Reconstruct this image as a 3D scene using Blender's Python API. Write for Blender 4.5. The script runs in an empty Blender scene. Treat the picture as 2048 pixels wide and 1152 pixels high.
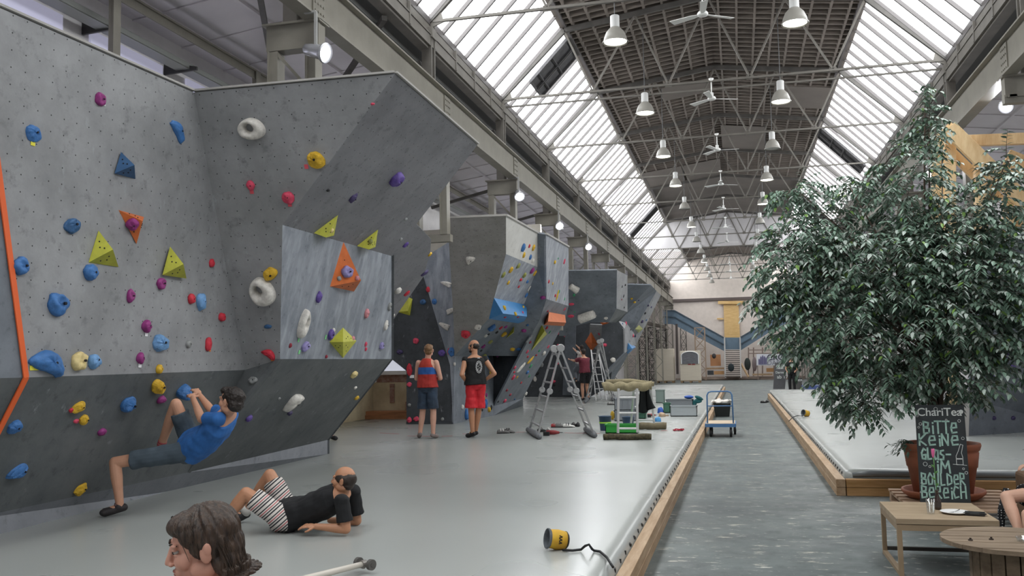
import bpy, bmesh, math, random
import numpy as np
from mathutils import Vector, Matrix, noise
from mathutils.bvhtree import BVHTree

# ------------------------------------------------------------------ camera
FPX, YAW, PIT, ROLL, CAMH = 1800.0, .2455, .0828, -.0186, 1.7
_cy, _sy = math.cos(YAW), math.sin(YAW)
_f0, _r0, _u0 = Vector((-_sy, _cy, 0)), Vector((_cy, _sy, 0)), Vector((0, 0, 1))
FW = _f0*math.cos(PIT) + _u0*math.sin(PIT)
_up = -_f0*math.sin(PIT) + _u0*math.cos(PIT)
RT = _r0*math.cos(ROLL) + _up*math.sin(ROLL)
UP = -_r0*math.sin(ROLL) + _up*math.cos(ROLL)
CAM = Vector((0, 0, CAMH))
sc = bpy.context.scene
col = sc.collection
cam = bpy.data.cameras.new('camera')
cam.sensor_width = 36; cam.lens = 36*FPX/2048; cam.clip_end = 400
cam_o = bpy.data.objects.new('camera', cam); col.objects.link(cam_o)
cam_o.matrix_world = Matrix(((RT.x, UP.x, -FW.x, CAM.x), (RT.y, UP.y, -FW.y, CAM.y), (RT.z, UP.z, -FW.z, CAM.z), (0, 0, 0, 1)))
sc.camera = cam_o

# ------------------------------------------------------------------ light
world = bpy.data.worlds.new('overcast_sky'); sc.world = world; world.use_nodes = True
_bg = world.node_tree.nodes['Background']
_bg.inputs[0].default_value = (0.98, 0.985, .98, 1); _bg.inputs[1].default_value = 9.0
HX = -0.41                                   # the nave's centre line
def portal(x0, z0, x1, z1, y0, y1):
    L = bpy.data.lights.new('skylight_daylight', 'AREA'); L.shape = 'RECTANGLE'
    a, b = Vector((x0, 0, z0)), Vector((x1, 0, z1))
    w = (b-a).length
    L.size = w; L.size_y = y1-y0; L.cycles.is_portal = True
    o = bpy.data.objects.new('skylight_daylight', L); col.objects.link(o)
    xx = (b-a).normalized(); yy = Vector((0, 1, 0)); zz = xx.cross(yy)
    if zz.z < 0: zz = -zz; xx = -xx
    m = Matrix((xx, yy, zz)).transposed().to_4x4(); m.translation = (a+b)/2+Vector((0, (y0+y1)/2, 0)) + zz*0.25
    o.matrix_world = m
portal(-5.64, 8.3, -3.95, 10.05, -6, 78)
portal(4.82, 8.3, 3.12, 10.05, -6, 78)
vs = sc.view_settings
sc.display_settings.display_device = 'sRGB'
vs.view_transform = 'Standard'; vs.look = 'None'; vs.gamma = 1; vs.use_curve_mapping = False
vs.exposure = -0.06
try:
    sc.cycles.use_denoising = True
    sc.cycles.max_bounces = 8; sc.cycles.diffuse_bounces = 5; sc.cycles.transparent_max_bounces = 12
    sc.cycles.sample_clamp_indirect = 8
except Exception: pass

# ------------------------------------------------------------------ helpers
def ray(u, v): return FW + RT*((u-1024)/FPX) + UP*((576-v)/FPX)
def at(u, v, x=None, y=None, z=None, d=None, pl=None):
    "a point of the place seen at (u, v) of the 2048 x 1152 photograph, on the given plane"
    r = ray(u, v)
    if z is not None: t = (z-CAMH)/r.z
    elif x is not None: t = x/r.x
    elif y is not None: t = y/r.y
    elif d is not None: t = d
    else: n, p = pl; t = (p-CAM).dot(n)/r.dot(n)
    return CAM + r*t
def lin(h):
    h = h.lstrip('#'); c = [int(h[i:i+2], 16)/255 for i in (0, 2, 4)]
    return tuple(x/12.92 if x <= .04045 else ((x+.055)/1.055)**2.4 for x in c) + (1,)
MATS = {}
def mat(name, hexc, rough=.6, metal=0, var=0, scale=6, bump=0, stretch=None, emit=0, trans=0, hex2=None, spec=None, coat=0, det=4):
    if name in MATS: return MATS[name]
    m = bpy.data.materials.new(name); m.use_nodes = True; nt = m.node_tree
    b = nt.nodes['Principled BSDF']; c = lin(hexc)
    b.inputs['Base Color'].default_value = c; b.inputs['Roughness'].default_value = rough; b.inputs['Metallic'].default_value = metal
    if spec is not None: b.inputs['Specular IOR Level'].default_value = spec
    if coat: b.inputs['Coat Weight'].default_value = coat; b.inputs['Coat Roughness'].default_value = .15
    if trans: b.inputs['Transmission Weight'].default_value = trans
    if emit: b.inputs['Emission Color'].default_value = c; b.inputs['Emission Strength'].default_value = emit
    if var or hex2:
        tc = nt.nodes.new('ShaderNodeTexCoord'); mp = nt.nodes.new('ShaderNodeMapping'); n = nt.nodes.new('ShaderNodeTexNoise')
        n.inputs['Scale'].default_value = scale; n.inputs['Detail'].default_value = det; n.inputs['Roughness'].default_value = .62
        if stretch: mp.inputs['Scale'].default_value = stretch
        nt.links.new(tc.outputs['Object'], mp.inputs[0]); nt.links.new(mp.outputs[0], n.inputs['Vector'])
        mx = nt.nodes.new('ShaderNodeMix'); mx.data_type = 'RGBA'
        c2 = lin(hex2) if hex2 else tuple(min(1, x*(1+var)) for x in c[:3])+(1,)
        c1 = c if hex2 else tuple(x*(1-var) for x in c[:3])+(1,)
        rmp = nt.nodes.new('ShaderNodeMapRange'); rmp.inputs[1].default_value = .34; rmp.inputs[2].default_value = .66
        nt.links.new(n.outputs['Fac'], rmp.inputs[0]); nt.links.new(rmp.outputs[0], mx.inputs[0])
        mx.inputs[6].default_value = c1; mx.inputs[7].default_value = c2
        nt.links.new(mx.outputs[2], b.inputs['Base Color'])
        if bump:
            bp = nt.nodes.new('ShaderNodeBump'); bp.inputs['Strength'].default_value = bump; bp.inputs['Distance'].default_value = .02
            nt.links.new(n.outputs['Fac'], bp.inputs['Height']); nt.links.new(bp.outputs[0], b.inputs['Normal'])
    MATS[name] = m
    return m
def tag(o, label=None, cat=None, group=None, kind=None):
    if label: o['label'] = label
    if cat: o['category'] = cat
    if group: o['group'] = group
    if kind: o['kind'] = kind
    return o
def empty(name, loc=(0, 0, 0), label=None, cat=None, group=None, rz=0):
    o = bpy.data.objects.new(name, None); col.objects.link(o); o.location = loc; o.rotation_euler[2] = rz
    o.empty_display_size = .1
    return tag(o, label, cat, group)
class MB:
    "collects shapes, then links them as one mesh object"
    def __init__(s): s.v = []; s.f = []; s.m = []; s.cur = 0
    def add(s, vs_, fs):
        k = len(s.v); s.v += [tuple(p) for p in vs_]; s.f += [tuple(i+k for i in f) for f in fs]; s.m += [s.cur]*len(fs); return s
    def mi(s, i): s.cur = i; return s
    def box(s, c, d, rz=0, M=None):
        x, y, z = d[0]/2, d[1]/2, d[2]/2
        P = [Vector((a, b, e)) for e in (-z, z) for a, b in ((-x, -y), (x, -y), (x, y), (-x, y))]
        R = M or Matrix.Rotation(rz, 3, 'Z')
        return s.add([Vector(c)+R @ p for p in P], [(3, 2, 1, 0), (4, 5, 6, 7), (0, 1, 5, 4), (1, 2, 6, 5), (2, 3, 7, 6), (3, 0, 4, 7)])
    def beam(s, a, b, w, h, up=(0, 0, 1)):
        a, b = Vector(a), Vector(b); t = (b-a).normalized(); u = Vector(up)
        if abs(t.dot(u)) > .98: u = Vector((0, 1, 0))
        x = t.cross(u).normalized()*w/2; y = x.cross(t).normalized()*h/2
        return s.add([a-x-y, a+x-y, a+x+y, a-x+y, b-x-y, b+x-y, b+x+y, b-x+y], [(3, 2, 1, 0), (4, 5, 6, 7), (0, 1, 5, 4), (1, 2, 6, 5), (2, 3, 7, 6), (3, 0, 4, 7)])
    def tube(s, pts, r, n=8, caps=True):
        pts = [Vector(p) for p in pts]; R = r if isinstance(r, (list, tuple)) else [r]*len(pts)
        V = []; prev = None
        for i, p in enumerate(pts):
            t = (pts[min(i+1, len(pts)-1)]-pts[max(i-1, 0)]).normalized()
            if prev is None:
                u = Vector((0, 0, 1)) if abs(t.z) < .9 else Vector((0, 1, 0)); x = t.cross(u).normalized()
            else: x = (prev - t*prev.dot(t)).normalized()
            prev = x; y = t.cross(x)
            V += [p+(x*math.cos(k*2*math.pi/n)+y*math.sin(k*2*math.pi/n))*R[i] for k in range(n)]
        F = [(i*n+k, i*n+(k+1) % n, (i+1)*n+(k+1) % n, (i+1)*n+k) for i in range(len(pts)-1) for k in range(n)]
        if caps: F += [tuple(range(n))[::-1], tuple((len(pts)-1)*n+k for k in range(n))]
        return s.add(V, F)
    def lathe(s, prof, n=20, c=(0, 0, 0), M=None, cap=True):
        c = Vector(c); V = []
        for r, z in prof:
            for k in range(n):
                p = Vector((r*math.cos(k*2*math.pi/n), r*math.sin(k*2*math.pi/n), z)); V.append(c+(M @ p if M else p))
        F = [(i*n+k, i*n+(k+1) % n, (i+1)*n+(k+1) % n, (i+1)*n+k) for i in range(len(prof)-1) for k in range(n)]
        if cap: F += [tuple(range(n))[::-1], tuple((len(prof)-1)*n+k for k in range(n))]
        return s.add(V, F)
    def poly(s, pts): return s.add(pts, [tuple(range(len(pts)))])
    def prism(s, pts, d):
        d = Vector(d); n = len(pts); pts = [Vector(p) for p in pts]
        return s.add(pts+[p+d for p in pts], [tuple(range(n))[::-1], tuple(range(n, 2*n))]+[(i, (i+1) % n, n+(i+1) % n, n+i) for i in range(n)])
    def ell(s, c, r, M=None, nu=16, nv=10):
        c = Vector(c); V = [];
        for j in range(1, nv):
            a = math.pi*j/nv
            for k in range(nu):
                b = 2*math.pi*k/nu; p = Vector((r[0]*math.sin(a)*math.cos(b), r[1]*math.sin(a)*math.sin(b), r[2]*math.cos(a))); V.append(c+(M @ p if M else p))
        tp = Vector((0, 0, r[2])); bt = -tp
        V += [c+(M @ tp if M else tp), c+(M @ bt if M else bt)]; m = (nv-1)*nu
        F = [(j*nu+k, (j+1)*nu+k, (j+1)*nu+(k+1) % nu, j*nu+(k+1) % nu) for j in range(nv-2) for k in range(nu)]
        F += [(m, k, (k+1) % nu) for k in range(nu)] + [(m+1, (nv-2)*nu+(k+1) % nu, (nv-2)*nu+k) for k in range(nu)]
        return s.add(V, F)
    def build(s, name, mats, parent=None, smooth=False, bevel=0, local=False, fix=True):
        me = bpy.data.meshes.new(name)
        off = Vector((0, 0, 0))
        if parent is not None and not local:
            iw = world_of(parent).inverted(); vv = [iw @ Vector(p) for p in s.v]
        else: vv = s.v
        me.from_pydata([tuple(p) for p in vv], [], s.f); me.update()
        if not isinstance(mats, (list, tuple)): mats = [mats]
        for m in mats: me.materials.append(m)
        if any(s.m): me.polygons.foreach_set('material_index', s.m)
        if fix:
            bm = bmesh.new(); bm.from_mesh(me); bmesh.ops.recalc_face_normals(bm, faces=bm.faces); bm.to_mesh(me); bm.free()
        if smooth: me.polygons.foreach_set('use_smooth', [True]*len(me.polygons))
        o = bpy.data.objects.new(name, me); col.objects.link(o)
        if parent is not None: o.parent = parent
        if bevel:
            b = o.modifiers.new('bevel', 'BEVEL'); b.width = bevel; b.segments = 2; b.limit_method = 'ANGLE'
        return o
def world_of(o):
    m = Matrix.LocRotScale(o.location, o.rotation_euler, o.scale)
    return world_of(o.parent) @ m if o.parent else m
def copy_tree(o, parent=None):
    c = o.copy(); col.objects.link(c)
    if parent is not None: c.parent = parent
    for ch in [k for k in col.objects if k.parent == o]: copy_tree(ch, c)
    return c
def rtag(o, label, cat, group=None): return tag(o, label, cat, group)
def struct(o): o['kind'] = 'structure'; return o
def text_mesh(body, size, name, m, parent=None, M=None, depth=.002, bold=0.0, spacing=1.0, align='LEFT'):
    cu = bpy.data.curves.new(name, 'FONT'); cu.body = body; cu.size = size; cu.extrude = depth; cu.offset = bold
    cu.space_character = spacing; cu.align_x = align
    t = bpy.data.objects.new(name, cu); col.objects.link(t)
    bpy.context.view_layer.update()
    me = bpy.data.meshes.new_from_object(t.evaluated_get(bpy.context.evaluated_depsgraph_get()))
    bpy.data.objects.remove(t); bpy.data.curves.remove(cu)
    if M is not None: me.transform(M)
    if parent is not None: me.transform(world_of(parent).inverted())
    me.materials.clear(); me.materials.append(m)
    o = bpy.data.objects.new(name, me); col.objects.link(o)
    if parent is not None: o.parent = parent
    return o
rnd = random.Random(7)

# ------------------------------------------------------------------ materials of the setting
def node_mat(name, rough=.6):
    m = bpy.data.materials.new(name); m.use_nodes = True; nt = m.node_tree; MATS[name] = m
    b = nt.nodes['Principled BSDF']; b.inputs['Roughness'].default_value = rough
    N = lambda t: nt.nodes.new(t); L = nt.links.new
    return m, nt, b, N, L
def _mix(nt, fac, a, b):
    mx = nt.nodes.new('ShaderNodeMix'); mx.data_type = 'RGBA'
    for sock, val in ((0, fac), (6, a), (7, b)):
        if hasattr(val, 'links') or isinstance(val, bpy.types.NodeSocket): nt.links.new(val, mx.inputs[sock])
        else: mx.inputs[sock].default_value = val
    return mx.outputs[2]
def _noise(nt, vec, scale, detail=4, rough=.6, lo=.4, hi=.6, mapping=None):
    n = nt.nodes.new('ShaderNodeTexNoise'); n.inputs['Scale'].default_value = scale; n.inputs['Detail'].default_value = detail; n.inputs['Roughness'].default_value = rough
    if mapping:
        mp = nt.nodes.new('ShaderNodeMapping'); mp.inputs['Scale'].default_value = mapping; nt.links.new(vec, mp.inputs[0]); vec = mp.outputs[0]
    nt.links.new(vec, n.inputs['Vector'])
    r = nt.nodes.new('ShaderNodeMapRange'); r.inputs[1].default_value = lo; r.inputs[2].default_value = hi
    nt.links.new(n.outputs['Fac'], r.inputs[0]); return r.outputs[0]

def m_floor():
    m, nt, b, N, L = node_mat('worn_painted_concrete', .55)
    tc = N('ShaderNodeTexCoord').outputs['Object']
    base = _mix(nt, _noise(nt, tc, .8, 5, .65, .35, .65), lin('#4c5354'), lin('#646c6b'))
    base = _mix(nt, _noise(nt, tc, 3.5, 8, .7, .53, .75), base, lin('#353d3f'))
    pat = _noise(nt, tc, 3, 9, .72, .585, .64, (1, 2.6, 1))
    base = _mix(nt, pat, base, lin('#b0ada1'))
    pat2 = _noise(nt, tc, 7, 6, .7, .62, .66, (.7, 2.4, 1))
    base = _mix(nt, pat2, base, lin('#c2c0b6'))
    L(base, b.inputs['Base Color'])
    r = _noise(nt, tc, 2, 4, .6, .3, .7); mr = N('ShaderNodeMapRange'); mr.inputs[3].default_value = .38; mr.inputs[4].default_value = .65
    L(r, mr.inputs[0]); L(mr.outputs[0], b.inputs['Roughness'])
    return m
def m_vinyl():
    m, nt, b, N, L = node_mat('grey_vinyl_mat_cover', .3)
    tc = N('ShaderNodeTexCoord').outputs['Object']
    base = _mix(nt, _noise(nt, tc, .5, 2, .5, .2, .8), lin('#9b9f9c'), lin('#a7aaa7'))
    L(base, b.inputs['Base Color'])
    r = _noise(nt, tc, .8, 1, .5, .1, .9); mr = N('ShaderNodeMapRange'); mr.inputs[3].default_value = .24; mr.inputs[4].default_value = .34
    L(r, mr.inputs[0]); L(mr.outputs[0], b.inputs['Roughness'])
    n = _noise(nt, tc, .9, 0, .4, 0, 1, (.3, 1.8, 1)); bp = N('ShaderNodeBump'); bp.inputs['Strength'].default_value = .15; bp.inputs['Distance'].default_value = .03
    L(n, bp.inputs['Height']); L(bp.outputs[0], b.inputs['Normal'])
    return m
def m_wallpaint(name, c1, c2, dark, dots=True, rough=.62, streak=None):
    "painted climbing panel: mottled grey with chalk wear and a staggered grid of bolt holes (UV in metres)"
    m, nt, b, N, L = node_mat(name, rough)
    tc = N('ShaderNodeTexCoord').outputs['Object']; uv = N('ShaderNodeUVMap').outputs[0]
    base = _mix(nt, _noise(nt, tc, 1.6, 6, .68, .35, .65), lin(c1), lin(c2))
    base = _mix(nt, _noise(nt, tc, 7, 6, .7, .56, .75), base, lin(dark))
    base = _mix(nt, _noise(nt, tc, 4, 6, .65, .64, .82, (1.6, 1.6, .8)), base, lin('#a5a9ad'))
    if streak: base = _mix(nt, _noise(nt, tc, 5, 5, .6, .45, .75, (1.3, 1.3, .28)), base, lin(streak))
    if dots:
        d = None
        for off in (0,):
            mp = N('ShaderNodeMapping'); mp.inputs['Scale'].default_value = (1/.142, 1/.142, 1); mp.inputs['Location'].default_value = (off, off, 0); L(uv, mp.inputs[0])
            fr = N('ShaderNodeVectorMath'); fr.operation = 'FRACTION'; L(mp.outputs[0], fr.inputs[0])
            sb = N('ShaderNodeVectorMath'); sb.operation = 'SUBTRACT'; L(fr.outputs[0], sb.inputs[0]); sb.inputs[1].default_value = (.5, .5, 0)
            sx = N('ShaderNodeVectorMath'); sx.operation = 'MULTIPLY'; L(sb.outputs[0], sx.inputs[0]); sx.inputs[1].default_value = (1, 1, 0)
            ln = N('ShaderNodeVectorMath'); ln.operation = 'LENGTH'; L(sx.outputs[0], ln.inputs[0])
            lt = N('ShaderNodeMath'); lt.operation = 'LESS_THAN'; L(ln.outputs['Value'], lt.inputs[0]); lt.inputs[1].default_value = .044
            if d is None: d = lt.outputs[0]
            else:
                mxx = N('ShaderNodeMath'); mxx.operation = 'MAXIMUM'; L(d, mxx.inputs[0]); L(lt.outputs[0], mxx.inputs[1]); d = mxx.outputs[0]
        base = _mix(nt, d, base, lin('#1c1d1f'))
    L(base, b.inputs['Base Color'])
    n = _noise(nt, tc, 40, 3, .6, 0, 1); bp = N('ShaderNodeBump'); bp.inputs['Strength'].default_value = .25; bp.inputs['Distance'].default_value = .004
    L(n, bp.inputs['Height']); L(bp.outputs[0], b.inputs['Normal'])
    return m
def m_glass(name='wired_skylight_glass'):
    m, nt, b, N, L = node_mat(name); nt.nodes.remove(b)
    out = [n for n in nt.nodes if n.type == 'OUTPUT_MATERIAL'][0]
    t = N('ShaderNodeBsdfTransparent'); t.inputs[0].default_value = (.93, .95, .96, 1)
    g = N('ShaderNodeBsdfGlossy'); g.inputs['Roughness'].default_value = .1
    mx = N('ShaderNodeMixShader'); mx.inputs[0].default_value = .06
    L(t.outputs[0], mx.inputs[1]); L(g.outputs[0], mx.inputs[2]); L(mx.outputs[0], out.inputs[0]); return m
FLOOR = m_floor(); VINYL = m_vinyl(); GLASS = m_glass()
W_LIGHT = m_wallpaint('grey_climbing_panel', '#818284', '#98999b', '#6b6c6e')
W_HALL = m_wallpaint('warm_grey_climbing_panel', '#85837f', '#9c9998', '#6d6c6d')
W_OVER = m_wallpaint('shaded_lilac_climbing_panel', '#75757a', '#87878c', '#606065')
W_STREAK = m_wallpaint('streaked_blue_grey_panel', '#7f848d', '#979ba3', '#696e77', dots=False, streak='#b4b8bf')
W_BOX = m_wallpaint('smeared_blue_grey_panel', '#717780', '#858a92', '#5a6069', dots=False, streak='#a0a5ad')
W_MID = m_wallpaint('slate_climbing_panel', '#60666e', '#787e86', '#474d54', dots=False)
W_FOOT = m_wallpaint('shade_toned_foot_panel', '#505557', '#66696a', '#3f4345', dots=False)  # panel grey darkened: the shade under the overhangs is in the colour
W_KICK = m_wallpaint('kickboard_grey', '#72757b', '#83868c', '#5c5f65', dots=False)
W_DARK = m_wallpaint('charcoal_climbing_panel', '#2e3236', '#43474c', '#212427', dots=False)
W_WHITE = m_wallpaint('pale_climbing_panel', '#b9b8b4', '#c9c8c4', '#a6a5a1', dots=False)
STEEL = mat('painted_grey_steel', '#65615b', .55, .0, var=.12, scale=3)
STEELD = mat('sooty_grey_steel', '#4b4845', .6, .0, var=.2, scale=3)
STEELW = mat('beige_grey_steel', '#827e74', .5, 0, var=.1, scale=2)
ROOF = mat('grey_brown_coffered_roof', '#766e67', .85, var=.18, scale=1.2)
ROOFP = mat('plain_roof_panel', '#6b645e', .85, var=.1, scale=.8)
PLASTER = mat('white_plaster', '#dedad6', .85, var=.06, scale=1.5)
PLASTERG = mat('grey_white_plaster', '#e4e1e2', .85, var=.07, scale=1.2)
WHITEWALL = mat('white_painted_brick', '#d3c8c0', .8, var=.05, scale=3)
WOOD = mat('pale_spruce_wood', '#b59a7c', .6, hex2='#9a7c5b', scale=3, stretch=(6, .6, 6))
WOODX = mat('pale_spruce_wood_crosswise', '#b98f60', .6, hex2='#98713f', scale=3, stretch=(.6, 6, 6))
YWOOD = mat('fresh_pine_timber', '#e9cd9f', .55, hex2='#dab684', scale=4, stretch=(3, 3, .8))
PLY = mat('birch_plywood', '#d9b77f', .6, hex2='#c9a368', scale=2, stretch=(1, 1, 5))
BLACK = mat('black_rubber', '#17181a', .6)
DKGREY = mat('dark_grey_plastic', '#3b3d40', .5)
WHITEP = mat('white_enamel', '#e4e4e2', .35)
YT = [16.18+5.47*i for i in range(-4, 12)]        # the truss planes
YF, YB = -7.0, 78.3
XL, XR, ZE = -5.64, 4.82, 8.3

# ------------------------------------------------------------------ floor and walls
b = MB(); b.box((-.4, (YF+YB)/2, -.1), (20, YB-YF, .2)); struct(b.build('floor', FLOOR))
b = MB(); b.box((-.4, YB+.15, 5.5), (19, .3, 11)); struct(b.build('wall_end', WHITEWALL))
b = MB(); b.box((-.4, YF-.15, 5.5), (19, .3, 11)); struct(b.build('wall_behind', PLASTERG))
b = MB(); b.box((-9.75, (YF+YB)/2, 3.9), (.3, YB-YF, 7.8)); struct(b.build('wall_left', PLASTERG))
b = MB(); b.box((8.95, (YF+YB)/2, 3.9), (.3, YB-YF, 7.8)); struct(b.build('wall_right', PLASTERG))
# dark steel lintel and pale bands of the end wall
b = MB(); b.box((-.4, YB-.1, 6.75), (13, .2, .22)); struct(b.build('trim_1', mat('dark_lintel_steel', '#5a4f4d', .6)))
# sloping aisle ceilings, ribbed
def aisle_ceiling(xa, za, xb, zb, name):
    m = MB(); y0, y1 = YF, YB
    n = Vector((za-zb, 0, xb-xa)).normalized()*.12
    if n.z < 0: n = -n
    m.prism([(xa, y0, za), (xb, y0, zb), (xb, y1, zb), (xa, y1, za)], n)
    k = 0
    for i in range(3):
        t = (i+.5)/3; m.beam((xa+(xb-xa)*t, y0, za+(zb-za)*t-.02), (xa+(xb-xa)*t, y1, za+(zb-za)*t-.02), .05, .05)
    y = y0+.5
    while y < y1: m.beam((xa, y, za-.015), (xb, y, zb-.015), +.04, .02); y += 1.367
    struct(m.build(name, mat('aisle_roof_paint', '#d3ced2', .85, var=.05, scale=1)))
aisle_ceiling(-9.7, 7.5, XL-.2, 8.0, 'ceiling_left_aisle')
aisle_ceiling(8.9, 7.5, XR+.2, 8.0, 'ceiling_right_aisle')
# nave roof: plain slab above, coffer ribs below up to the smooth bays
RX = [(-3.95, 10.05), (-2.18, 10.27), (HX, 10.5), (1.36, 10.27), (3.13, 10.05)]
m = MB()
for (xa, za), (xb, zb) in zip(RX[:-1], RX[1:]):
    m.prism([(xa, YF, za+.17), (xb, YF, zb+.17), (xb, YB, zb+.17), (xa, YB, za+.17)], (0, 0, .12))
m.prism([(-3.95, YF, 10.03), (-3.95, YB, 10.03), (-3.95, YB, 10.3), (-3.95, YF, 10.3)], (-.1, 0, 0))
m.prism([(3.13, YF, 10.03), (3.13, YB, 10.03), (3.13, YB, 10.3), (3.13, YF, 10.3)], (.1, 0, 0))
struct(m.build('ceiling', ROOFP))
m = MB(); YC = 43.5
for (xa, za), (xb, zb) in zip(RX[:-1], RX[1:]):
    for i in range(4):
        t = (i+.5)/4; x, z = xa+(xb-xa)*t, za+(zb-za)*t
        m.box((x, (2+YC)/2, z+.085), (.055, YC-2, .17))
    y = 2.0
    while y < YC: m.beam((xa, y, za+.085), (xb, y, zb+.085), .05, .17); y += .36
struct(m.build('ceiling_coffer_ribs', ROOF))
m = MB()                                   # a few plain boards where coffers are covered
for (xa, za, xb, zb, y0, y1) in ((-3.9, 10.04, -2.2, 10.25, 40, 44), (HX+.05, 10.46, 1.3, 10.25, 34.2, 38.0), (1.4, 10.25, 3.1, 10.03, 29, 31.4), (-2.1, 10.25, HX-.1, 10.46, 28.2, 29.6), (-2.1, 10.25, HX-.1, 10.46, 40, 44)):
    m.prism([(xa, y0, za-.005), (xb, y0, zb-.005), (xb, y1, zb-.005), (xa, y1, za-.005)], (0, 0, .02))
struct(m.build('ceiling_plain_boards', ROOFP))
# smoke curtain, grey plaster
m = MB(); m.prism([(-5.5, 0, 8.35), (4.7, 0, 8.35), (3.1, 0, 10.1), (HX, 0, 10.5), (-3.9, 0, 10.1)], (0, .06, 0))
m.v = [(p[0], p[1]+54.5, p[2]) for p in m.v]
struct(m.build('wall_smoke_curtain', mat('silver_smoke_curtain', '#b9b6b8', .5, var=.06, scale=.6, stretch=(3, 1, .3))))
# skylights: panes, glazing bars, open vent
def skylight(sx, n):
    e = (XL, ZE+.05) if sx < 0 else (XR, ZE+.05); t = (-3.95, 10.1) if sx < 0 else (3.13, 10.1)
    f = MB()
    y = 16.18-5.47*4; k = 0
    while y < YB-.01:
        w = .1 if k % 7 == 0 else .055
        f.beam((e[0], y, e[1]+.02), (t[0], y, t[1]+.02), w, .08); y += 5.47/7; k += 1
    f.beam((t[0], YF, t[1]), (t[0], YB, t[1]), .12, .14); f.beam((e[0], YF, e[1]), (e[0], YB, e[1]), .1, .14)
    root = f.build('window_%d' % n, mat('grey_glazing_bar', '#5c5858', .5)); struct(root)
    g = MB(); g.poly([(e[0], YF, e[1]+.05), (t[0], YF, t[1]+.05), (t[0], YB, t[1]+.05), (e[0], YB, e[1]+.05)]); g.build('pane', GLASS, root)
    return e, t, root
e, t, wl = skylight(-1, 1); e2, t2, wr = skylight(1, 2)
for (y0, y1, ss, se, st, par) in ((22.33, 23.7, .38, e, t, wl), (48.2, 49.6, .1, e, t, wl), (33.9, 35.3, .12, e2, t2, wr), (47, 48.4, .1, e2, t2, wr)):
    f = MB(); P = lambda k, y, dz=0: Vector((se[0]+(st[0]-se[0])*k, y, se[1]+(st[1]-se[1])*k+dz))
    f.prism([P(ss, y0, .0), P(.97, y0, .0), P(.97, y1, .0), P(ss, y1, .0)], (0, 0, .03))
    for k in (ss, .5, .72, .97): f.beam(P(k, y0, -.04), P(k, y1, -.04), .05, .06)
    for y in (y0, y1, (y0+y1)/2): f.beam(P(ss, y, -.04), P(.97, y, -.04), .05, .07)
    f.build('smoke_vent', mat('dark_vent_flap', '#4b4a4c', .7, var=.3, scale=5), par)
# clerestory girder below each skylight: fascia, cable tray, brackets
def girder(x, s, n):
    f = MB(); y0, y1 = YF, YB
    f.box((x, (y0+y1)/2, 8.17), (.1, y1-y0, .16)); f.box((x+s*.04, (y0+y1)/2, 7.93), (.1, y1-y0, .2)); f.box((x+s*.02, (y0+y1)/2, 8.06), (.16, y1-y0, .03))
    f.box((x-s*.06, (y0+y1)/2, 7.8), (.2, y1-y0, .04)); f.box((x-s*.06, (y0+y1)/2, 8.27), (.2, y1-y0, .03))
    y = y0
    while y < y1: f.box((x+s*.08, y, 8.05), (.05, .06, .42)); y += 1.37
    struct(f.build('trim_%d' % n, STEEL))
    f = MB(); f.box((x-s*.35, (y0+y1)/2, 7.72), (.03, y1-y0, .08)); f.box((x-s*.6, (y0+y1)/2, 7.72), (.03, y1-y0, .08)); f.box((x-s*.48, (y0+y1)/2, 7.9), (.5, y1-y0, .02))
    y = 12
    while y < 70: f.box((x-s*.48, y, 7.72), (.26, .025, .03)); y += .3
    struct(f.build('trim_%d' % (n+1), mat('dark_cable_tray', '#4c4d4c', .6)))
girder(XL, 1, 2); girder(XR, -1, 4)
# cross wall of the left aisle: old plaster, brick band, bright window, white partition above
OLDP = mat('old_flaking_plaster', '#ddcfae', .9, hex2='#b3a283', scale=1.3, det=9)
m = MB(); m.box((-8.6, 22.75, .62), (2.1, .3, 1.24)); struct(m.build('wall_aisle_parapet', OLDP))
m = MB(); m.box((-9.58, 17.5, .75), (.06, 10.2, 1.5)); struct(m.build('wall_left_dado', OLDP))
m = MB(); m.box((-8.5, 22.74, 1.34), (1.9, .3, .2)); m.box((-9.0, 22.58, .95), (.12, .03, .5)); m.box((-8.55, 22.58, .62), (.14, .03, .2)); struct(m.build('trim_6', mat('old_red_brick', '#8a5f50', .9, hex2='#a89084', scale=9)))
m = MB(); m.box((-8.5, 22.7, 1.49), (2.2, .4, .1)); struct(m.build('trim_7', PLASTER))
m = MB(); m.box((-8.4, 22.95, 1.9), (2.4, .04, .75)); m_ = m; o = struct(m.build('window_3', mat('daylit_frosted_window', '#eef2ff', .5, emit=.4)))
m = MB(); m.box((-8.35, 22.9, 1.9), (.06, .06, .75)); m.build('mullion', WHITEP, o)
m = MB(); m.box((-7.5, 25.1, 3.9), (4.2, .2, 3.5)); struct(m.build('wall_partition', mat('cream_partition', '#e6e0d4', .8, var=.05)))

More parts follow.
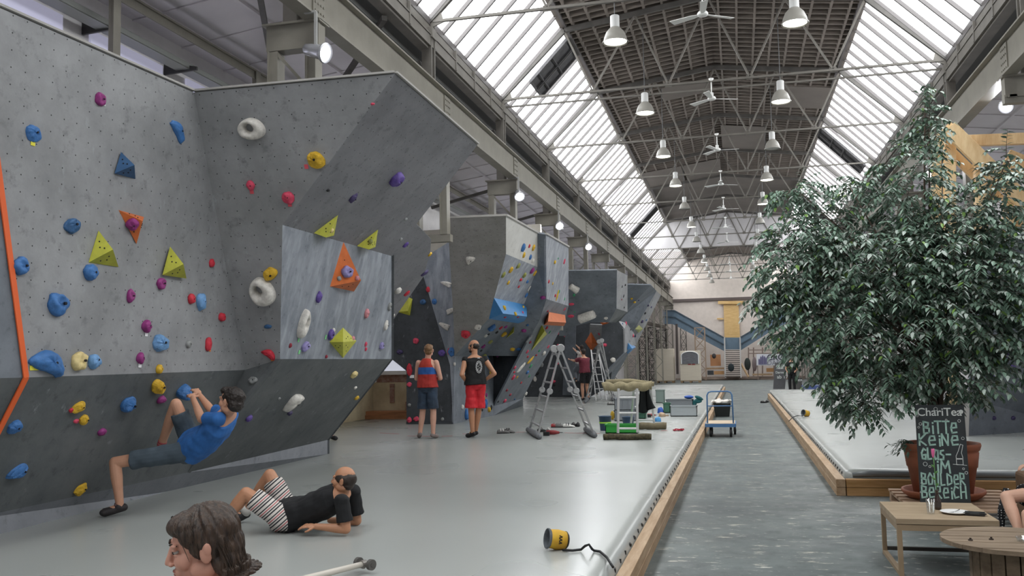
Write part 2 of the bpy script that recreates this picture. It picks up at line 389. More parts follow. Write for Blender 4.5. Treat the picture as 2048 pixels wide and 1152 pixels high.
# ------------------------------------------------------------------ steel frame
ORD = ['first', 'second', 'third', 'fourth', 'fifth', 'sixth', 'seventh', 'eighth', 'ninth', 'tenth', 'eleventh', 'twelfth', 'thirteenth', 'fourteenth']
def truss(y, k):
    r = empty('roof_truss', (HX, y, ZE), 'grey steel roof truss crossing the nave under the skylights, %s from the camera' % ORD[k], 'roof truss', 'roof trusses')
    m = MB(); zt = 8.35; L, R = (XL+.1, y, zt), (XR-.1, y, zt-.02)
    m.beam(L, R, .06, .05)
    if k == 1: m.beam((XL+.1, y+.1, zt-.17), (XR-.1, y+.1, zt-.19), .04, .04)
    m.build('bottom_chord', STEEL, r)
    m = MB()
    top = [(XL, 8.35)]+[(x, z-.07) for x, z in RX]+[(XR, 8.35)]
    for (xa, za), (xb, zb) in zip(top[:-1], top[1:]): m.beam((xa, y, za), (xb, y, zb), .09, .12)
    m.build('top_chord', STEELD, r)
    nod = [-3.27, -1.42, .49, 2.36]; tp = [(x, z-.1) for x, z in RX]
    for a, c in ((nod[0], tp[0]), (nod[0], tp[1]), (nod[1], tp[1]), (nod[1], tp[2]), (nod[2], tp[2]), (nod[2], tp[3]), (nod[3], tp[3]), (nod[3], tp[4])):
        m = MB(); m.beam((a, y, zt), (c[0], y, c[1]), .045, .045); m.build('brace', STEEL, r)
    for a in nod: m = MB(); m.box((a, y, zt), (.16, .02, .12)); m.build('gusset_plate', STEEL, r)
    for s_, x in ((1, XL+.12), (-1, XR-.12)): m = MB(); m.prism([(x-s_*.12, y-.02, 8.2), (x+s_*.2, y-.02, 8.32), (x+s_*.14, y-.02, 8.55), (x-s_*.1, y-.02, 8.5)], (0, .04, 0)); m.build('gusset_plate', STEEL, r)
for k, y in enumerate(YT[4:]): truss(y, k)
CUT = {'left': [2.0, 4.15, 3.3, 2.8, 3.4], 'right': [5.95, 5.95, 3.2, 2.6]}
def column(x, s, y, k, side):
    zc = CUT[side][k] if k < len(CUT[side]) else 0; zb = max(zc, 0)
    r = empty('nave_column', (x, y, 0), 'riveted grey steel column carrying the %s eaves of the nave, %s from the camera' % (side, ORD[k]), 'column', 'columns of the nave, %s side' % side)
    for d in (-.09, .09):
        m = MB(); m.box((x, y+d, 7.24), (.2, .045, 1.92)); m.build('channel', STEEL, r)
    m = MB()
    for z in (7.1,): m.box((x, y, z), (.22, .25, .16))
    m.box((x, y, 8.1), (.26, .27, .2)); m.build('batten_plate', STEEL, r)
    # twin posts with a head beam that carry the crane rail
    for q, nm in ((-.25, 'outer_post'), (.3, 'inner_post')):
        m = MB(); X = x+s*q; wq = .13 if k < 5 else .045; m.box((X, y, (5.9+zb)/2), (wq, .2 if k < 5 else .06, 5.9-zb)); m.box((X-.06, y, (5.9+zb)/2), (.02, .26, 5.9-zb)); m.build('post', STEELW, r)
    m = MB(); m.box((x+s*.03, y, 6.08), (.76, .2, .34)); m.box((x+s*.03, y, 6.26), (.84, .3, .03)); m.build('head_beam', STEELW, r)
    z = 5.93; m = MB()
    for i in range(9):
        if z-.62 < zb: break
        a, c = (-.25, .3) if i % 2 == 0 else (.3, -.25)
        m.beam((x+s*a, y-.07, z), (x+s*c, y-.07, z-.62), .04, .03, up=(0, 1, 0)); z -= .62
    if m.v: m.build('lattice', STEELW, r)
    if zb:
        m = MB(); xw = -9.6 if s > 0 else 8.8; m.box(((xw+x+s*.42)/2, y, zb-.07), (abs(xw-x-s*.42), .16, .14)); m.build('wall_beam', STEELW, r)
for k, y in enumerate(YT[3:]): column(XL, 1, y, k, 'left')
for k, y in enumerate(YT[3:]): column(XR, -1, y, k, 'right')
def crane_beam(x, s, side):
    m = MB(); yc, ly = (YF+YB-2)/2, YB-YF-2
    m.box((x, yc, 6.57), (.03, ly, .56)); m.box((x, yc, 6.86), (.22, ly, .03)); m.box((x, yc, 6.28), (.22, ly, .03)); m.box((x, yc, 6.9), (.06, ly, .05))
    for y in YT:
        m.box((x+s*.02, y, 6.57), (.03, .35, .5))
        for dy in (-.12, -.04, .04, .12):
            for dz in (-.17, -.06, .06, .17): m.box((x+s*.04, y+dy, 6.57+dz), (.02, .025, .025))
    m.build('crane_girder', STEELW); o = col.objects[-1]
    tag(o, 'long grey crane girder running along the %s columns above the climbing walls' % side, 'beam')
crane_beam(-5.3, 1, 'left'); crane_beam(4.48, -1, 'right')
# wall-side rail and cable ladder high in the left aisle
m = MB(); X = -8.8
m.box((X, 21.5, 7.36), (.1, 56, .03)); m.box((X, 21.5, 7.28), (.03, 56, .14))
o = m.build('aisle_rail', STEELW); tag(o, 'slender grey steel rail high up in the left aisle, above the nearest wall', 'rail')
for i, y in enumerate([8.0, 11.15, 15.2, 19.2, 23.2]):
    mm = MB(); mm.box((X, y, 6.0), (.1, .1, 2.7)); mm.box((X+.05, y, 6.0), (.02, .16, 2.7)); mm.build('post', STEELW, o)
m = MB(); m.box((-9.1, 21.5, 6.95), (.02, 56, .1)); m.box((-9.35, 21.5, 6.95), (.02, 56, .1)); m.box((-9.22, 21.5, 6.9), (.26, 56, .015))
o = m.build('cable_ladder', mat('galvanised_steel', '#80827f', .45, .3)); tag(o, 'galvanised cable ladder running along the upper left wall on dark brackets', 'cable tray')
for y in (9.4, 11.46, 13.5, 16.0, 18.6, 21.2): mm = MB(); mm.prism([(-9.6, y-.02, 6.84), (-9.6, y-.02, 7.06), (-8.95, y-.02, 6.93), (-8.95, y-.02, 6.87)], (0, .04, 0)); mm.build('bracket', mat('dark_bracket', '#3c3b3b', .6), o)
m = MB(); m.tube([(-9.5, 8, 7.07), (-9.5, 13.3, 7.07), (-9.5, 13.3, 6.98)], .03); o = m.build('wall_pipe', mat('pipe_grey', '#a9a6a8', .5)); tag(o, 'thin grey pipe along the upper left wall beneath the cable ladder', 'pipe')
FILL_PANE = mat('added_fill_pane', '#e2e2f2', .5, emit=2.2); WINH = mat('high_wall_window', '#c3c2da', .5, emit=.42)
for i, y0 in enumerate([2, 9.2, 15.2, 29, 35, 41, 47, 54, 61, 68]):
    m = MB(); m.box((-9.58, y0+2, 5.2), (.04, 4.0, .9)); struct(m.build('window_%d' % (4+i), FILL_PANE)); m = MB(); m.box((8.78, y0+2, 5.2), (.04, 4.0, .9)); struct(m.build('window_%d' % (20+i), FILL_PANE))  # unseen glowing panes on both side walls, added to light the aisles
for i, (y0, y1) in enumerate(((9.2, 11.0), (11.6, 13.4), (14.1, 15.9), (16.6, 18.4), (19.1, 20.9))):
    m = MB(); m.box((-9.58, (y0+y1)/2, 6.72), (.04, y1-y0, .5)); struct(m.build('window_%d' % (40+i), WINH))
# diagonal wind bracing below the aisle roof
for i, (a, c) in enumerate((((-5.8, 9.6, 7.75), (-8.6, 15.5, 7.45)), ((-5.75, 14.2, 7.7), (-7.5, 16.3, 7.4)), ((-5.8, 16.2, 7.55), (-8.9, 16.2, 6.75)), ((-5.8, 16.2, 7.2), (-9.4, 16.2, 6.7)), ((-5.8, 21.65, 7.55), (-8.9, 21.65, 6.75)), ((-5.8, 21.65, 7.2), (-9.4, 21.65, 6.7)), ((-5.8, 27.1, 7.5), (-9.4, 27.1, 6.7)), ((-5.8, 32.6, 7.5), (-9.4, 32.6, 6.7)))):
    m = MB(); m.beam(a, c, .09, .09); o = m.build('aisle_brace', STEELD)
    tag(o, ['slanting dark brace under the left aisle roof, nearest', 'short slanting brace beside the nearest spotlight', 'upper tie of the first column to the aisle wall', 'lower tie of the first column to the aisle wall', 'upper tie of the second column to the aisle wall', 'lower tie of the second column to the aisle wall', 'tie of the third column to the aisle wall', 'tie of the fourth column to the aisle wall'][i], 'brace', 'aisle braces')

# ------------------------------------------------------------------ pendant lamps, fans, spots
LAMPW = mat('lamp_grey_enamel', '#8e8b85', .4); LAMPG = mat('lamp_glow', '#fffff0', .5, emit=9); LAMPO = mat('lamp_unlit_glass', '#a9a9a4', .3)
def lamp(x, y, z, k, side, lit):
    r = empty('pendant_lamp', (x, y, z), '%s bell-shaped hall lamp in the %s row of the nave, %s from the camera' % ('lit' if lit else 'unlit', side, ORD[k]), 'lamp', 'bell lamps of the nave')
    R = .22
    m = MB(); m.lathe([(R+.012, 0), (R+.015, .015), (R, .02), (R*.93, .1), (R*.74, .2), (R*.45, .27), (.08, .29), (.075, .285), (R*.43, .262), (R*.71, .195), (R*.9, .1), (R*.96, .01)], 28, (x, y, z), cap=False); m.build('shade', LAMPW, r, True)
    m = MB(); m.lathe([(.085, .28), (.085, .5), (.07, .515), (.03, .52)], 20, (x, y, z)); m.build('gear_housing', mat('lamp_housing', '#b9b9b8', .4), r, False, .0)
    m = MB(); m.lathe([(R*.94, .02), (R*.5, .012), (.01, .01)], 28, (x, y, z), cap=False); m.build('lamp_glass', LAMPG if lit else LAMPO, r, True)
    m = MB(); m.tube([(x, y, z+.5), (x, y, 9.95)], .008, 6); m.build('cable', DKGREY, r)
    if lit:
        L = bpy.data.lights.new('lamp_light', 'SPOT'); L.energy = 60; L.spot_size = 2.2; L.spot_blend = .6; L.color = (1, .98, .88); L.shadow_soft_size = .18
        o = bpy.data.objects.new('lamp_light', L); col.objects.link(o); o.location = (0, 0, -.03); o.parent = r
for k in range(12):
    y = 16.18+5.47*k; zz = min(7.55+.13*k, 8.0)
    lamp(-2.0, y, zz, k, 'left', k in (0, 1, 2, 3, 5, 8)); lamp(1.17, y, zz, k, 'right', k in (0, 1, 3, 4, 8))
def fan(x, y, z, k, ang):
    r = empty('ceiling_fan', (x, y, z), 'white three-bladed ceiling fan on the centre line of the nave, %s from the camera' % ORD[k], 'ceiling fan', 'ceiling fans of the nave')
    m = MB(); m.tube([(x, y, z+.06), (x, y, z+.5 if k else z+.9)], .012, 8); m.lathe([(.02, .42), (.055, .45), (.06, .5), (.02, .51)], 12, (x, y, z)); m.build('down_rod', WHITEP, r)
    m = MB(); m.lathe([(.02, -.03), (.09, -.02), (.1, .02), (.08, .05), (.045, .07), (.045, .15), (.02, .16)], 18, (x, y, z)); m.build('motor', WHITEP, r, True)
    for j in range(3):
        a = ang+j*2.0944; M = Matrix.Rotation(a, 3, 'Z') @ Matrix.Rotation(.2, 3, 'X'); c = Vector((x, y, z))
        m = MB(); m.prism([c+M @ Vector(p) for p in ((.08, -.03, 0), (.2, -.055, 0), (.62, -.075, 0), (.64, .075, 0), (.2, .055, 0), (.08, .03, 0))], (0, 0, .008)); m.build('blade', WHITEP, r)
for k, (y, a) in enumerate(((16.18, .6), (21.65, .35), (27.12, .1), (32.6, .5), (38.07, .2), (43.5, .9), (49, .4), (60, .6), (65.4, .1), (71, 1.0))): fan(HX, y, 7.9 if k < 7 else 7.85, k, a)
SPG = mat('spotlight_glow', '#ffffff', .5, emit=8)
def spot(u, v, X, label, aim, ztop=6.27):
    p = at(u, v, x=X); r = empty('spotlight', p, label, 'spotlight', 'spotlights on the crane girders')
    d = Vector(aim).normalized(); q = Vector((0, 0, -1)).rotation_difference(d).to_matrix()
    m = MB(); m.lathe([(.125, -.02), (.135, 0), (.12, .02), (.1, .06), (.085, .2), (.075, .3), (.04, .34)], 22, p, q @ Matrix.Rotation(0, 3, 'X'), cap=False); m.build('housing', mat('clear_spot_housing', '#a9aaae', .2, .4), r, True)
    m = MB(); m.lathe([(.1, -.005), (.05, -.015), (.003, -.02)], 22, p, q, cap=False); m.build('lens', SPG, r, True)
    gx = -5.3 if p.x < 0 else 4.48; q0 = p-d*.15+Vector((0, 0, .05)); q1 = Vector((q0.x, q0.y, max(6.27, q0.z+.12)))
    m = MB(); m.beam(q0, q1, .035, .035); m.beam(q1, (gx, q1.y, q1.z), .04, .03); m.build('bracket', mat('grey_bracket', '#9a9a98', .5), r)
    L = bpy.data.lights.new('spot_light', 'SPOT'); L.energy = 120; L.spot_size = 1.9; L.spot_blend = .7; L.color = (.95, .96, 1); L.shadow_soft_size = .12
    o = bpy.data.objects.new('spot_light', L); col.objects.link(o); o.location = d*.05; o.rotation_euler = Vector((0, 0, -1)).rotation_difference(d).to_euler(); o.parent = r
spot(650, 106, -5.0, 'lit spotlight under the left crane girder, above the nearest climbing wall', (.9, -.15, -.3))
spot(1039, 393, -5.1, 'lit spotlight under the left girder, beside the second column head', (.3, -.7, -.5))
spot(1119, 452, -5.1, 'round lit spotlight to the right of the pale climbing panel top', (.3, -.8, -.4))
spot(1177, 494, -5.1, 'small lit spotlight above the dark block with the white tube holds', (.3, -.8, -.4))
spot(2012, 213, 4.9, 'lit spotlight under the right-hand girder, above the timber frame', (-.4, -.8, -.4))
spot(1859, 348, 4.9, 'small lit spotlight seen through the top of the ficus', (-.4, -.8, -.4))
# wall clock on the right-hand columns
c = at(1692, 385, x=4.3); r = empty('hall_clock', c, 'round white clock hanging at the right-hand eaves, partly hidden by the ficus', 'clock')
qy = Matrix.Rotation(math.pi/2, 3, 'X')
m = MB(); m.lathe([(.38, 0), (.4, .03), (.4, .12), (.36, .14)], 28, c, qy); m.build('case', mat('clock_case', '#8a8a86', .5), r, True)
m = MB(); m.lathe([(.37, .145), (.005, .146)], 28, c, qy, cap=False); m.build('dial', WHITEP, r)
m = MB()
for k in range(12): a = k*math.pi/6; m.box(c+Vector((.32*math.sin(a), -.152, .32*math.cos(a))), (.02, .006, .07), M=Matrix.Rotation(a, 3, 'Y'))
m.build('hour_marks', BLACK, r)
m = MB(); m.box(c+Vector((0, -.156, .1)), (.022, .006, .24)); m.build('hour_hand', BLACK, r); m = MB(); m.box(c+Vector((0, -.16, -.12)), (.018, .006, .3)); m.build('minute_hand', BLACK, r)

# ------------------------------------------------------------------ climbing walls
FACES = []           # (face name, wall label, BVH, polygon, normal)
class Face: pass
def pnormal(pts):
    n = Vector((0, 0, 0))
    for i in range(len(pts)):
        a, c = pts[i], pts[(i+1) % len(pts)]
        n += Vector(((a.y-c.y)*(a.z+c.z), (a.z-c.z)*(a.x+c.x), (a.x-c.x)*(a.y+c.y)))
    n.normalize(); m = sum(pts, Vector())/len(pts)
    return n if n.dot(CAM-m) > 0 else -n
def panel(root, pts, m, face, name='panel', th=.045):
    pts = [Vector(p) for p in pts]; n = pnormal(pts)
    bm = bmesh.new(); vs_ = [bm.verts.new(p) for p in pts]; f = bm.faces.new(vs_); bm.normal_update()
    if f.normal.dot(n) < 0: f.normal_flip()
    bmesh.ops.triangulate(bm, faces=[f]) if len(pts) > 3 else None
    uvl = bm.loops.layers.uv.new('UVMap')
    x = Vector((0, 0, 1)).cross(n); x = x.normalized() if x.length > .1 else Vector((0, 1, 0)); y = n.cross(x)
    for ff in bm.faces:
        for l in ff.loops: l[uvl].uv = (l.vert.co.dot(x), l.vert.co.dot(y))
    bvh = BVHTree.FromBMesh(bm)
    me = bpy.data.meshes.new(name); bm.to_mesh(me); bm.free(); me.materials.append(m)
    o = bpy.data.objects.new(name, me); col.objects.link(o); o.parent = root
    s = o.modifiers.new('thickness', 'SOLIDIFY'); s.thickness = th; s.offset = -1
    F = Face(); F.name = face; F.bvh = bvh; F.n = n; F.pts = pts; FACES.append(F)
    return o
def PL(a, b_, c): return ((b_-a).cross(c-a).normalized(), a)
def wall_root(label): return empty('climbing_wall', (0, 0, 0), label, 'climbing wall')
ZT = 4.6
# nearest wall
wa = wall_root('nearest grey climbing wall with the large cantilevered corner, where the man in blue climbs')
T0 = at(0, 5, z=ZT); T1 = at(388, 185, z=ZT); TR = at(790, 148, z=ZT); TIP = at(955, 290, z=ZT)
FR = at(490, 740, x=-5.65); OF = at(50, 755, x=-5.65); K0 = at(0, 1025, x=-6.3); KC = at(375, 945, z=.5); KE = at(655, 880, x=-6.45)
pA = PL(T0, T1, FR); Oc = at(0, 380, pl=pA); OT = OF+(Oc-OF)*((ZT-OF.z)/(Oc.z-OF.z))
pAl = PL(OF, FR, K0); Od = at(0, 853, pl=pAl); OK_ = OF+(Od-OF)*((.48-OF.z)/(Od.z-OF.z))
B0 = Vector((-6.26, OK_.y, .3)); BE = at(655, 908, z=.3)
panel(wa, [OF, OT, T1, FR], W_LIGHT, 'the nearest wall')
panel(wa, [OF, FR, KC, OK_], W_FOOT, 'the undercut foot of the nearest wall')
panel(wa, [OT, OF, OF+Vector((-.35, -1.6, 0)), OT+Vector((-.35, -1.6, 0))], W_MID, 'the far left facet')
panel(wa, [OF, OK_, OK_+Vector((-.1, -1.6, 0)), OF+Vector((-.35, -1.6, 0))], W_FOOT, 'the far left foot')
panel(wa, [OK_, KC, KE, BE, at(330, 984, z=.3), B0], W_KICK, 'the kickboard of the nearest wall')
pB = PL(T1, TR, FR); P1 = at(565, 450, pl=pB); P2 = at(560, 718, pl=pB)
pC = PL(TR, TIP, P1); P3 = at(783, 512, pl=pC); pD = PL(P1, P3, P2); P4 = at(783, 718, pl=pD)
panel(wa, [T1, TR, P1, P2, FR], W_LIGHT, 'the face with the white ring holds')
panel(wa, [P1, P3, P4, P2], W_BOX, 'the square facet below the big overhang')
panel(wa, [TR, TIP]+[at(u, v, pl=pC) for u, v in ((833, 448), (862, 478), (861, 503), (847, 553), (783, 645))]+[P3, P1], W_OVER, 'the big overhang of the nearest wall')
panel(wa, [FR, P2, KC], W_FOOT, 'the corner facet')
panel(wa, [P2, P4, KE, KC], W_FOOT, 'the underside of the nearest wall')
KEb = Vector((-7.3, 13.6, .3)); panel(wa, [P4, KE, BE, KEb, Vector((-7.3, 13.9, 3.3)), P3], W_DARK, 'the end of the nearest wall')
m = MB()
for a, c in ((OT, T1), (T1, TR), (TR, TIP)): m.beam(a+Vector((0, 0, .02)), c+Vector((0, 0, .02)), .05, .02)
m.build('top_edge_board', mat('pale_edge_board', '#a29f9b', .6), wa)
m = MB(); o_ = (Vector((.012, 0, 0)))
for a, c in ((OT, OF), (OF, OK_)): m.beam(a+pnormal([OF, OT, T1, FR])*.012, c+pnormal([OF, OT, T1, FR])*.012, .05, .012, up=pnormal([OF, OT, T1]))
m.build('orange_edge_strip', mat('orange_edge_strip', '#e0622c', .5), wa)
# second: dark panel and blue-grey facet
wf = wall_root('dark charcoal climbing panel with a blue-grey facet, behind the man in the tank top')
YD = 20.2; D = lambda u, v, y=YD: at(u, v, y=y)
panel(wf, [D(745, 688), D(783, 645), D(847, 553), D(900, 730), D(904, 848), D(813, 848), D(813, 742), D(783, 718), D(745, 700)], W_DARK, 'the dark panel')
panel(wf, [D(847, 553), D(853, 512), D(863, 506), D(908, 477), D(910, 712), D(906, 848, 20.19), D(900, 730)], W_BOX, 'the blue-grey facet')
m = MB(); m.beam(D(813, 846), D(905, 847), .05, .05); m.build('foot_board', W_DARK, wf)
# third: tall grey block with pale facet
wg = wall_root('tall grey climbing wall with a pale upper panel and blue box volume, behind the bearded man')
GT = at(895, 437, z=ZT); G0 = at(1012, 432, z=ZT); GB = D(909, 712); pG = PL(GT, G0, GB)
g = lambda u, v: at(u, v, pl=pG)
G1 = g(1012, 508); G2 = g(977, 638); G3 = GB
panel(wg, [GT, G0, G1, G2, GB, g(907, 640)], W_HALL, 'the tall grey face')
Wt = at(1075, 467, z=ZT); pW = PL(G0, Wt, G1); Wb = at(1075, 534, pl=pW)
panel(wg, [G0, Wt, Wb, G1], W_WHITE, 'the pale upper panel')
pK = PL(G1, Wb, G2); Kr = at(1041, 630, pl=pK)
panel(wg, [G1, Wb, Kr, G2], W_STREAK, 'the panel above the blue volume')
SX = -6.45; S0 = at(967, 711, x=SX)
panel(wg, [G2, Kr, S0, G3], W_MID, 'the steep panel under the blue volume')
S1 = at(987, 712, x=SX); SB = at(987, 831, z=.3)
panel(wg, [GB, S0, S1, SB, D(907, 848)], W_MID, 'the upright foot wall')
pL = (pG[0], Wt); l = lambda u, v: at(u, v, pl=pL)
H0 = at(1092, 469, z=ZT); L1 = l(1093, 598)
panel(wg, [Wb, Wt, l(1092, 469), L1, l(1078, 640), l(1041, 712), S1, S0, Kr], W_MID, 'the recessed dark face')
H1 = at(1137, 495, z=ZT); pM = PL(l(1092, 469), H1, L1); M1 = at(1137, 612, pl=pM)
panel(wg, [l(1092, 469), H1, M1, L1], W_STREAK, 'the upright panel above orange')
M3 = at(988, 812, x=SX); pN = PL(L1, M1, M3); nN = lambda u, v: at(u, v, pl=pN)
panel(wg, [L1, M1, nN(1130, 640), nN(1100, 700), nN(1066, 757), nN(1046, 797), M3, nN(1046, 700), nN(1079, 640)], W_MID, 'the long slanting panel')
panel(wg, [M3, nN(1046, 797), at(1046, 812, z=.3), SB], W_MID, 'the kickboard of the slanting panel')
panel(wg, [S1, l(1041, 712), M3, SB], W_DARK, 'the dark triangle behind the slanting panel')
m = MB()
for a, c in ((GT, G0), (G0, Wt), (l(1092, 469), H1)): m.beam(a+Vector((0, 0, .02)), c+Vector((0, 0, .02)), .06, .04)
m.build('top_edge_board', MATS['pale_edge_board'], wg)
# fourth: dark block with white tubes
wi = wall_root('dark grey climbing block with two long white tube holds, behind the far ladders')
pI = (pG[0], at(1234, 540, z=ZT)); i_ = lambda u, v: at(u, v, pl=pI)
panel(wi, [i_(1118, 542), i_(1234, 540), i_(1233, 617), i_(1217, 645), i_(1180, 645), i_(1150, 652), i_(1131, 672), i_(1118, 672)], W_MID, 'the far block')
I2 = at(1255, 551, z=ZT); pIs = PL(i_(1234, 540), I2, i_(1233, 617)); I3 = at(1255, 624, pl=pIs)
panel(wi, [i_(1234, 540), I2, I3, i_(1233, 617)], W_LIGHT, 'the light side of the far block')
panel(wi, [i_(1233, 617), I3, at(1240, 642, y=32.5), at(1232, 645, y=32.5), i_(1217, 645)], W_FOOT, 'the underside of the far block')
E5 = lambda u, v, y=35.5: at(u, v, y=y)
panel(wi, [E5(1050, 640), E5(1235, 640), E5(1220, 772), E5(1180, 794), E5(1050, 794)], W_DARK, 'the far recess')
panel(wi, [E5(1131, 650, 34), E5(1152, 648, 34), E5(1150, 790, 35), E5(1125, 790, 35)], W_MID, 'the narrow far panel')
panel(wi, [E5(1180, 649, 33), E5(1204, 650, 33), E5(1199, 702, 34), E5(1176, 690, 34)], W_LIGHT, 'the small hanging panel')
wj = wall_root('farthest climbing wall, a slate overhang with a light edge panel dotted with dark marks')
O = lambda u, v, y=33.0: at(u, v, y=y)
panel(wj, [O(1205, 650), O(1236, 641), O(1249, 658), O(1250, 706), O(1212, 745), O(1196, 742), O(1200, 690)], W_DARK, 'the dark faceted block')
panel(wj, [O(1236, 641), O(1253, 646, 34.5), O(1269, 668, 36), O(1266, 692, 36), O(1250, 706), O(1249, 658)], W_LIGHT, 'the light facet with the blue cone')
panel(wj, [O(1250, 706), O(1266, 692, 36), O(1226, 762, 37), O(1205, 768, 36), O(1212, 745)], W_MID, 'the far slanting foot')
J0 = at(1252, 569, z=ZT); J1 = at(1302, 570, z=ZT); J2 = at(1313, 582, z=ZT)
panel(wj, [J0, J1, J2, O(1266, 664, 38), O(1234, 642, 37)], W_MID, 'the farthest overhang')
panel(wj, [J2, at(1322, 590, z=ZT), O(1272, 690, 39), O(1266, 692, 38.5), O(1266, 664, 38)], W_LIGHT, 'the light edge panel')
# right-hand wall behind the ficus
wr_ = wall_root('grey climbing wall behind the ficus at the right edge, with purple holds')
q = lambda u, v, y: at(u, v, y=y)
R0, R1 = q(1935, 872, 17.06), q(2160, 858, 18.6)
panel(wr_, [R0, R1, q(2160, 690, 17.2), q(1938, 797, 17.0)], W_MID, 'the right-hand foot')
panel(wr_, [q(1938, 797, 17.0), q(2160, 690, 17.2), q(2160, 430, 15.6), q(1952, 500, 16.0)], W_MID, 'the right-hand overhang')
m = MB(); m.beam(R0+Vector((-.05, -.05, 0)), q(1933, 780, 17.0), .1, .06); m.build('edge_board', MATS['pale_edge_board'], wr_)

# ------------------------------------------------------------------ holds
COL = dict(blue='#3a6da8', lblue='#6a97c6', dblue='#315a85', magenta='#8b2d74', plum='#6e3059', pink='#cf4560', red='#c22a3c', yellow='#cfa62a', yg='#b9b940', olive='#8c8f4a',
           orange='#cc6a33', purple='#5c4790', dpurple='#40365e', lav='#8f86b8', white='#cfcbc4', cream='#d8c48a', black='#222225', grey='#8f9190', green='#3f9a6a', rose='#c9868c', dred='#8f2437')
NAMES = dict(blue='blue', lblue='light blue', dblue='dark blue', magenta='magenta', plum='plum', pink='pink', red='red', yellow='yellow', yg='yellow-green', olive='striped olive', orange='orange',
             purple='purple', dpurple='dark purple', lav='lavender', white='white', cream='cream', black='black', grey='grey', green='green', rose='pale rose', dred='dark red')
def hmat(c): return mat('hold_'+NAMES[c].replace(' ', '_').replace('-', '_'), COL[c], .55, hex2=COL[c], var=0) if False else mat('hold_'+NAMES[c].replace(' ', '_').replace('-', '_'), COL[c], .6, var=.18, scale=18, bump=.3)
TAGC = dict(y='#e6dc4a', w='#e9e9ea', g='#7fd08a', p='#dd5a66', o='#d8813c')
HOLDS = []
def hitface(u, v, near=None):
    r = ray(u, v); best = None
    for F in FACES:
        if near and near not in F.name: continue
        loc, n, i, d = F.bvh.ray_cast(CAM, r.normalized())
        if loc is not None and (best is None or d < best[0]): best = (d, loc, F)
    if best is None:                                # just outside the panel: nearest point of the nearest panel
        for F in FACES:
            if near and near not in F.name: continue
            p = at(u, v, pl=(F.n, F.pts[0])); loc, n, i, d = F.bvh.find_nearest(p)
            if loc is not None and (best is None or d < best[0]) and (p-CAM).dot(FW) > 0: best = (d, loc, F)
        p = best[1]; return p, best[2]
    return best[1], best[2]
def basis(n):
    n = n.normalized(); x = Vector((0, 0, 1)).cross(n)
    x = x.normalized() if x.length > .05 else Vector((0, 1, 0)); y = n.cross(x)
    return x, y, n
def surf_blob(root, p, n, w, h, dep, rot, seed, kind, m, name='hold_body'):
    x, y, z = basis(n); c, s = math.cos(rot), math.sin(rot); X = x*c+y*s; Y = y*c-x*s
    nu, nv = (24, 9) if max(w, h) > .12 else (14, 6)
    V = []; F = []; rr = random.Random(seed); ph = rr.random()*50
    for j in range(nv+1):
        a = math.pi/2*j/nv
        for k in range(nu):
            t = 2*math.pi*k/nu; cx, sx = math.cos(t), math.sin(t)
            R = max(0, math.sin(a))**.75 if j else 0
            if kind == 'wedge': R *= 1-.38*max(0, cx)
            if kind == 'pear': R *= 1-.25*sx
            if kind == 'bean': pass
            nz = noise.noise(Vector((cx*1.3+ph, sx*1.3, a*1.2)))*.22+noise.noise(Vector((cx*3+ph, sx*3, a*3)))*.07
            R *= 1+nz
            hx, hy = R*cx*w/2, R*sx*h/2
            if kind == 'bean': hy += -.35*h*(R*cx)**2+.1*h
            hz = max(0, math.cos(a))**.8*dep*(1+nz*.9) if a < math.pi/2-.01 else -.01
            if kind == 'wedge': hz *= .6+.5*(1-(hy/h+.5))
            if kind == 'scoop' : hz *= 1-.45*math.exp(-((hx/w)**2+((hy/h)-.1)**2)*14)
            V.append(p+X*hx+Y*hy+n*hz)
    F = [(j*nu+k, (j+1)*nu+k, (j+1)*nu+(k+1) % nu, j*nu+(k+1) % nu) for j in range(nv) for k in range(nu)]
    mb = MB(); mb.add(V, F); mb.f.append(tuple(nv*nu+k for k in range(nu))); mb.m.append(0)
    return mb.build(name, m, root, kind not in ('wedge', 'facet'))
def surf_ring(root, p, n, w, h, dep, rot, hole, m):
    x, y, z = basis(n); c, s = math.cos(rot), math.sin(rot); X = x*c+y*s; Y = y*c-x*s
    nu, nv = 36, 14; V = []
    for k in range(nu):
        t = 2*math.pi*k/nu; cx, sx = math.cos(t), math.sin(t)
        pe = 1-.12*sx
        ox, oy = w/2*cx*pe, h/2*sx; ix, iy = hole[0]+hole[2]*cx, hole[1]+hole[3]*sx
        for j in range(nv):
            a = math.pi*j/(nv-1); q_ = (1-math.cos(a))/2
            V.append(p+X*(ix+(ox-ix)*q_)+Y*(iy+(oy-iy)*q_)+n*(max(0, math.sin(a))**.7*dep*(1+.08*noise.noise(Vector((cx*2, sx*2, a))))-.004))
    F = [(k*nv+j, ((k+1) % nu)*nv+j, ((k+1) % nu)*nv+j+1, k*nv+j+1) for k in range(nu) for j in range(nv-1)]
    mb = MB(); mb.add(V, F); return mb.build('hold_body', m, root, True)
def sticker(root, u, v, c, wpx=9, hpx=7):
    p, F = hitface(u, v); d = (p-CAM).dot(FW)/FPX; x, y, n = basis(F.n); p = p+n*.004
    m = MB(); m.prism([p-x*wpx*d/2-y*hpx*d/2, p+x*wpx*d/2-y*hpx*d/2, p+x*wpx*d/2+y*hpx*d/2, p-x*wpx*d/2+y*hpx*d/2], n*.002)
    m.build('route_tag', mat('route_tag_'+c, TAGC[c], .7), root)
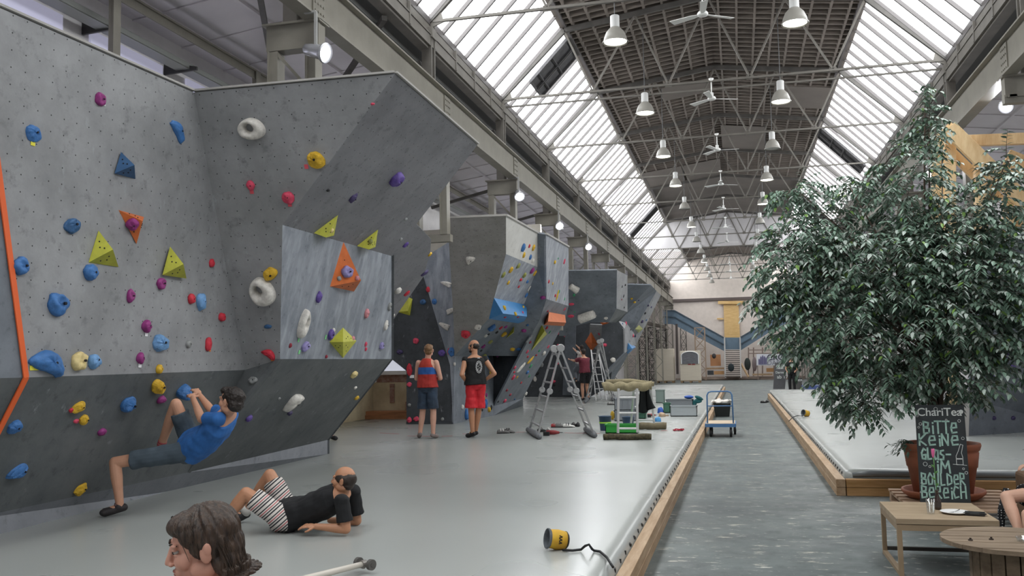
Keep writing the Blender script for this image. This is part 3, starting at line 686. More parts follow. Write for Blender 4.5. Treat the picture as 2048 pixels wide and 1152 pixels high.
def hold(u, v, w, h, c, kind='blob', rot=0, label=None, dep=None, near=None, tags=(), bolt=True, hole=None, lm=False):
    p, F = hitface(u, v, near); dd = (p-CAM).dot(FW)/FPX; W, H = w*dd*1.08, h*dd*1.08
    D_ = dep*dd if dep else min(W, H)*.42
    nm = 'climbing_hold'
    big = max(w, h) >= 11
    n = F.n
    if big:
        r = empty(nm, p)
        if kind == 'ring': surf_ring(r, p, n, W, H, D_, rot, tuple(k*dd for k in hole), hmat(c))
        else: surf_blob(r, p, n, W, H, D_, rot, len(HOLDS), kind, hmat(c))
        x, y, z = basis(n)
        if bolt and kind != 'ring':
            m = MB(); q_ = n.to_track_quat('Z', 'Y').to_matrix(); s_ = max(.006, min(W, H)*.07); m.lathe([(s_, D_*.8), (s_, D_*1.02), (s_*.4, D_*1.02)], 8, p+x*W*.1+y*H*.03, q_); m.build('bolt', mat('bolt_socket', '#26262a', .4, .5), r)
        for t_ in tags: sticker(r, *t_)
    else: r = surf_blob(None, p, n, W, H, D_, rot, len(HOLDS), kind, hmat(c), nm)
    HOLDS.append(dict(o=r, u=u, v=v, w=w, h=h, c=c, kind=kind, face=F.name, label=label, lm=lm)); r['category'] = 'climbing hold'
    return r
def onface(u, v, F): return at(u, v, pl=(F.n, F.pts[0]))
def volume(base, apex, hgt, c, label, near=None, m=None, dark=None):
    cu = sum(q_[0] for q_ in base)/len(base); cv = sum(q_[1] for q_ in base)/len(base)
    p, F = hitface(cu, cv, near); P = [onface(a, b_, F) for a, b_ in base]
    A = [at(a, b_, pl=(F.n, F.pts[0]+F.n*hgt)) for a, b_ in ([apex] if not isinstance(apex, list) else apex)]
    r = empty('wall_volume', sum(P, Vector())/len(P), label, 'wall volume')
    mb = MB(); n = len(P)
    if len(A) == 1: mb.add(P+A, [tuple(range(n))[::-1]]+[(i, (i+1) % n, n) for i in range(n)])
    else:           # ridge: base = [T1, T2, B2, B1], apex = [R1, R2]
        mb.add(P+A, [(3, 2, 1, 0), (0, 1, 5, 4), (4, 5, 2, 3), (0, 4, 3), (1, 2, 5)])
    mb.build('shell', m or mat('volume_'+NAMES[c].replace('-', '_').replace(' ', '_'), COL[c], .55, var=.1, scale=9), r)
    hb = MB()
    ce = [sum(t3, Vector())/3 for t3 in [(P[i], P[(i+1) % n], A[0]) for i in range(n)]]
    for i, cc in enumerate(ce):
        tn = (P[(i+1) % n]-P[i]).cross(A[0]-P[i]).normalized(); tn = tn if tn.dot(CAM-cc) > 0 else -tn
        if tn.dot(F.n) < 0: continue
        for k in range(3):
            q_ = cc+(P[i]-cc)*(.35 if k == 1 else 0)+(A[0]-cc)*(.35 if k == 2 else 0); hb.ell(q_, (.008, .008, .008), nu=6, nv=4)
    if hb.v and (P[0]-CAM).length < 16: hb.build('bolt_hole', mat('bolt_socket', '#26262a', .4, .5), r)
    HOLDS.append(dict(o=r, u=cu, v=cv, w=40, h=40, c=c, kind='volume', face=F.name, label=label, lm=True))
    # the shell can carry holds too
    fa = []
    for i in range(n if len(A) == 1 else 0):
        pts = [P[i], P[(i+1) % n], A[0]]; fa.append(pts)
    if len(A) == 2: fa = [[P[0], P[1], A[1], A[0]], [A[0], A[1], P[2], P[3]]]
    for pts in fa:
        nn = pnormal(pts)
        if nn.dot(F.n) < 0: continue
        bm = bmesh.new(); f = bm.faces.new([bm.verts.new(x_) for x_ in pts]); G = Face(); G.name = 'the '+NAMES[c]+' volume'; G.n = nn; G.pts = pts; G.bvh = BVHTree.FromBMesh(bm); bm.free(); FACES.append(G)
    return r
# volumes
volume([(242, 304), (229, 347), (271, 358)], (269, 330), .16, 'dblue', 'blue triangular pyramid volume in the upper middle of the nearest wall')
volume([(197, 461), (177, 525), (237, 534)], (226, 499), .17, 'yg', 'yellow-green pyramid volume, left of the two on the nearest wall')
volume([(340, 493), (325, 550), (373, 557)], (367, 528), .17, 'yg', 'yellow-green pyramid volume, right of the two on the nearest wall')
volume([(237, 420), (288, 434), (273, 488)], (285, 442), .12, 'orange', 'small orange triangular volume with a purple hold on the nearest wall')
volume([(676, 430), (628, 466), (668, 471)], (652, 475), .12, 'yg', 'yellow-green wedge at the fold of the big overhang, left of two')
volume([(756, 459), (714, 492), (751, 494)], (738, 499), .12, 'yg', 'yellow-green wedge at the fold of the big overhang, right of two')
volume([(687, 484), (660, 573), (708, 583)], (722, 561), .2, 'orange', 'large orange pyramid volume on the square facet, with a purple hold', 'square facet')
volume([(686, 655), (659, 684), (686, 716), (713, 682)], (686, 684), .16, 'yg', 'yellow-green diamond volume low on the square facet', 'square facet')
volume([(817, 594), (795, 624), (820, 631), (825, 598)], (816, 622), .15, 'yg', 'yellow-green volume on the dark panel beneath the overhang', 'the dark panel')
volume([(988, 596), (1053, 610), (1045, 648), (978, 638)], [(1006, 627), (1054, 633)], .3, 'lblue', 'wide blue box volume on the third wall', 'the panel above', mat('volume_bright_blue', '#3f83bd', .5, var=.08))
volume([(1098, 624), (1130, 630), (1128, 652), (1088, 650)], [(1096, 643), (1132, 645)], .28, 'orange', 'orange box volume at the fold of the slanting panel', 'the long slanting')
volume([(1029, 648), (1031, 670), (988, 697)], (1027, 664), .15, 'yg', 'long yellow-green spike volume under the blue box volume', 'the steep panel')
volume([(1084, 650), (1094, 668), (1062, 702)], (1089, 662), .15, 'yg', 'long yellow-green spike volume under the orange box volume', 'the long slanting')
volume([(1182, 664), (1170, 684), (1183, 702), (1196, 688)], (1184, 686), .15, 'orange', 'small orange diamond volume on the far hanging panel')
volume([(1197, 641), (1222, 643), (1206, 652)], (1208, 646), .12, 'orange', 'flat orange volume under the far dark block')
volume([(1278, 650), (1286, 658), (1277, 666), (1270, 658)], (1278, 659), .1, 'olive', 'small olive volume on the light edge panel far away')
volume([(1252, 680), (1272, 694), (1256, 708), (1249, 700)], (1264, 697), .35, 'lblue', 'blue cone volume at the light facet of the farthest wall', None, MATS['volume_bright_blue'])
H = hold
B_ = 'blob'
# nearest wall
H(199, 199, 24, 28, 'magenta', 'scoop', label='magenta hold with a white tag, highest on the nearest wall', tags=[(208, 208, 'w', 6, 7)])
H(62, 265, 42, 30, 'blue', 'wedge', 2.7, 'blue wedge hold with a yellow tag, upper left of the nearest wall', tags=[(65, 287, 'y', 11, 9)], lm=True)
H(354, 262, 50, 22, 'blue', 'bean', -.75, 'long slanting blue hold near the inside corner of the nearest wall', lm=True)
H(140, 449, 34, 34, 'dblue', 'wedge', 2.0, 'dark blue faceted hold left of the orange triangle, nearest wall')
H(40, 532, 34, 34, 'blue', 'scoop', label='blue scooped hold beside the orange edge strip', lm=True)
H(179, 545, 34, 30, 'blue', label='blue round hold under the left yellow-green pyramid')
H(112, 608, 44, 44, 'blue', 'scoop', label='big round blue hold on the left of the nearest wall', lm=True)
H(265, 448, 22, 24, 'magenta', label='magenta hold fixed on the small orange triangle')
H(260, 592, 20, 26, 'magenta', 'scoop', label='magenta hold between the two pyramids, slightly below them')
H(321, 567, 24, 22, 'magenta', 'scoop', label='magenta hold just below the right yellow-green pyramid')
H(381, 598, 18, 20, 'red', label='red hold touching the light blue one, nearest wall')
H(400, 603, 24, 34, 'lblue', label='light blue oval hold beside a red one, nearest wall', lm=True)
H(291, 652, 24, 24, 'magenta', label='magenta hold with a chalky top above the light blue block', tags=[(292, 668, 'w', 8, 9)])
H(316, 686, 50, 34, 'lblue', 'wedge', 3.0, 'large light blue block hold on the nearest wall', lm=True)
H(376, 688, 16, 14, 'grey', label='small grey hold right of the light blue block')
H(415, 688, 16, 26, 'red', label='red hold with an orange tag, low right on the nearest wall', tags=[(419, 700, 'o', 6, 6)])
H(422, 526, 14, 16, 'red', label='red hold right of the right yellow-green pyramid')
H(442, 634, 18, 18, 'red', label='red hold closest to the inside corner of the nearest wall')
H(279, 716, 20, 22, 'magenta', label='magenta hold with a white tag, left below the light blue block', tags=[(279, 731, 'w', 9, 8)])
H(93, 727, 84, 40, 'blue', 'bean', -.25, 'biggest blue hold, whale-shaped, low beside the orange edge strip', tags=[(68, 736, 'y', 24, 9)], lm=True)
H(156, 722, 38, 36, 'cream', 'scoop', label='cream and yellow hold between two blue holds', lm=True)
H(186, 720, 28, 28, 'lblue', 'pear', label='light blue hold touching the cream hold on its right')
H(317, 738, 18, 18, 'yellow', label='small square yellow hold just above the fold of the nearest wall')
H(316, 770, 32, 38, 'yellow', 'wedge', 1.0, 'yellow faceted hold just below the fold, left of the climber', lm=True)
H(322, 799, 24, 16, 'magenta', label='magenta hold under the yellow faceted hold, left of the climber')
H(257, 808, 46, 32, 'blue', 'wedge', label='blue hold left of the climber on the undercut foot', lm=True)
H(158, 812, 36, 22, 'yellow', 'wedge', .5, 'yellow hold with a red end on the undercut foot, upper of two')
H(142, 820, 12, 10, 'red', label='red nub at the left end of the upper yellow hold')
H(168, 837, 24, 22, 'yellow', 'wedge', .8, 'yellow hold with a pink nub on the undercut foot, lower of two')
H(152, 842, 14, 9, 'pink', label='pink nub at the left end of the lower yellow hold')
H(26, 853, 40, 28, 'blue', 'wedge', 2.8, 'blue hold at the left picture edge, level with the orange strip end')
H(38, 940, 54, 28, 'blue', 'wedge', .4, 'lowest blue hold at the left edge of the undercut foot')
H(162, 976, 34, 22, 'yellow', 'wedge', .6, 'lowest yellow hold, just above the kickboard')
H(203, 863, 20, 16, 'magenta', label='magenta hold in the middle of the undercut foot')
H(365, 781, 36, 26, 'blue', 'wedge', .2, 'blue hold gripped by the climber in blue', dep=26)
H(507, 761, 20, 14, 'grey', 'scoop', label='small grey hold above and right of the climber')
H(497, 836, 16, 14, 'purple', label='purple hold right of the climber\'s head')
# ring face
H(505, 257, 52, 40, 'white', 'ring', -.1, 'white ring hold high on the face beside the inside corner', hole=(-4, 2, 9, 8), lm=True)
H(629, 318, 42, 32, 'yellow', 'wedge', 2.6, 'yellow faceted hold with a pink tag high on the ring-hold face', tags=[(613, 333, 'p', 8, 9)], lm=True)
H(502, 371, 16, 20, 'pink', label='pink hold with a striped tag under the upper ring', tags=[(504, 384, 'p', 8, 7)])
H(577, 395, 22, 24, 'pink', label='rounder pink hold with a pink tag, right of the striped-tag one', tags=[(580, 409, 'p', 8, 8)])
H(543, 549, 28, 30, 'yellow', 'wedge', -1.0, 'yellow faceted hold just above the lower white ring')
H(527, 582, 46, 56, 'white', 'ring', .2, 'big white ring hold, lower one on the ring-hold face', hole=(-5, 6, 8, 9), lm=True)
H(536, 653, 16, 8, 'dblue', label='thin blue foot chip below the lower white ring', bolt=False)
H(539, 708, 28, 16, 'red', 'bean', -.7, 'red knobbly hold low at the bottom of the ring-hold face', tags=[(545, 719, 'o', 7, 6)])
# overhang
H(792, 356, 32, 32, 'purple', label='purple ball hold on the big overhang', lm=True)
H(706, 395, 17, 22, 'dpurple', 'wedge', label='dark purple hold on the big overhang, left of the purple ball')
H(656, 380, 8, 7, 'black'); H(745, 208, 8, 5, 'pink'); H(811, 438, 9, 7, 'grey'); H(801, 478, 8, 7, 'grey'); H(580, 302-2, 4, 4, 'grey')
H(811, 489, 11, 14, 'purple', 'scoop', label='small purple hold at the right end of the big overhang')
H(693, 543, 26, 22, 'lav', 'scoop', label='lavender hold on the large orange pyramid')
H(678, 557, 10, 9, 'grey'); H(714, 556, 10, 9, 'rose')
H(663, 461, 10, 9, 'cream'); H(741, 483, 9, 10, 'olive')
# square facet
H(636, 594, 16, 21, 'purple', label='lavender-topped purple hold left of the orange pyramid', near='square facet')
H(604, 647, 28, 56, 'white', 'ring', .0, 'slim white teardrop ring hold on the square facet', hole=(3, 2, 4, 8), tags=[(597, 679, 'g', 6, 10)], lm=True, near='square facet')
H(610, 692, 26, 18, 'lav', 'scoop', .5, 'lavender hold with a green tag under the slim ring', tags=[(598, 704, 'g', 7, 8)], near='square facet')
H(660, 669, 18, 22, 'purple', 'scoop', label='purple hold touching the diamond volume on its left', tags=[(651, 674, 'g', 5, 9)], near='square facet')
H(666, 662, 9, 12, 'white', label='small white knob above the diamond volume\'s left corner', near='square facet')
H(580, 691, 8, 9, 'dred', near='square facet'); H(652, 713, 7, 7, 'dred', near='square facet')
H(732, 627, 14, 18, 'rose', label='round pale rose hold on the square facet under the chalk marks', near='square facet')
H(731, 688, 7, 10, 'pink', near='square facet'); H(731, 698, 7, 8, 'pink', near='square facet')
H(705, 677, 12, 10, 'rose', near='square facet'); H(762, 691, 15, 14, 'lav', 'scoop', label='lavender hold in the lower right of the square facet', near='square facet')
H(771, 651, 14, 20, 'white', 'wedge', -.3, 'white pointed hold near the right edge of the square facet', near='square facet')
H(778, 613, 12, 16, 'grey', 'scoop', label='grey scooped hold on the right edge of the square facet', near='square facet')
H(669, 684, 12, 9, 'grey')
H(795, 580, 17, 15, 'white', label='white knob right of the square facet, on the overhang end'); H(813, 586, 9, 14, 'red'); H(785, 632, 7, 12, 'white', near='overhang'); H(853, 543, 9, 18, 'dpurple', 'blob', -.5, near='overhang'); H(860, 508, 7, 10, 'yellow', near='overhang')
# underside
H(707, 748, 18, 16, 'cream', label='cream knob hanging on the underside of the nearest wall', near='underside'); H(713, 795, 14, 10, 'yellow', near='underside')
H(710, 775, 10, 7, 'white', near='underside')
H(585, 802, 46, 30, 'white', 'bean', .8, 'long curved white hold under the cantilever', lm=True); H(579, 826, 17, 10, 'dpurple', label='dark purple hold below the long curved white one')
H(558, 797, 8, 6, 'grey')
# dark panel and facet
dp = 'the dark panel'
H(846, 604, 12, 10, 'dblue', near=dp); H(832, 682, 11, 11, 'pink', near=dp); H(800, 704, 12, 9, 'dpurple', near=dp); H(884, 706, 14, 12, 'purple', near=dp)
H(819, 740, 11, 24, 'red', near=dp, tags=[(824, 753, 'w', 9, 6)], label='tall red hold at the left edge of the dark panel'); H(819, 769, 9, 9, 'pink', near=dp)
H(819, 840, 10, 10, 'pink', near=dp); H(833, 838, 12, 9, 'pink', near=dp); H(819, 810, 6, 6, 'grey', near=dp); H(885, 838, 6, 7, 'grey', near=dp)
ff = 'the blue-grey facet'
H(856, 579, 8, 11, 'red', near=ff); H(869, 603, 9, 11, 'blue', near=ff); H(893, 568, 10, 20, 'white', 'bean', 1.2, 'uppermost white hold on the blue-grey facet', near=ff)
H(903, 621, 10, 23, 'white', 'bean', -1.2, 'middle white hold on the edge of the blue-grey facet', near=ff); H(890, 652, 11, 21, 'white', 'bean', 1.1, 'lowest white hold on the blue-grey facet', near=ff)
H(903, 704, 13, 18, 'blue', near=ff, label='blue hold between the heads of the two standing men', lm=True); H(897, 703, 4, 12, 'pink', near=ff)
# tall grey face
tg = 'the tall grey face'
H(940, 519, 20, 14, 'white', 'bean', .7, 'white bone-shaped hold on the tall grey face', near=tg, lm=True); H(931, 667, 18, 19, 'red', near=tg, label='big red hold above the bearded man', lm=True)
H(957, 653, 19, 12, 'white', 'wedge', .6, 'white wing-shaped hold left of the blue box volume', near=tg)
pu = 'the pale upper panel'
for a in ((1045, 495, 12, 16, 'blue'), (1058, 492, 6, 8, 'red'), (1066, 495, 9, 12, 'yellow'), (1047, 510, 8, 11, 'yellow'), (1060, 514, 8, 10, 'blue'), (1065, 521, 8, 8, 'white')): H(*a, near=pu)
pa = 'the panel above'
for a in ((1021, 539, 10, 13, 'yellow'), (1036, 531, 9, 12, 'olive'), (1006, 549, 9, 12, 'olive'), (1048, 550, 9, 12, 'olive'), (1063, 541, 10, 13, 'magenta'), (1069, 546, 7, 11, 'yellow'), (1041, 559, 8, 7, 'red'), (1054, 563, 7, 7, 'blue'), (1016, 565, 7, 9, 'yellow'), (1037, 573, 5, 6, 'red'), (1058, 577, 4, 12, 'white'), (1052, 590, 7, 10, 'blue')): H(*a, near=pa)
for a in ((1008, 616, 9, 10, 'yellow'), (1030, 628, 8, 8, 'yellow'), (1046, 614, 6, 6, 'yellow'), (1010, 634, 9, 5, 'red'), (1036, 634, 9, 4, 'red'), (1045, 625, 5, 5, 'pink')): H(*a, near='the light blue volume')
sp = 'the steep panel'
for a in ((982, 654, 18, 17, 'blue'), (1001, 655, 9, 8, 'red'), (1011, 653, 8, 7, 'magenta'), (1035, 654, 11, 13, 'yellow'), (971, 671, 13, 7, 'white'), (993, 664, 7, 7, 'black'), (980, 683, 14, 9, 'olive'), (966, 692, 9, 10, 'magenta'), (962, 701, 8, 5, 'black'), (986, 703, 13, 12, 'olive'), (954, 697, 8, 8, 'black'), (977, 668, 8, 5, 'black')): H(*a, near=sp)
uf = 'the upright foot'
for a in ((972, 717, 12, 14, 'blue'), (980, 746, 6, 13, 'yellow'), (978, 757, 7, 5, 'black'), (967, 795, 9, 9, 'olive'), (972, 790, 6, 8, 'magenta'), (971, 807, 10, 16, 'blue'), (977, 819, 10, 10, 'yellow'), (982, 815, 6, 9, 'black'), (964, 820, 5, 5, 'black'), (932, 829, 16, 20, 'blue'), (924, 814, 8, 9, 'white'), (926, 736, 12, 26, 'white'), (978, 727, 4, 5, 'black'), (918, 738, 4, 8, 'grey'), (905, 728, 6, 7, 'white')): H(*a, near=uf)
for a in ((1086, 595, 10, 8, 'magenta'), (1048, 661, 10, 8, 'magenta'), (1025, 698, 9, 8, 'yellow'), (1037, 698, 9, 7, 'blue'), (1012, 737, 9, 9, 'black'), (1026, 722, 6, 6, 'magenta'), (1055, 650, 6, 5, 'dblue')): H(*a, near='the recessed')
ua = 'the upright panel above'
for a in ((1109, 524, 7, 7, 'yellow'), (1116, 517, 3, 4, 'green'), (1128, 523, 5, 10, 'pink'), (1097, 563, 5, 7, 'red'), (1105, 567, 4, 6, 'yellow'), (1114, 591, 5, 20, 'yellow'), (1110, 591, 5, 6, 'red'), (1118, 583, 4, 7, 'green'), (1129, 598, 3, 6, 'green')): H(*a, near=ua)
ls = 'the long slanting'
for a in ((1129, 618, 4, 7, 'pink'), (1095, 622, 6, 5, 'dred'), (1093, 655, 6, 7, 'red'), (1099, 664, 4, 7, 'green'), (1054, 703, 6, 8, 'pink'), (1060, 684, 7, 6, 'dred'), (1029, 735, 6, 8, 'pink'), (1041, 735, 8, 26, 'white', 'blob', -.6), (1060, 720, 7, 22, 'yellow', 'blob', -.7), (1026, 754, 8, 12, 'pink'), (1034, 754, 4, 6, 'yellow'), (1028, 744, 6, 5, 'red'), (1055, 713, 6, 5, 'red'), (1061, 732, 5, 9, 'green'), (1054, 744, 8, 8, 'blue'), (1058, 752, 4, 6, 'green'), (1013, 780, 6, 6, 'dred'), (1020, 789, 7, 6, 'dred'), (1009, 801, 8, 8, 'pink'), (1029, 798, 5, 4, 'dblue'), (1087, 706, 11, 9, 'white'), (1096, 693, 5, 7, 'pink'), (1072, 710, 7, 5, 'dred'), (1052, 786, 7, 8, 'white'), (1049, 684, 5, 20, 'grey', 'blob', -.45), (1078, 701, 5, 6, 'green'), (996, 803, 4, 5, 'black'), (1042, 765, 4, 5, 'red')): H(*a[:5], *(a[5:] if len(a) > 5 else ()), near=ls)
# far block
fb = 'the far block'
def tube_hold(u0, v0, u1, v1, r0, r1, label):
    p, F = hitface((u0+u1)/2, (v0+v1)/2, fb); a = onface(u0, v0, F)+F.n*.1; c = onface(u1, v1, F)+F.n*.12
    r = empty('climbing_hold', (a+c)/2); m = MB(); m.tube([a+(a-c)*.04, a, a+(c-a)*.1, a+(c-a)*.6, c, c+(c-a)*.03], [r0*.6, r0, r0*.98, r0*.8+r1*.2, r1, r1*.5], 16); m.build('hold_body', hmat('cream' if 0 else 'white'), r, True)
    m = MB(); m.beam(a+(c-a)*.3-F.n*.12, a+(c-a)*.3, .06, .06); m.beam(a+(c-a)*.7-F.n*.12, a+(c-a)*.7, .06, .06); m.build('mount', MATS['hold_white'], r)
    r['category'] = 'climbing hold'; r['label'] = label
tube_hold(1141, 568, 1155, 576, .1, .12, 'short white tube hold high on the far dark block')
tube_hold(1160, 634, 1188, 623, .16, .14, 'long white tube hold lower on the far dark block')
for a in ((1143, 608, 10, 6, 'pink'), (1142, 632, 12, 7, 'pink'), (1148, 590, 5, 7, 'green'), (1212, 636, 7, 6, 'white'), (1191, 631, 4, 4, 'white'), (1149, 624, 3, 3, 'green')): H(*a, near=fb)
for a in ((1244, 573, 3, 5, 'black'), (1250, 570, 4, 4, 'black'), (1247, 592, 3, 6, 'black'), (1243, 599, 3, 3, 'dred'), (1248, 615, 3, 4, 'black')): H(*a, near='the light side')
for a in ((1263, 597, 6, 5, 'yellow'), (1269, 604, 7, 5, 'yellow'), (1277, 600, 4, 4, 'dpurple')): H(*a, near='the farthest overhang')
for a in ((1302, 614, 6, 4, 'dpurple'), (1290, 626, 5, 5, 'black'), (1284, 643, 7, 6, 'dpurple'), (1296, 608, 4, 4, 'dpurple'), (1270, 672, 5, 5, 'dpurple'), (1292, 640, 4, 4, 'dblue')): H(*a, near='the light edge')
for a in ((1245, 648, 3, 5, 'dblue'), (1252, 647, 4, 7, 'pink'), (1261, 659, 3, 4, 'black'), (1266, 671, 4, 7, 'pink'), (1259, 682, 4, 4, 'grey')): H(*a, near='the light facet')
for a in ((1210, 690, 8, 6, 'pink'), (1226, 720, 10, 9, 'white')): H(*a, near='the dark faceted')
for a in ((1130, 670, 5, 8, 'pink'), (1129, 696, 5, 6, 'pink'), (1115, 665, 7, 9, 'pink'), (1116, 690, 5, 4, 'pink'), (1115, 727, 6, 4, 'pink'), (1106, 763, 11, 6, 'pink'), (1074, 746, 7, 7, 'black'), (1083, 730, 8, 10, 'grey'), (1070, 758, 6, 10, 'white'), (1108, 770, 6, 5, 'black')): H(*a, near='the far recess')
H(1198, 668, 3, 7, 'pink', near='the small hanging')
# right-hand wall
rh = 'the right-hand'
for a in ((2018, 709, 22, 18, 'purple'), (2018, 735, 22, 12, 'purple'), (1979, 753, 22, 12, 'purple'), (1993, 697, 10, 8, 'purple'), (1985, 560, 22, 16, 'dpurple'), (2002, 572, 12, 14, 'dpurple')): H(*a, near=rh+' overhang')
H(1988, 836, 9, 8, 'dpurple', near=rh+' foot'); H(2026, 836, 9, 8, 'dpurple', near=rh+' foot')
# labels of the small holds: colour, face, and what they sit next to
def side(a, b_):
    du, dv = a['u']-b_['u'], a['v']-b_['v']
    if abs(dv) > 1.2*abs(du): return 'below' if dv > 0 else 'above'
    if abs(du) > 1.2*abs(dv): return 'right of' if du > 0 else 'left of'
    return ('lower ' if dv > 0 else 'upper ')+('right of' if du > 0 else 'left of')
used = {}
def shp(h): return 'tall ' if h['h'] > 1.6*h['w'] else 'flat ' if h['w'] > 1.5*h['h'] else ''
def szw(h): return 'tiny ' if max(h['w'], h['h']) <= 5 else 'small ' if max(h['w'], h['h']) <= 10 else ''
for h in HOLDS:
    if h['label']: h['o']['label'] = h['label']; used[h['label']] = 1
todo = [h for h in HOLDS if not h['label']]
groups = {}
for h in todo:
    same = [k for k in HOLDS if k is not h and k['face'] == h['face']]
    others = sorted(same or [k for k in HOLDS if k is not h], key=lambda k: math.hypot(k['u']-h['u'], k['v']-h['v']))
    nb = others[0]; nbn = (NAMES[nb['c']]+(' volume' if nb['kind'] == 'volume' else ' one'))
    h['txt'] = '%s%s%s hold on %s, %s the %s' % (szw(h), shp(h), NAMES[h['c']], h['face'], side(h, nb), nbn)
    for w_ in (shp(h), szw(h)):
        if w_ and len(h['txt'].split()) > 14: h['txt'] = h['txt'].replace(w_, '', 1)
    groups.setdefault(h['txt'], []).append(h)
SEQ = ['upper', 'lower', 'third', 'fourth', 'fifth']
for t_, g_ in groups.items():
    g_.sort(key=lambda k: k['v'])
    for i, h in enumerate(g_):
        s_ = t_ if len(g_) == 1 else ('%s %s' % ((['topmost', 'lowest'] if len(g_) == 2 else ['topmost', 'middle', 'lowest', 'next lower'])[min(i, 3)], t_))
        h['o']['label'] = s_.replace('tiny tall', 'tiny').strip()
for h in HOLDS:
    h['o']['group'] = 'wall volumes' if h['kind'] == 'volume' else '%s climbing holds' % NAMES[h['c']]

# ------------------------------------------------------------------ mats and kerbs
def mat_strip(name, prof, y0, y1, ny, seed):
    "a long padded mat: cross profile (x, z) swept along y, gently uneven"
    V = []; rr = random.Random(seed); n = len(prof)
    for j in range(ny+1):
        y = y0+(y1-y0)*j/ny
        for i, (x, z, k) in enumerate(prof):
            dx = k*(.012*noise.noise(Vector((3, y*.9, seed)))+.007*noise.noise(Vector((3, y*4, seed))))
            dz = k*.006*noise.noise(Vector((x, y*2, seed)))
            V.append((x+dx, y, z+dz))
    F = [(j*n+i, j*n+i+1, (j+1)*n+i+1, (j+1)*n+i) for j in range(ny) for i in range(n-1)]
    F += [tuple(range(n))[::-1], tuple(ny*n+i for i in range(n))]
    m = MB(); m.add(V, F); return m.build(name, VINYL, None, True)
xe = -.94
prof = [(-9.55, .02, 0), (-9.55, .3, 0), (-6, .3, 0), (-3, .3, 0), (xe-.25, .3, .3), (xe-.1, .297, .8), (xe-.04, .288, 1), (xe, .268, 1), (xe+.018, .24, .6), (xe+.028, .205, .1), (xe+.034, .19, 0), (xe+.034, .02, 0)]
o = mat_strip('crash_mat', prof, -2, 51, 260, 2); tag(o, 'big grey vinyl landing mat covering the left side below the climbing walls', 'mat')
m = MB(); y = 2.0; rr = random.Random(3)
while y < 50:
    m.box((xe+.022, y, .22), (.02, .022, .03), M=Matrix.Rotation(rr.uniform(-.5, .5), 3, 'X'))
    if rr.random() < .4: m.box((xe+.026, y+.05, .208), (.015, .014, .022))
    y += .3 if y < 12 else .34
e = m.build('lacing_eyelets', BLACK, o); e['kind'] = 'stuff'
xr = 1.23
prof = [(8.75, .02, 0), (8.75, .3, 0), (5, .3, 0), (xr+.3, .3, .3), (xr+.1, .297, .8), (xr+.04, .288, 1), (xr, .268, 1), (xr-.015, .24, .6), (xr-.022, .205, .1), (xr-.025, .19, 0), (xr-.025, .02, 0)]
o = mat_strip('crash_mat', prof, 11.98, 41.5, 160, 5); tag(o, 'grey vinyl landing mat of the right-hand pit, behind the ficus', 'mat')
m = MB(); y = 12.3
while y < 40: m.box((xr-.018, y, .225), (.02, .02, .03), M=Matrix.Rotation(rr.uniform(-.6, .6), 3, 'X')); y += .27
e = m.build('lacing_eyelets', BLACK, o); e['kind'] = 'stuff'
m = MB(); m.tube([(1.3, 11.98, .235), (1.5, 11.955, .26), (2.2, 11.95, .262), (3.2, 11.96, .26), (3.9, 11.97, .24)], [.03, .045, .045, .04, .02], 10); m.build('front_pocket', mat('dark_grey_vinyl', '#6b7072', .4), o, True)
def kerb(pts, label, cross=False):
    m = MB()
    for (x0, y0, x1, y1) in pts: m.prism([(x0, y0, 0), (x1, y0, 0), (x1, y1, 0), (x0, y1, 0)], (0, 0, .098)); m.prism([(x0, y0, .102), (x1, y0, .102), (x1, y1, .102), (x0, y1, .102)], (0, 0, .098))
    o = m.build('wooden_kerb', WOOD if not cross else WOODX, bevel=.004); tag(o, label, 'kerb', 'wooden kerbs'); return o
kerb([(-.9, y, -.8, y+3.99) for y in (-2, 2, 6, 10, 14, 18, 22, 26, 30, 34, 38, 42, 46)], 'long pale wooden kerb along the left mat, beside the concrete path')
kerb([(1.09, y, 1.2, y+3.99) for y in (11.84, 15.84, 19.84, 23.84, 27.84, 31.84, 35.84)], 'long wooden kerb along the right mat, running away beside the path')
kerb([(1.21, 11.84, 4.6, 11.94), (4.61, 11.84, 8.7, 11.94)], 'front wooden kerb of the right-hand pit, behind the ficus pot', True)
# bench step by the aisle parapet
m = MB(); a = at(735, 838, z=.3); m.box((-8.45, 22.3, .35), (2.2, .5, .1)); m.box((-8.45, 22.32, .45), (2.2, .45, .1)); o = m.build('timber_step', mat('brown_timber', '#a5714c', .6, var=.2, scale=3, stretch=(1, 6, 6)), bevel=.005); tag(o, 'low brown timber step in front of the old plaster parapet', 'step')

# ------------------------------------------------------------------ pot, ficus and blackboard
TERRA = mat('terracotta', '#9a5a3e', .7, var=.1, scale=6)
PX, PY, PZ = 2.1, 10.82, .14
m = MB()
for k in range(7): m.box((1.64+1.2/2, 10.06+k*.235, .129), (1.2, .12, .022))
for x in (1.7, 2.24, 2.78): m.box((x, 10.76, .011), (.1, 1.52, .022)); m.box((x, 10.76, .107), (.1, 1.52, .022))
for x in (1.7, 2.24, 2.78):
    for y in (10.06, 10.76, 11.45): m.box((x, y, .059), (.1, .12, .074))
o = m.build('pallet', mat('weathered_pallet_wood', '#a88c74', .8, var=.2, scale=4, stretch=(1, 6, 6))); tag(o, 'weathered wooden pallet under the terracotta pot', 'pallet')
r = empty('flower_pot', (PX, PY, PZ), 'big terracotta-coloured pot of the ficus, standing in a saucer', 'plant pot')
m = MB(); m.lathe([(.25, .01), (.29, .02), (.345, .34), (.355, .345), (.375, .5), (.365, .51), (.385, .53), (.40, .575), (.395, .6), (.36, .6), (.35, .56), (.34, .5), (.02, .5)], 40, (PX, PY, PZ), cap=False); m.build('pot', TERRA, r, True)
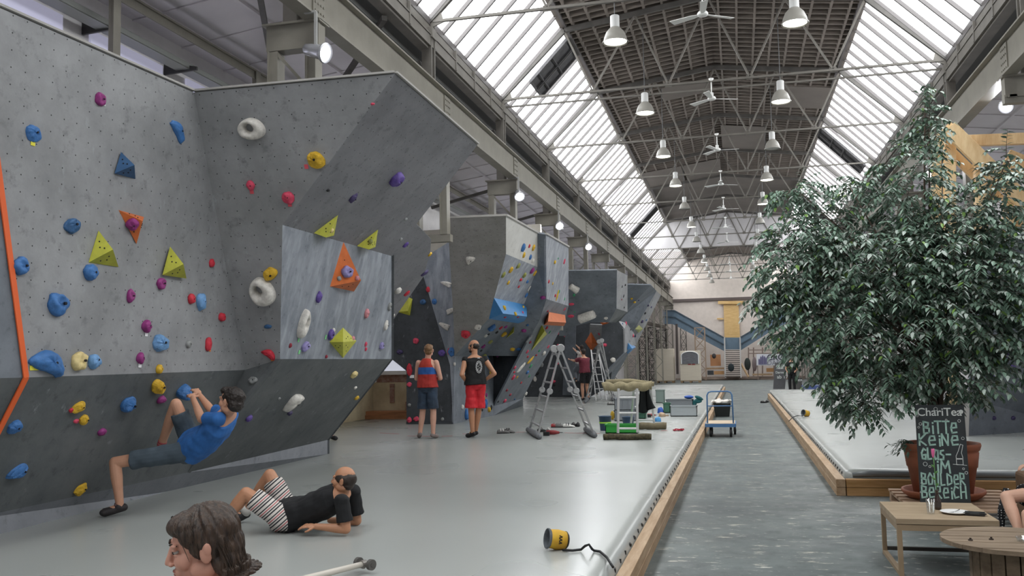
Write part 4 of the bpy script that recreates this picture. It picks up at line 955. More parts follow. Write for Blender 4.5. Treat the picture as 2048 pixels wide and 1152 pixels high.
m = MB(); m.lathe([(.3, 0), (.35, .01), (.41, .055), (.425, .08), (.42, .1), (.395, .095), (.37, .05), (.3, .02), (.02, .02)], 40, (PX, PY, PZ), cap=False); m.build('saucer', TERRA, r, True)
m = MB(); m.lathe([(.345, .545), (.2, .56), (.01, .565)], 24, (PX, PY, PZ), cap=False); m.build('soil', mat('dark_soil', '#2c241d', .95), r)

LEAFM = [mat('ficus_leaf_dark', '#5a7362', .42, var=.3, scale=3), mat('ficus_leaf', '#7c9583', .4, var=.25, scale=3), mat('ficus_leaf_greyed', '#b0bcb3', .42, var=.2, scale=3), mat('ficus_leaf_fresh', '#6f9146', .4, var=.2, scale=3)]
BARK = mat('ficus_bark', '#5b4d42', .85, var=.25, scale=12)
tree = empty('ficus_tree', (PX, PY, PZ+.55), 'large bushy weeping ficus in the terracotta pot, filling the right side', 'tree')
tr = random.Random(21)
blobs = []                                    # (centre, radii, weight): the crown's masses
def blob(u, v, y, ru, rv, rd, wgt):
    c = at(u, v, y=y); d = (c-CAM).dot(FW)/FPX; blobs.append((c, (ru*d, rd, rv*d), wgt))
blob(1790, 640, 10.9, 260, 125, 1.15, 27); blob(1760, 540, 10.8, 160, 100, 1.0, 14); blob(1920, 560, 10.8, 120, 160, .9, 14); blob(1600, 520, 10.7, 95, 100, .6, 5.5)
blob(1560, 600, 10.6, 55, 38, .4, 1.8); blob(1650, 460, 10.9, 75, 70, .5, 2.8); blob(1600, 385, 10.9, 62, 36, .35, 1.3); blob(1700, 375, 11, 45, 30, .35, .8); blob(1820, 390, 11, 85, 120, .7, 6); blob(1858, 255, 11, 36, 60, .35, 1.3)
blob(1850, 185, 11, 14, 26, .15, .2); blob(1990, 400, 10.7, 55, 90, .5, 2.2); blob(2040, 600, 10.8, 60, 160, .7, 4); blob(1740, 765, 10.6, 120, 42, .6, 4.2); blob(1900, 745, 10.9, 110, 60, .8, 5); blob(1690, 680, 10.7, 90, 60, .6, 3.5)
blob(1720, 815, 10.5, 60, 24, .3, 1.0); blob(1900, 480, 10.9, 100, 100, .7, 4); blob(2010, 330, 10.7, 30, 50, .3, .4); blob(1515, 605, 10.6, 22, 16, .15, .25)
tot = sum(b_[2] for b_ in blobs)
wood = MB(); trunk_top = Vector((PX-.02, PY, 1.55))
for k in range(5):
    a = k*1.256; b0 = Vector((PX+.06*math.cos(a), PY+.06*math.sin(a), .66)); mid = Vector((PX-.03+.05*math.cos(a+.8), PY+.05*math.sin(a+.8), 1.15)); tp = trunk_top+Vector((.22*math.cos(a), .2*math.sin(a), .25))
    wood.tube([b0, mid, tp], [.035, .03, .024], 8)
main = []
for c, rd_, w_ in blobs:
    s0 = trunk_top+Vector((tr.uniform(-.1, .1), tr.uniform(-.1, .1), tr.uniform(-.2, .2))); md = s0.lerp(c, .55)+Vector((0, 0, .18))
    wood.tube([s0, s0.lerp(md, .5)+Vector((0, 0, .08)), md, c], [.024, .018, .012, .006], 6); main.append((md, c))
LV, LF, LM = [], [], []
def leaf(p, d, up, s):
    d = d.normalized(); x = d.cross(up); x = x.normalized() if x.length > .05 else Vector((1, 0, 0)); n = x.cross(d).normalized()
    k = len(LV); w_ = s*.24; cr = s*.05
    LV.extend([p, p+d*s*.3+x*w_+n*cr, p+d*s*.3-x*w_+n*cr, p+d*s*.33, p+d*s*.68+x*w_*.72+n*cr*.5-Vector((0, 0, s*.05)), p+d*s*.68-x*w_*.72+n*cr*.5-Vector((0, 0, s*.05)), p+d*s*.7-Vector((0, 0, s*.06)), p+d*s-Vector((0, 0, s*.16))])
    LF.extend([(k, k+3, k+1), (k, k+2, k+3), (k+1, k+3, k+6, k+4), (k+3, k+2, k+5, k+6), (k+4, k+6, k+7), (k+6, k+5, k+7)])
    q_ = tr.random(); mi_ = 0 if q_ < .34 else 1 if q_ < .74 else 2 if q_ < .965 else 3
    LM.extend([mi_]*6)
NT = 3300
for c, rd_, w_ in blobs:
    for i in range(max(3, int(NT*w_/tot))):
        while True:
            q_ = Vector((tr.uniform(-1, 1), tr.uniform(-1, 1), tr.uniform(-1, 1)))
            if q_.length < 1: break
        q_ = q_*(q_.length**-.35 if q_.length > .05 else 1)      # fuller towards the outside
        p = c+Vector((q_.x*rd_[0], q_.y*rd_[1], q_.z*rd_[2]))
        out = Vector((q_.x*1.2+tr.uniform(-.5, .5), q_.y+tr.uniform(-.5, .5), q_.z*.5+tr.uniform(-.3, .35))).normalized()
        L_ = tr.uniform(.22, .42); pts = []; cur = p-out*L_*.5; dr = out.copy()
        for s_ in range(6):
            pts.append(cur.copy()); cur = cur+dr*L_/5; dr = (dr+Vector((0, 0, -.26))).normalized()
        wood.tube([pts[0], pts[2], pts[5]], [.004, .003, .0015], 3, caps=False)
        nl = tr.randint(10, 14)
        for j in range(nl):
            t_ = .08+.92*j/nl; f_ = t_*5; a_ = int(min(f_, 4)); pp = pts[a_].lerp(pts[a_+1], f_-a_); tdir = (pts[a_+1]-pts[a_]).normalized()
            sx = tdir.cross(Vector((0, 0, 1))); sx = sx.normalized() if sx.length > .1 else Vector((1, 0, 0))
            dd = tdir*.55+sx*(1 if j % 2 else -1)*.8+Vector((tr.uniform(-.25, .25), tr.uniform(-.25, .25), tr.uniform(-.55, -.05)))
            leaf(pp, dd, Vector((tr.uniform(-.3, .3), tr.uniform(-.3, .3), 1)), tr.uniform(.06, .088))
wood.build('branches', BARK, tree, True)
mb = MB(); mb.v = [tuple(p) for p in LV]; mb.f = LF; mb.m = LM; mb.build('foliage', LEAFM, tree, False, fix=False)
# small spiky plant on the pot's left rim
sp_ = empty('spiky_plant', (PX-.3, PY-.1, .7), 'small spiky plant hanging over the left rim of the pot', 'plant')
LV, LF, LM = [], [], []
m = MB()
for i in range(15):
    a = tr.uniform(2.3, 4.3); base = Vector((PX-.27, PY-.08, .7)); dv = Vector((math.cos(a), math.sin(a)*.8, 0)); L_ = tr.uniform(.16, .3); pts = [base+dv*L_*t_+Vector((0, 0, .1*math.sin(t_*2.2)-.09*t_*t_*tr.uniform(.3, 1.9))) for t_ in (0, .3, .6, 1)]
    m.tube(pts, [.004, .004, .003, .001], 4)
    for j in range(5): pp = pts[1].lerp(pts[3], j/4); leaf(pp, dv+Vector((tr.uniform(-.8, .8), tr.uniform(-.8, .8), tr.uniform(-.7, .3))), Vector((0, 0, 1)), tr.uniform(.04, .075))
m.build('stem', LEAFM[0], sp_); mb = MB(); mb.v = [tuple(p) for p in LV]; mb.f = LF; mb.m = [0]*len(LF); mb.build('foliage', LEAFM[0], sp_, False, fix=False)

# blackboard with lettering
bl, br_, tl, tr_ = at(1841, 1004, y=10.14), at(1942, 1005, y=10.14), at(1831, 810, y=10.34), at(1926.5, 809, y=10.34)
bl.z = br_.z = max(bl.z, .142)
ex = (br_-bl).normalized(); ez = ((tl-bl)+(tr_-br_)).normalized(); ey = ez.cross(ex).normalized()    # ey points away from the camera
BW, BH = (br_-bl).length, ((tl+tr_)/2-(bl+br_)/2).length
bo = (bl+br_)/2-ex*BW/2
board = empty('blackboard', (bl+br_)/2, 'tall blackboard with chalk lettering asking for no glass, leaning on the pot', 'blackboard')
SL = mat('blackboard_slate', '#1b2326', .55, var=.2, scale=5); CH = mat('pale_green_chalk_paint', '#9dbdb1', .8, var=.12, scale=30); CHW = mat('white_chalk', '#d2d6d2', .8)
P3 = lambda x, y, o=0: bo+ex*x*BW+ez*y*BH-ey*(.001+o)
m = MB(); m.prism([P3(0, 0, 0), P3(1, 0, 0), P3(1, 1, 0), P3(0, 1, 0)], ey*.018); m.build('slate', SL, board, bevel=.002)
STR = {'B': [[(0, 0), (0, 1), (.55, .9), (.5, .6), (0, .52), (.62, .42), (.6, .08), (0, 0)]], 'I': [[(.15, 0), (.15, 1)]], 'i': [[(.15, 0), (.15, .62)], [(.15, .85), (.15, .9)]], 'T': [[(0, 1), (.7, 1)], [(.35, 1), (.35, 0)]],
 'e': [[(0, .45), (.6, .5), (.55, .85), (.15, .85), (0, .45), (.1, .05), (.6, .1)]], 'K': [[(0, 0), (0, 1)], [(.6, 1), (0, .45), (.62, 0)]], 'N': [[(0, 0), (0, 1), (.55, 0), (.6, 1)]],
 'G': [[(.6, .85), (.3, 1), (0, .6), (.1, .1), (.55, .05), (.6, .45), (.3, .42)]], 'L': [[(0, 1), (0, 0), (.5, .05)]], 'a': [[(.6, .8), (.2, .85), (0, .4), (.2, .02), (.55, .15), (.6, .8), (.6, 0)]], 's': [[(.5, .85), (.1, .8), (.05, .55), (.5, .38), (.45, .05), (0, .05)]],
 '-': [[(0, .5), (.6, .5)]], 'M': [[(0, 0), (.1, 1), (.4, .4), (.7, 1), (.8, 0)]], 'O': [[(.3, 1), (0, .6), (.1, 0), (.55, .05), (.65, .65), (.3, 1)]], 'U': [[(0, 1), (.05, .05), (.5, .05), (.55, 1)]], 'D': [[(0, 0), (0, 1), (.55, .75), (.6, .2), (0, 0)]],
 'R': [[(0, 0), (0, 1), (.5, .95), (.5, .55), (0, .5), (.6, 0)]], 'C': [[(.6, .85), (.2, 1), (0, .5), (.15, .02), (.6, .12)]], 'H': [[(0, 0), (0, 1)], [(0, .5), (.6, .55)], [(.6, 1), (.62, 0)]]}
def ribbons(mb, pts, w_):
    for a, b_ in zip(pts[:-1], pts[1:]):
        a, b_ = Vector(a), Vector(b_); d = (b_-a).normalized(); s_ = d.cross(ey).normalized()*w_/2; a = a-d*w_*.4; b_ = b_+d*w_*.4
        mb.prism([a-s_, b_-s_, b_+s_, a+s_], -ey*.0012)
def chalk(word, x, y, w_, h, m_, lw, name='lettering'):
    mb = MB(); wid = [(.32 if c in 'Ii' else .95 if c == 'M' else .78) for c in word]; k = w_/sum(wid); cx = x
    for c, wd in zip(word, wid):
        for st in STR[c]: ribbons(mb, [P3(cx+px*k*.86, y+py*h+.004*math.sin(cx*40)) for px, py in st], lw)
        cx += wd*k
    o = mb.build(name, m_, board, fix=False); o['label'] = 'chalk word '+word.lower().strip('-'); return o
lw = .017
chalk('BiTTe', .15, .70, .72, .125, CH, lw); chalk('KeiNe', .05, .575, .84, .115, CH, lw); chalk('GLas-', .08, .43, .62, .115, CH, lw); chalk('iM', .36, .30, .34, .12, CH, lw); chalk('BOULDeR', .05, .175, .9, .115, CH, lw*.9); chalk('BeReiCH', .04, .04, .92, .12, CH, lw*.9)
M4 = Matrix((ex, ez, -ey)).transposed().to_4x4(); M4.translation = P3(.03, .885, .001)
t_ = text_mesh('ChariTea', .118, 'printed_name', CHW, board, M4, .0006, .0012, .98)
mb = MB()
def circ(x, y, r_, w_=.004): ribbons(mb, [P3(x+r_/BW*math.cos(a*.785), y+r_/BH*math.sin(a*.785)) for a in range(9)], w_)
for a in ((.42, .955, .018), (.03, .885, .012), (.09, .8, .014), (.05, .765, .01), (.88, .83, .014), (.62, .84, .009), (.93, .65, .014), (.14, .385, .02), (.23, .36, .011), (.95, .3, .014), (.9, .34, .01), (.05, .19, .01), (.02, .1, .008)): circ(*a)
ribbons(mb, [P3(*p) for p in ((.77, .38), (.77, .47), (.82, .52), (.87, .59), (.92, .58), (.88, .5), (.9, .46), (.9, .38), (.77, .38))], .005); ribbons(mb, [P3(.79, .44), P3(.88, .44)], .01); ribbons(mb, [P3(.7, .385), P3(.97, .375)], .004)
mb.build('chalk_drawings', CHW, board, fix=False)
mb = MB(); mb.lathe([(.022, 0), (.001, .001)], 14, P3(.93, .925, .001), Matrix((ex, ez, -ey)).transposed(), cap=False); mb.build('printed_drop', CHW, board)

# ------------------------------------------------------------------ low table and what is on it
OAK = mat('pale_oak_veneer', '#a8957c', .55, hex2='#8f7c63', scale=2.5, stretch=(.7, 5, 5)); OAKD = mat('oak_edge', '#8f7b62', .6, var=.1, scale=4)
TX0, TX1, TY0, TY1, TZ = 1.13, 1.86, 7.62, 8.48, .44
tb = empty('coffee_table', ((TX0+TX1)/2, (TY0+TY1)/2, 0), 'low square oak table with sled frame legs, on the path at the right', 'table')
m = MB(); m.box(((TX0+TX1)/2, (TY0+TY1)/2, TZ-.022), (TX1-TX0, TY1-TY0, .044)); m.build('tabletop', OAK, tb, bevel=.003)
m = MB()
for y in (TY0+.02, TY1-.02): m.box(((TX0+TX1)/2, y, TZ-.07), (TX1-TX0-.02, .03, .045))
for x in (TX0+.02, TX1-.02): m.box((x, (TY0+TY1)/2, TZ-.07), (.03, TY1-TY0-.04, .045))
m.build('apron', OAKD, tb)
for x in (TX0+.022, TX1-.022):
    for y in (TY0+.022, TY1-.022): m = MB(); m.box((x, y, (TZ-.05)/2), (.036, .036, TZ-.05)); m.build('leg', OAKD, tb, bevel=.002)
for x in (TX0+.022, TX1-.022): m = MB(); m.box((x, (TY0+TY1)/2, .018), (.036, TY1-TY0-.08, .03)); m.build('floor_rail', OAKD, tb)
m = MB(); m.box(((TX0+TX1)/2, TY1-.022, .05), (TX1-TX0-.08, .03, .03)); m.build('stretcher', mat('dark_stretcher', '#332f2a', .6), tb)
GL = m_glass('clear_drinking_glass'); GL.node_tree.nodes['Mix Shader'].inputs[0].default_value = .16
def T(u, v, z=TZ): return at(u, v, z=z)
p = T(1862, 1028); m = MB(); m.lathe([(.026, 0), (.028, .004), (.036, .118), (.034, .118), (.026, .012), (.001, .011)], 24, p, cap=False); m.build('drinking_glass', GL, None, True); tag(col.objects[-1], 'empty ribbed drinking glass on the oak table', 'glass')
p = T(1876, 1019); bv = empty('bottle_vase', p, 'small brown bottle used as a vase with one pink flower, on the oak table', 'vase')
m = MB(); m.lathe([(.024, 0), (.027, .004), (.027, .07), (.022, .09), (.012, .12), (.011, .15), (.014, .152), (.013, .16), (.009, .16)], 20, p); m.build('bottle', mat('brown_bottle_glass', '#2e1d16', .12, coat=.5), bv, True)
m = MB(); m.lathe([(.0275, .02), (.0275, .062)], 20, p, cap=False); m.build('bottle_label', mat('dark_bottle_label', '#3b332f', .6), bv, True)
m = MB(); m.tube([p+Vector((0, 0, .13)), p+Vector((-.008, 0, .3)), p+Vector((-.012, 0, .42))], .0035, 6)
for z_, s_ in ((.2, 1), (.25, -1), (.3, 1), (.35, -1)): m.ell(p+Vector((-.008+s_*.012, 0, z_)), (.016, .003, .008), Matrix.Rotation(s_*-.8, 3, 'Y'), 8, 6)
m.build('stem', mat('flower_stem_green', '#4f7f3f', .6), bv, True)
m = MB()
for a in range(5): m.ell(p+Vector((-.014+.006*math.cos(a*1.26), .006*math.sin(a*1.26), .455)), (.007, .007, .038), Matrix.Rotation(.12*math.cos(a*1.26), 3, 'Y'), 8, 8)
m.build('petals', mat('pink_petals', '#d86a9a', .6), bv, True)
p = T(1910, 1027); pl_ = empty('plate', p, 'round white plate on the oak table, a fork lying on it', 'plate')
m = MB(); m.lathe([(.05, 0), (.07, .003), (.105, .016), (.11, .018), (.105, .02), (.07, .008), (.001, .006)], 36, p, cap=False); m.build('dish', WHITEP, pl_, True)
fk = empty('fork', p+Vector((0, 0, .012)), 'metal fork lying across the white plate', 'fork'); STE = mat('stainless_cutlery', '#b9bab8', .25, .9)
m = MB(); m.tube([p+Vector((.045, .05, .024)), p+Vector((.01, .01, .016)), p+Vector((-.01, -.01, .014))], [.004, .003, .0025], 6); m.build('handle', STE, fk, True)
m = MB()
for s_ in (-1, 0, 1): m.tube([p+Vector((-.01, -.01, .014)), p+Vector((-.022+s_*.006, -.018-s_*.006, .013)), p+Vector((-.045+s_*.006, -.035-s_*.006, .014))], [.0025, .0018, .001], 5)
m.build('tines', STE, fk, True)
p = T(1950, 1031); m = MB(); M_ = Matrix.Rotation(-.25, 3, 'Z'); m.ell(p+Vector((0, 0, .015)), (.085, .04, .015), M_, 20, 8); m.box(p+Vector((0, 0, .015)), (.14, .07, .022), M=M_); m.tube([p+M_ @ Vector((-.07, 0, .03)), p+M_ @ Vector((.07, 0, .03))], .0025, 6)
tag(m.build('wallet', mat('black_leather', '#15181a', .45), None, False, .004), 'black leather wallet lying on the oak table beside the plate', 'wallet')
# cable reel table
RX_, RY_, RZ_ = 1.76, 6.86, .45
rl = empty('cable_reel_table', (RX_, RY_, 0), 'weathered wooden cable reel used as a round table, front right corner', 'table')
REEL = mat('weathered_reel_wood', '#8b7a66', .85, hex2='#6d5d4c', scale=3, stretch=(.6, 5, 5), bump=.3)
m = MB(); n_ = 9
for i in range(n_):
    y0 = -.46+.92*i/n_+.003; y1 = -.46+.92*(i+1)/n_-.003; pts = []
    f = lambda y: math.sqrt(max(.46**2-y*y, 0.0004))
    ys = [y0, (y0+y1)/2, y1]; pts = [(-f(y), y) for y in ys]+[(f(y), y) for y in ys[::-1]]
    m.prism([(RX_+a, RY_+b_, RZ_-.032) for a, b_ in pts], (0, 0, .03+.002*(i % 2)))
m.build('top_disc', REEL, rl, bevel=.002)
m = MB()
for i in range(n_):
    y0 = -.44+.88*i/n_+.003; y1 = -.44+.88*(i+1)/n_-.003; f = lambda y: math.sqrt(max(.44**2-y*y, 0.0004)); ys = [y0, (y0+y1)/2, y1]; pts = [(-f(y), y) for y in ys]+[(f(y), y) for y in ys[::-1]]
    m.prism([(RX_+a, RY_+b_, .0) for a, b_ in pts], (0, 0, .03))
m.build('bottom_disc', REEL, rl)
m = MB()
for k in range(20):
    a = k*2*math.pi/20; m.box((RX_+.27*math.cos(a), RY_+.27*math.sin(a), .224), (.02, .078, .385), a)
m.build('drum_staves', REEL, rl)
m = MB()
for dx, dy in ((-.16, -.07), (.05, -.22), (-.3, -.12), (.2, -.1)): m.lathe([(.016, 0), (.014, .008), (.007, .009), (.007, .018), (.001, .019)], 8, (RX_+dx, RY_+dy, RZ_))
m.build('bolt_heads', mat('rusty_bolt', '#3c322b', .7, .4), rl)
p = Vector((RX_+.04, RY_-.1, RZ_)); m = MB(); m.lathe([(.03, .0), (.05, .002), (.06, .03), (.056, .03), (.046, .008), (.001, .007)], 24, p, cap=False); tag(m.build('glass_ashtray', GL, None, True), 'clear glass ashtray on the cable reel table', 'ashtray')
# brown seat at the right edge
m = MB(); p = at(2008, 985, z=.1); sx_, sy_ = 2.42, 9.3
st = empty('brown_armchair', (2.9, 9.66, 0), 'brown upholstered armchair cut by the right picture edge', 'armchair'); FAB = mat('brown_felt', '#7a614c', .9, var=.12, scale=5)
m.box((2.68, 9.66, .27), (.14, .75, .54)); m.build('armrest', FAB, st, bevel=.03)
m = MB(); m.box((3.08, 9.66, .22), (.66, .72, .3)); m.build('seat', FAB, st, bevel=.03)
m = MB(); m.box((3.08, 9.98, .45), (.66, .12, .5)); m.build('backrest', FAB, st, bevel=.03); m = MB(); m.box((3.48, 9.66, .27), (.14, .75, .6)); m.build('armrest', FAB, st, bevel=.03)

# timber frame behind the ficus
fr = empty('pine_scaffold', (3.4, 17.6, 0), 'tall scaffold of fresh pine timbers behind the top of the ficus', 'scaffold')
def tim(u0, v0, u1, v1, wpx, y=15.0, dep=.12, nm='beam', dy=0):
    y += 2.6
    a, c = at(u0, v0, y=y), at(u1, v1, y=y+dy); w_ = wpx*(a-CAM).dot(FW)/FPX
    m = MB(); m.beam(a, c, dep, w_, up=((c-a).cross(Vector((0, 1, 0))))); m.build(nm, YWOOD, fr, bevel=.004)
tim(1897, 255, 2075, 430, 30, 14.9, .1, 'rafter'); tim(1908, 252, 1868, 290, 22, 14.95, .1, 'rafter'); tim(1899, 262, 1899, 540, 20, 15.15, .2, 'post'); tim(1905, 283, 2090, 276, 22, 15.4, .12, 'rail'); tim(1958, 306, 1966, 600, 20, 15.1, .2, 'post'); tim(1903, 305, 2000, 400, 18, 15.3, .1, 'rafter')
tim(1872, 300, 1874, 560, 16, 15.3, .16, 'post'); tim(2010, 320, 2090, 352, 44, 15.6, .1, 'rail'); tim(2015, 395, 2022, 640, 17, 15.1, .2, 'post'); tim(2010, 420, 2090, 500, 20, 15.3, .1, 'rafter')
a = at(1899, 540, y=15.15)
for u in (1900, 1966, 2022): tim(u, 530, u+6, 860 if u > 1900 else 850, 16, 15.3, .16, 'post')

# ------------------------------------------------------------------ things on the left mat
ALU = mat('brushed_aluminium', '#a5a5a6', .4, .55, var=.06, scale=8); ALUW = mat('pale_aluminium', '#c9c9c9', .4, .4); CLOTH = mat('grey_floor_cloth', '#6d6f72', .95, var=.2, scale=20)
MZ = .3
def artic_ladder(feet, ztop, topn, topf, label, nr, rpx=.03, pads=True):
    "four-legged folding ladder; feet = near/far foot of the left and of the right leaf"
    nl, fl, nr_, fr_ = feet; c = (nl+fl+nr_+fr_)/4; r = empty('folding_ladder', (c.x, c.y, MZ), label, 'ladder', 'aluminium ladders on the mat')
    for (A, B) in ((nl, fl), (nr_, fr_)):
        tn, tf = topn, topf
        for a, t_ in ((A, tn), (B, tf)):
            m = MB(); m.beam(a+Vector((0, 0, .06)), t_, .032, .075, up=(B-A)); m.build('rail', ALU, r)
        for k in range(nr):
            q_ = (k+.6)/nr; a, b_ = (A+Vector((0, 0, .06))).lerp(tn, q_), (B+Vector((0, 0, .06))).lerp(tf, q_)
            m = MB(); m.beam(a, b_, .035, .03); m.build('rung', ALU, r)
        m = MB()
        for q_ in (.52,):
            for (a, t_) in ((A, tn), (B, tf)):
                pc = a.lerp(t_, q_); qq = (B-A).normalized().to_track_quat('Z', 'Y').to_matrix()
                m.lathe([(.05, -.035), (.058, -.02), (.058, .02), (.05, .035)], 18, pc, qq)
        m.build('hinge_disc', ALU, r)
        d = (B-A).normalized(); m = MB(); m.tube([A-d*.18+Vector((0, 0, .045)), B+d*.18+Vector((0, 0, .045))], .04, 8); m.build('stabiliser_bar', ALU, r)
        if pads:
            m = MB(); pts = [A-d*.24+Vector((0, 0, .05)), A.lerp(B, .2)+Vector((0, 0, .06)), A.lerp(B, .7)+Vector((0, 0, .055)), B+d*.24+Vector((0, 0, .05))]; m.tube(pts, [.045, .065, .06, .05], 10); m.build('padding', CLOTH, r, True)
    m = MB(); qq = (fl-nl).normalized().to_track_quat('Z', 'Y').to_matrix()
    for t_ in (topn, topf): m.lathe([(.065, -.04), (.075, -.02), (.075, .02), (.065, .04)], 18, t_, qq)
    m.build('hinge_disc', ALU, r); return r
g3 = lambda u, v: at(u, v, z=MZ)
tn_ = at(1121, 697, y=16.4); tf_ = at(1108, 697, y=17.2); tn_.z = tf_.z = (tn_.z+tf_.z)/2
L1_ = artic_ladder((g3(1076, 877), g3(1059, 866), g3(1187, 874), g3(1174, 865)), 2, tn_, tf_, 'big aluminium folding ladder standing alone in the middle of the left mat', 6)
m = MB(); a, c = g3(1076, 877)+Vector((0, 0, .06)), tn_
d_ = (c-a).normalized(); e0 = a+d_*.95; m.beam(e0+Vector((0, -.022, 0)), e0+d_*.32+Vector((0, -.022, 0)), .004, .05, up=(0, 1, 0)); m.build('red_sticker', mat('red_white_sticker', '#c5606e', .6, hex2='#d9c9cc', scale=40), L1_)
tn_ = at(1204, 700, y=28.6); tf_ = at(1198, 701, y=30.0); tn_.z = tf_.z = 2.35
artic_ladder((g3(1171, 806), g3(1180, 796), g3(1226, 802), g3(1228, 795)), 2, tn_, tf_, 'smaller aluminium folding ladder further back, beside the man in maroon', 7)
# plain white step ladder behind
r = empty('step_ladder', g3(1196, 798), 'white step ladder just behind the far folding ladder', 'ladder', 'aluminium ladders on the mat')
for (u0, u1) in ((1181, 1193), (1206, 1215)):
    pass
A0, A1, T0_, T1_ = g3(1192, 797), g3(1213, 796), at(1182, 700, y=32.6), at(1196, 700, y=32.6); A0.y = A1.y = 31.6
A0, A1 = at(1192, 798, y=31.5), at(1213, 797, y=31.5); A0.z = A1.z = MZ
m = MB(); m.beam(A0, T0_, .03, .06); m.build('rail', ALUW, r); m = MB(); m.beam(A1, T1_, .03, .06); m.build('rail', ALUW, r)
for k in range(7): q_ = (k+.7)/7.2; m = MB(); m.beam(A0.lerp(T0_, q_), A1.lerp(T1_, q_), .06, .03); m.build('step', ALUW, r)
B0_, B1_ = A0+Vector((0, 1.3, 0)), A1+Vector((0, 1.3, 0))
for a, t_ in ((B0_, T0_), (B1_, T1_)): m = MB(); m.beam(a, t_, .025, .04); m.build('rear_rail', ALUW, r)
# padded trestle, rolls
HES = mat('beige_padding_wrap', '#8e8468', .95, var=.2, scale=14, bump=.4); CAM_ = mat('camouflage_roll', '#5a523c', .95, hex2='#2f2c20', scale=22, bump=.3); OLV = mat('olive_brown_roll', '#6d6450', .95, var=.2, scale=9, bump=.3)
def roll(u0, u1, v, rpx, m_, label, zc=None, seams=4, squash=1):
    p0, p1 = g3(u0, v), g3(u1, v); rad = rpx*(p0-CAM).dot(FW)/FPX
    m = MB(); pts = []; R_ = []
    for k in range(25):
        t_ = k/24; pts.append(p0.lerp(p1, t_)+Vector((0, 0, rad*.95+.006*math.sin(t_*9)))); R_.append(rad*(.93+.07*abs(math.sin(t_*math.pi*seams))))
    m.tube(pts, R_, 14); o = m.build('padding_roll', m_, None, True); tag(o, label, 'padding roll', 'padding rolls'); return o
roll(1207, 1303, 880, 6.4, CAM_, 'dark mottled padding roll lying on the mat in front of the green box')
roll(1278, 1333, 859, 7.2, OLV, 'olive brown padding roll lying behind the trestle, right')
ts = empty('trestle', at(1255, 868, z=MZ), 'white ladder trestle standing on the padding rolls beside the buckets', 'trestle')
fy = 16.55; zt_ = at(1240, 776, y=fy).z
f0, f1 = at(1236, 866, y=fy), at(1275, 865, y=fy); t0_, t1_ = at(1237, 777, y=fy), at(1274, 777, y=fy)
for a, c in ((f0, t0_), (f1, t1_)): m = MB(); m.tube([a, c], .024, 10); m.build('leg', ALUW, ts)
for v in (795, 826, 857): m = MB(); m.tube([at(1236, v, y=fy), at(1275, v, y=fy)], .019, 8); m.build('rung', ALUW, ts)
by_ = 18.1; h0, h1 = at(1308, 845, y=by_), at(1301, 773, y=17.2)
m = MB(); m.tube([h0, h1], .022, 10); m.build('leg', ALUW, ts); h2 = at(1262, 846, y=by_); h3 = at(1268, 775, y=17.2); m = MB(); m.tube([h2, h3], .022, 10); m.build('leg', ALUW, ts)
for v, u in ((840, 1307), (814, 1305), (787, 1303)): m = MB(); m.tube([at(u, v, y=17.8), at(u-35, v, y=17.8)], .017, 8); m.build('rung', ALUW, ts)
a, c = at(1206, 774, y=16.75), at(1303, 772, y=16.95); m = MB(); pts = [a.lerp(c, k/30)+Vector((0, 0, .015*math.sin(k*.7))) for k in range(31)]
m.tube(pts, [.085*(.8+.2*abs(math.sin(k*.42+.6)))+(.012 if k in (0, 30) else 0) for k in range(31)], 14); m.build('wrapped_crossbar', HES, ts, True)
m = MB(); a2, c2 = at(1212, 764, y=17.3), at(1308, 768, y=17.3); m.tube([a2, a2.lerp(c2, .5)+Vector((0, 0, .03)), c2], [.05, .055, .045], 10); m.build('wrapped_rear_bar', HES, ts, True)
# black cloth over the rear leg
cl = MB(); V = []; nx, nz = 12, 12
for j in range(nz+1):
    for i in range(nx+1):
        t_, s_ = i/nx, j/nz; u = 1279+(1299-1279)*t_+s_*s_*(14*t_-2)+3*s_*math.sin(t_*6); v = 777+(50-14*abs(t_-.2)*s_)*s_; V.append(at(u, v, y=17.35+.06*math.sin(t_*11+s_*2)+.1*s_))
F = [(j*(nx+1)+i, j*(nx+1)+i+1, (j+1)*(nx+1)+i+1, (j+1)*(nx+1)+i) for j in range(nz) for i in range(nx)]
cl.add(V, F); o = cl.build('black_jacket', mat('black_fabric', '#0f1314', .95), None, True); s_ = o.modifiers.new('th', 'SOLIDIFY'); s_.thickness = .02; tag(o, 'black jacket hanging from the right end of the padded trestle', 'jacket')
# buckets, boxes, crates
def bucket(u0, u1, v0, v1, c, label, band=None, name='bucket', x=None):
    p = g3((u0+u1)/2, v1); d = (p-CAM).dot(FW)/FPX; R_ = (u1-u0)*d/2; h = (v1-v0)*d; p.y += R_
    r = empty(name, p, label, name); m = MB(); m.lathe([(R_*.78, 0), (R_*.8, .01), (R_*.97, h*.96), (R_*1.04, h*.97), (R_*1.04, h), (R_*.93, h), (R_*.77, .02), (.001, .018)], 28, p, cap=False); m.build('pail', mat(c[0], c[1], .45), r, True)
    if band: m = MB(); m.lathe([(R_*.9, h*band[0]), (R_*.93, h*band[1]), (R_*.95, h*band[1]), (R_*.92, h*band[0])], 28, p, cap=False); m.build('band', mat('lime_band', '#8fc23b', .5), r, True)
    return r
bucket(1196, 1222, 833, 862, ('navy_plastic', '#27405a'), 'navy bucket with a lime band beside the green box', (.5, .6))
bucket(1242, 1268, 834, 850, ('navy_plastic', '#27405a'), 'low navy tub standing behind the green box', None, 'tub')
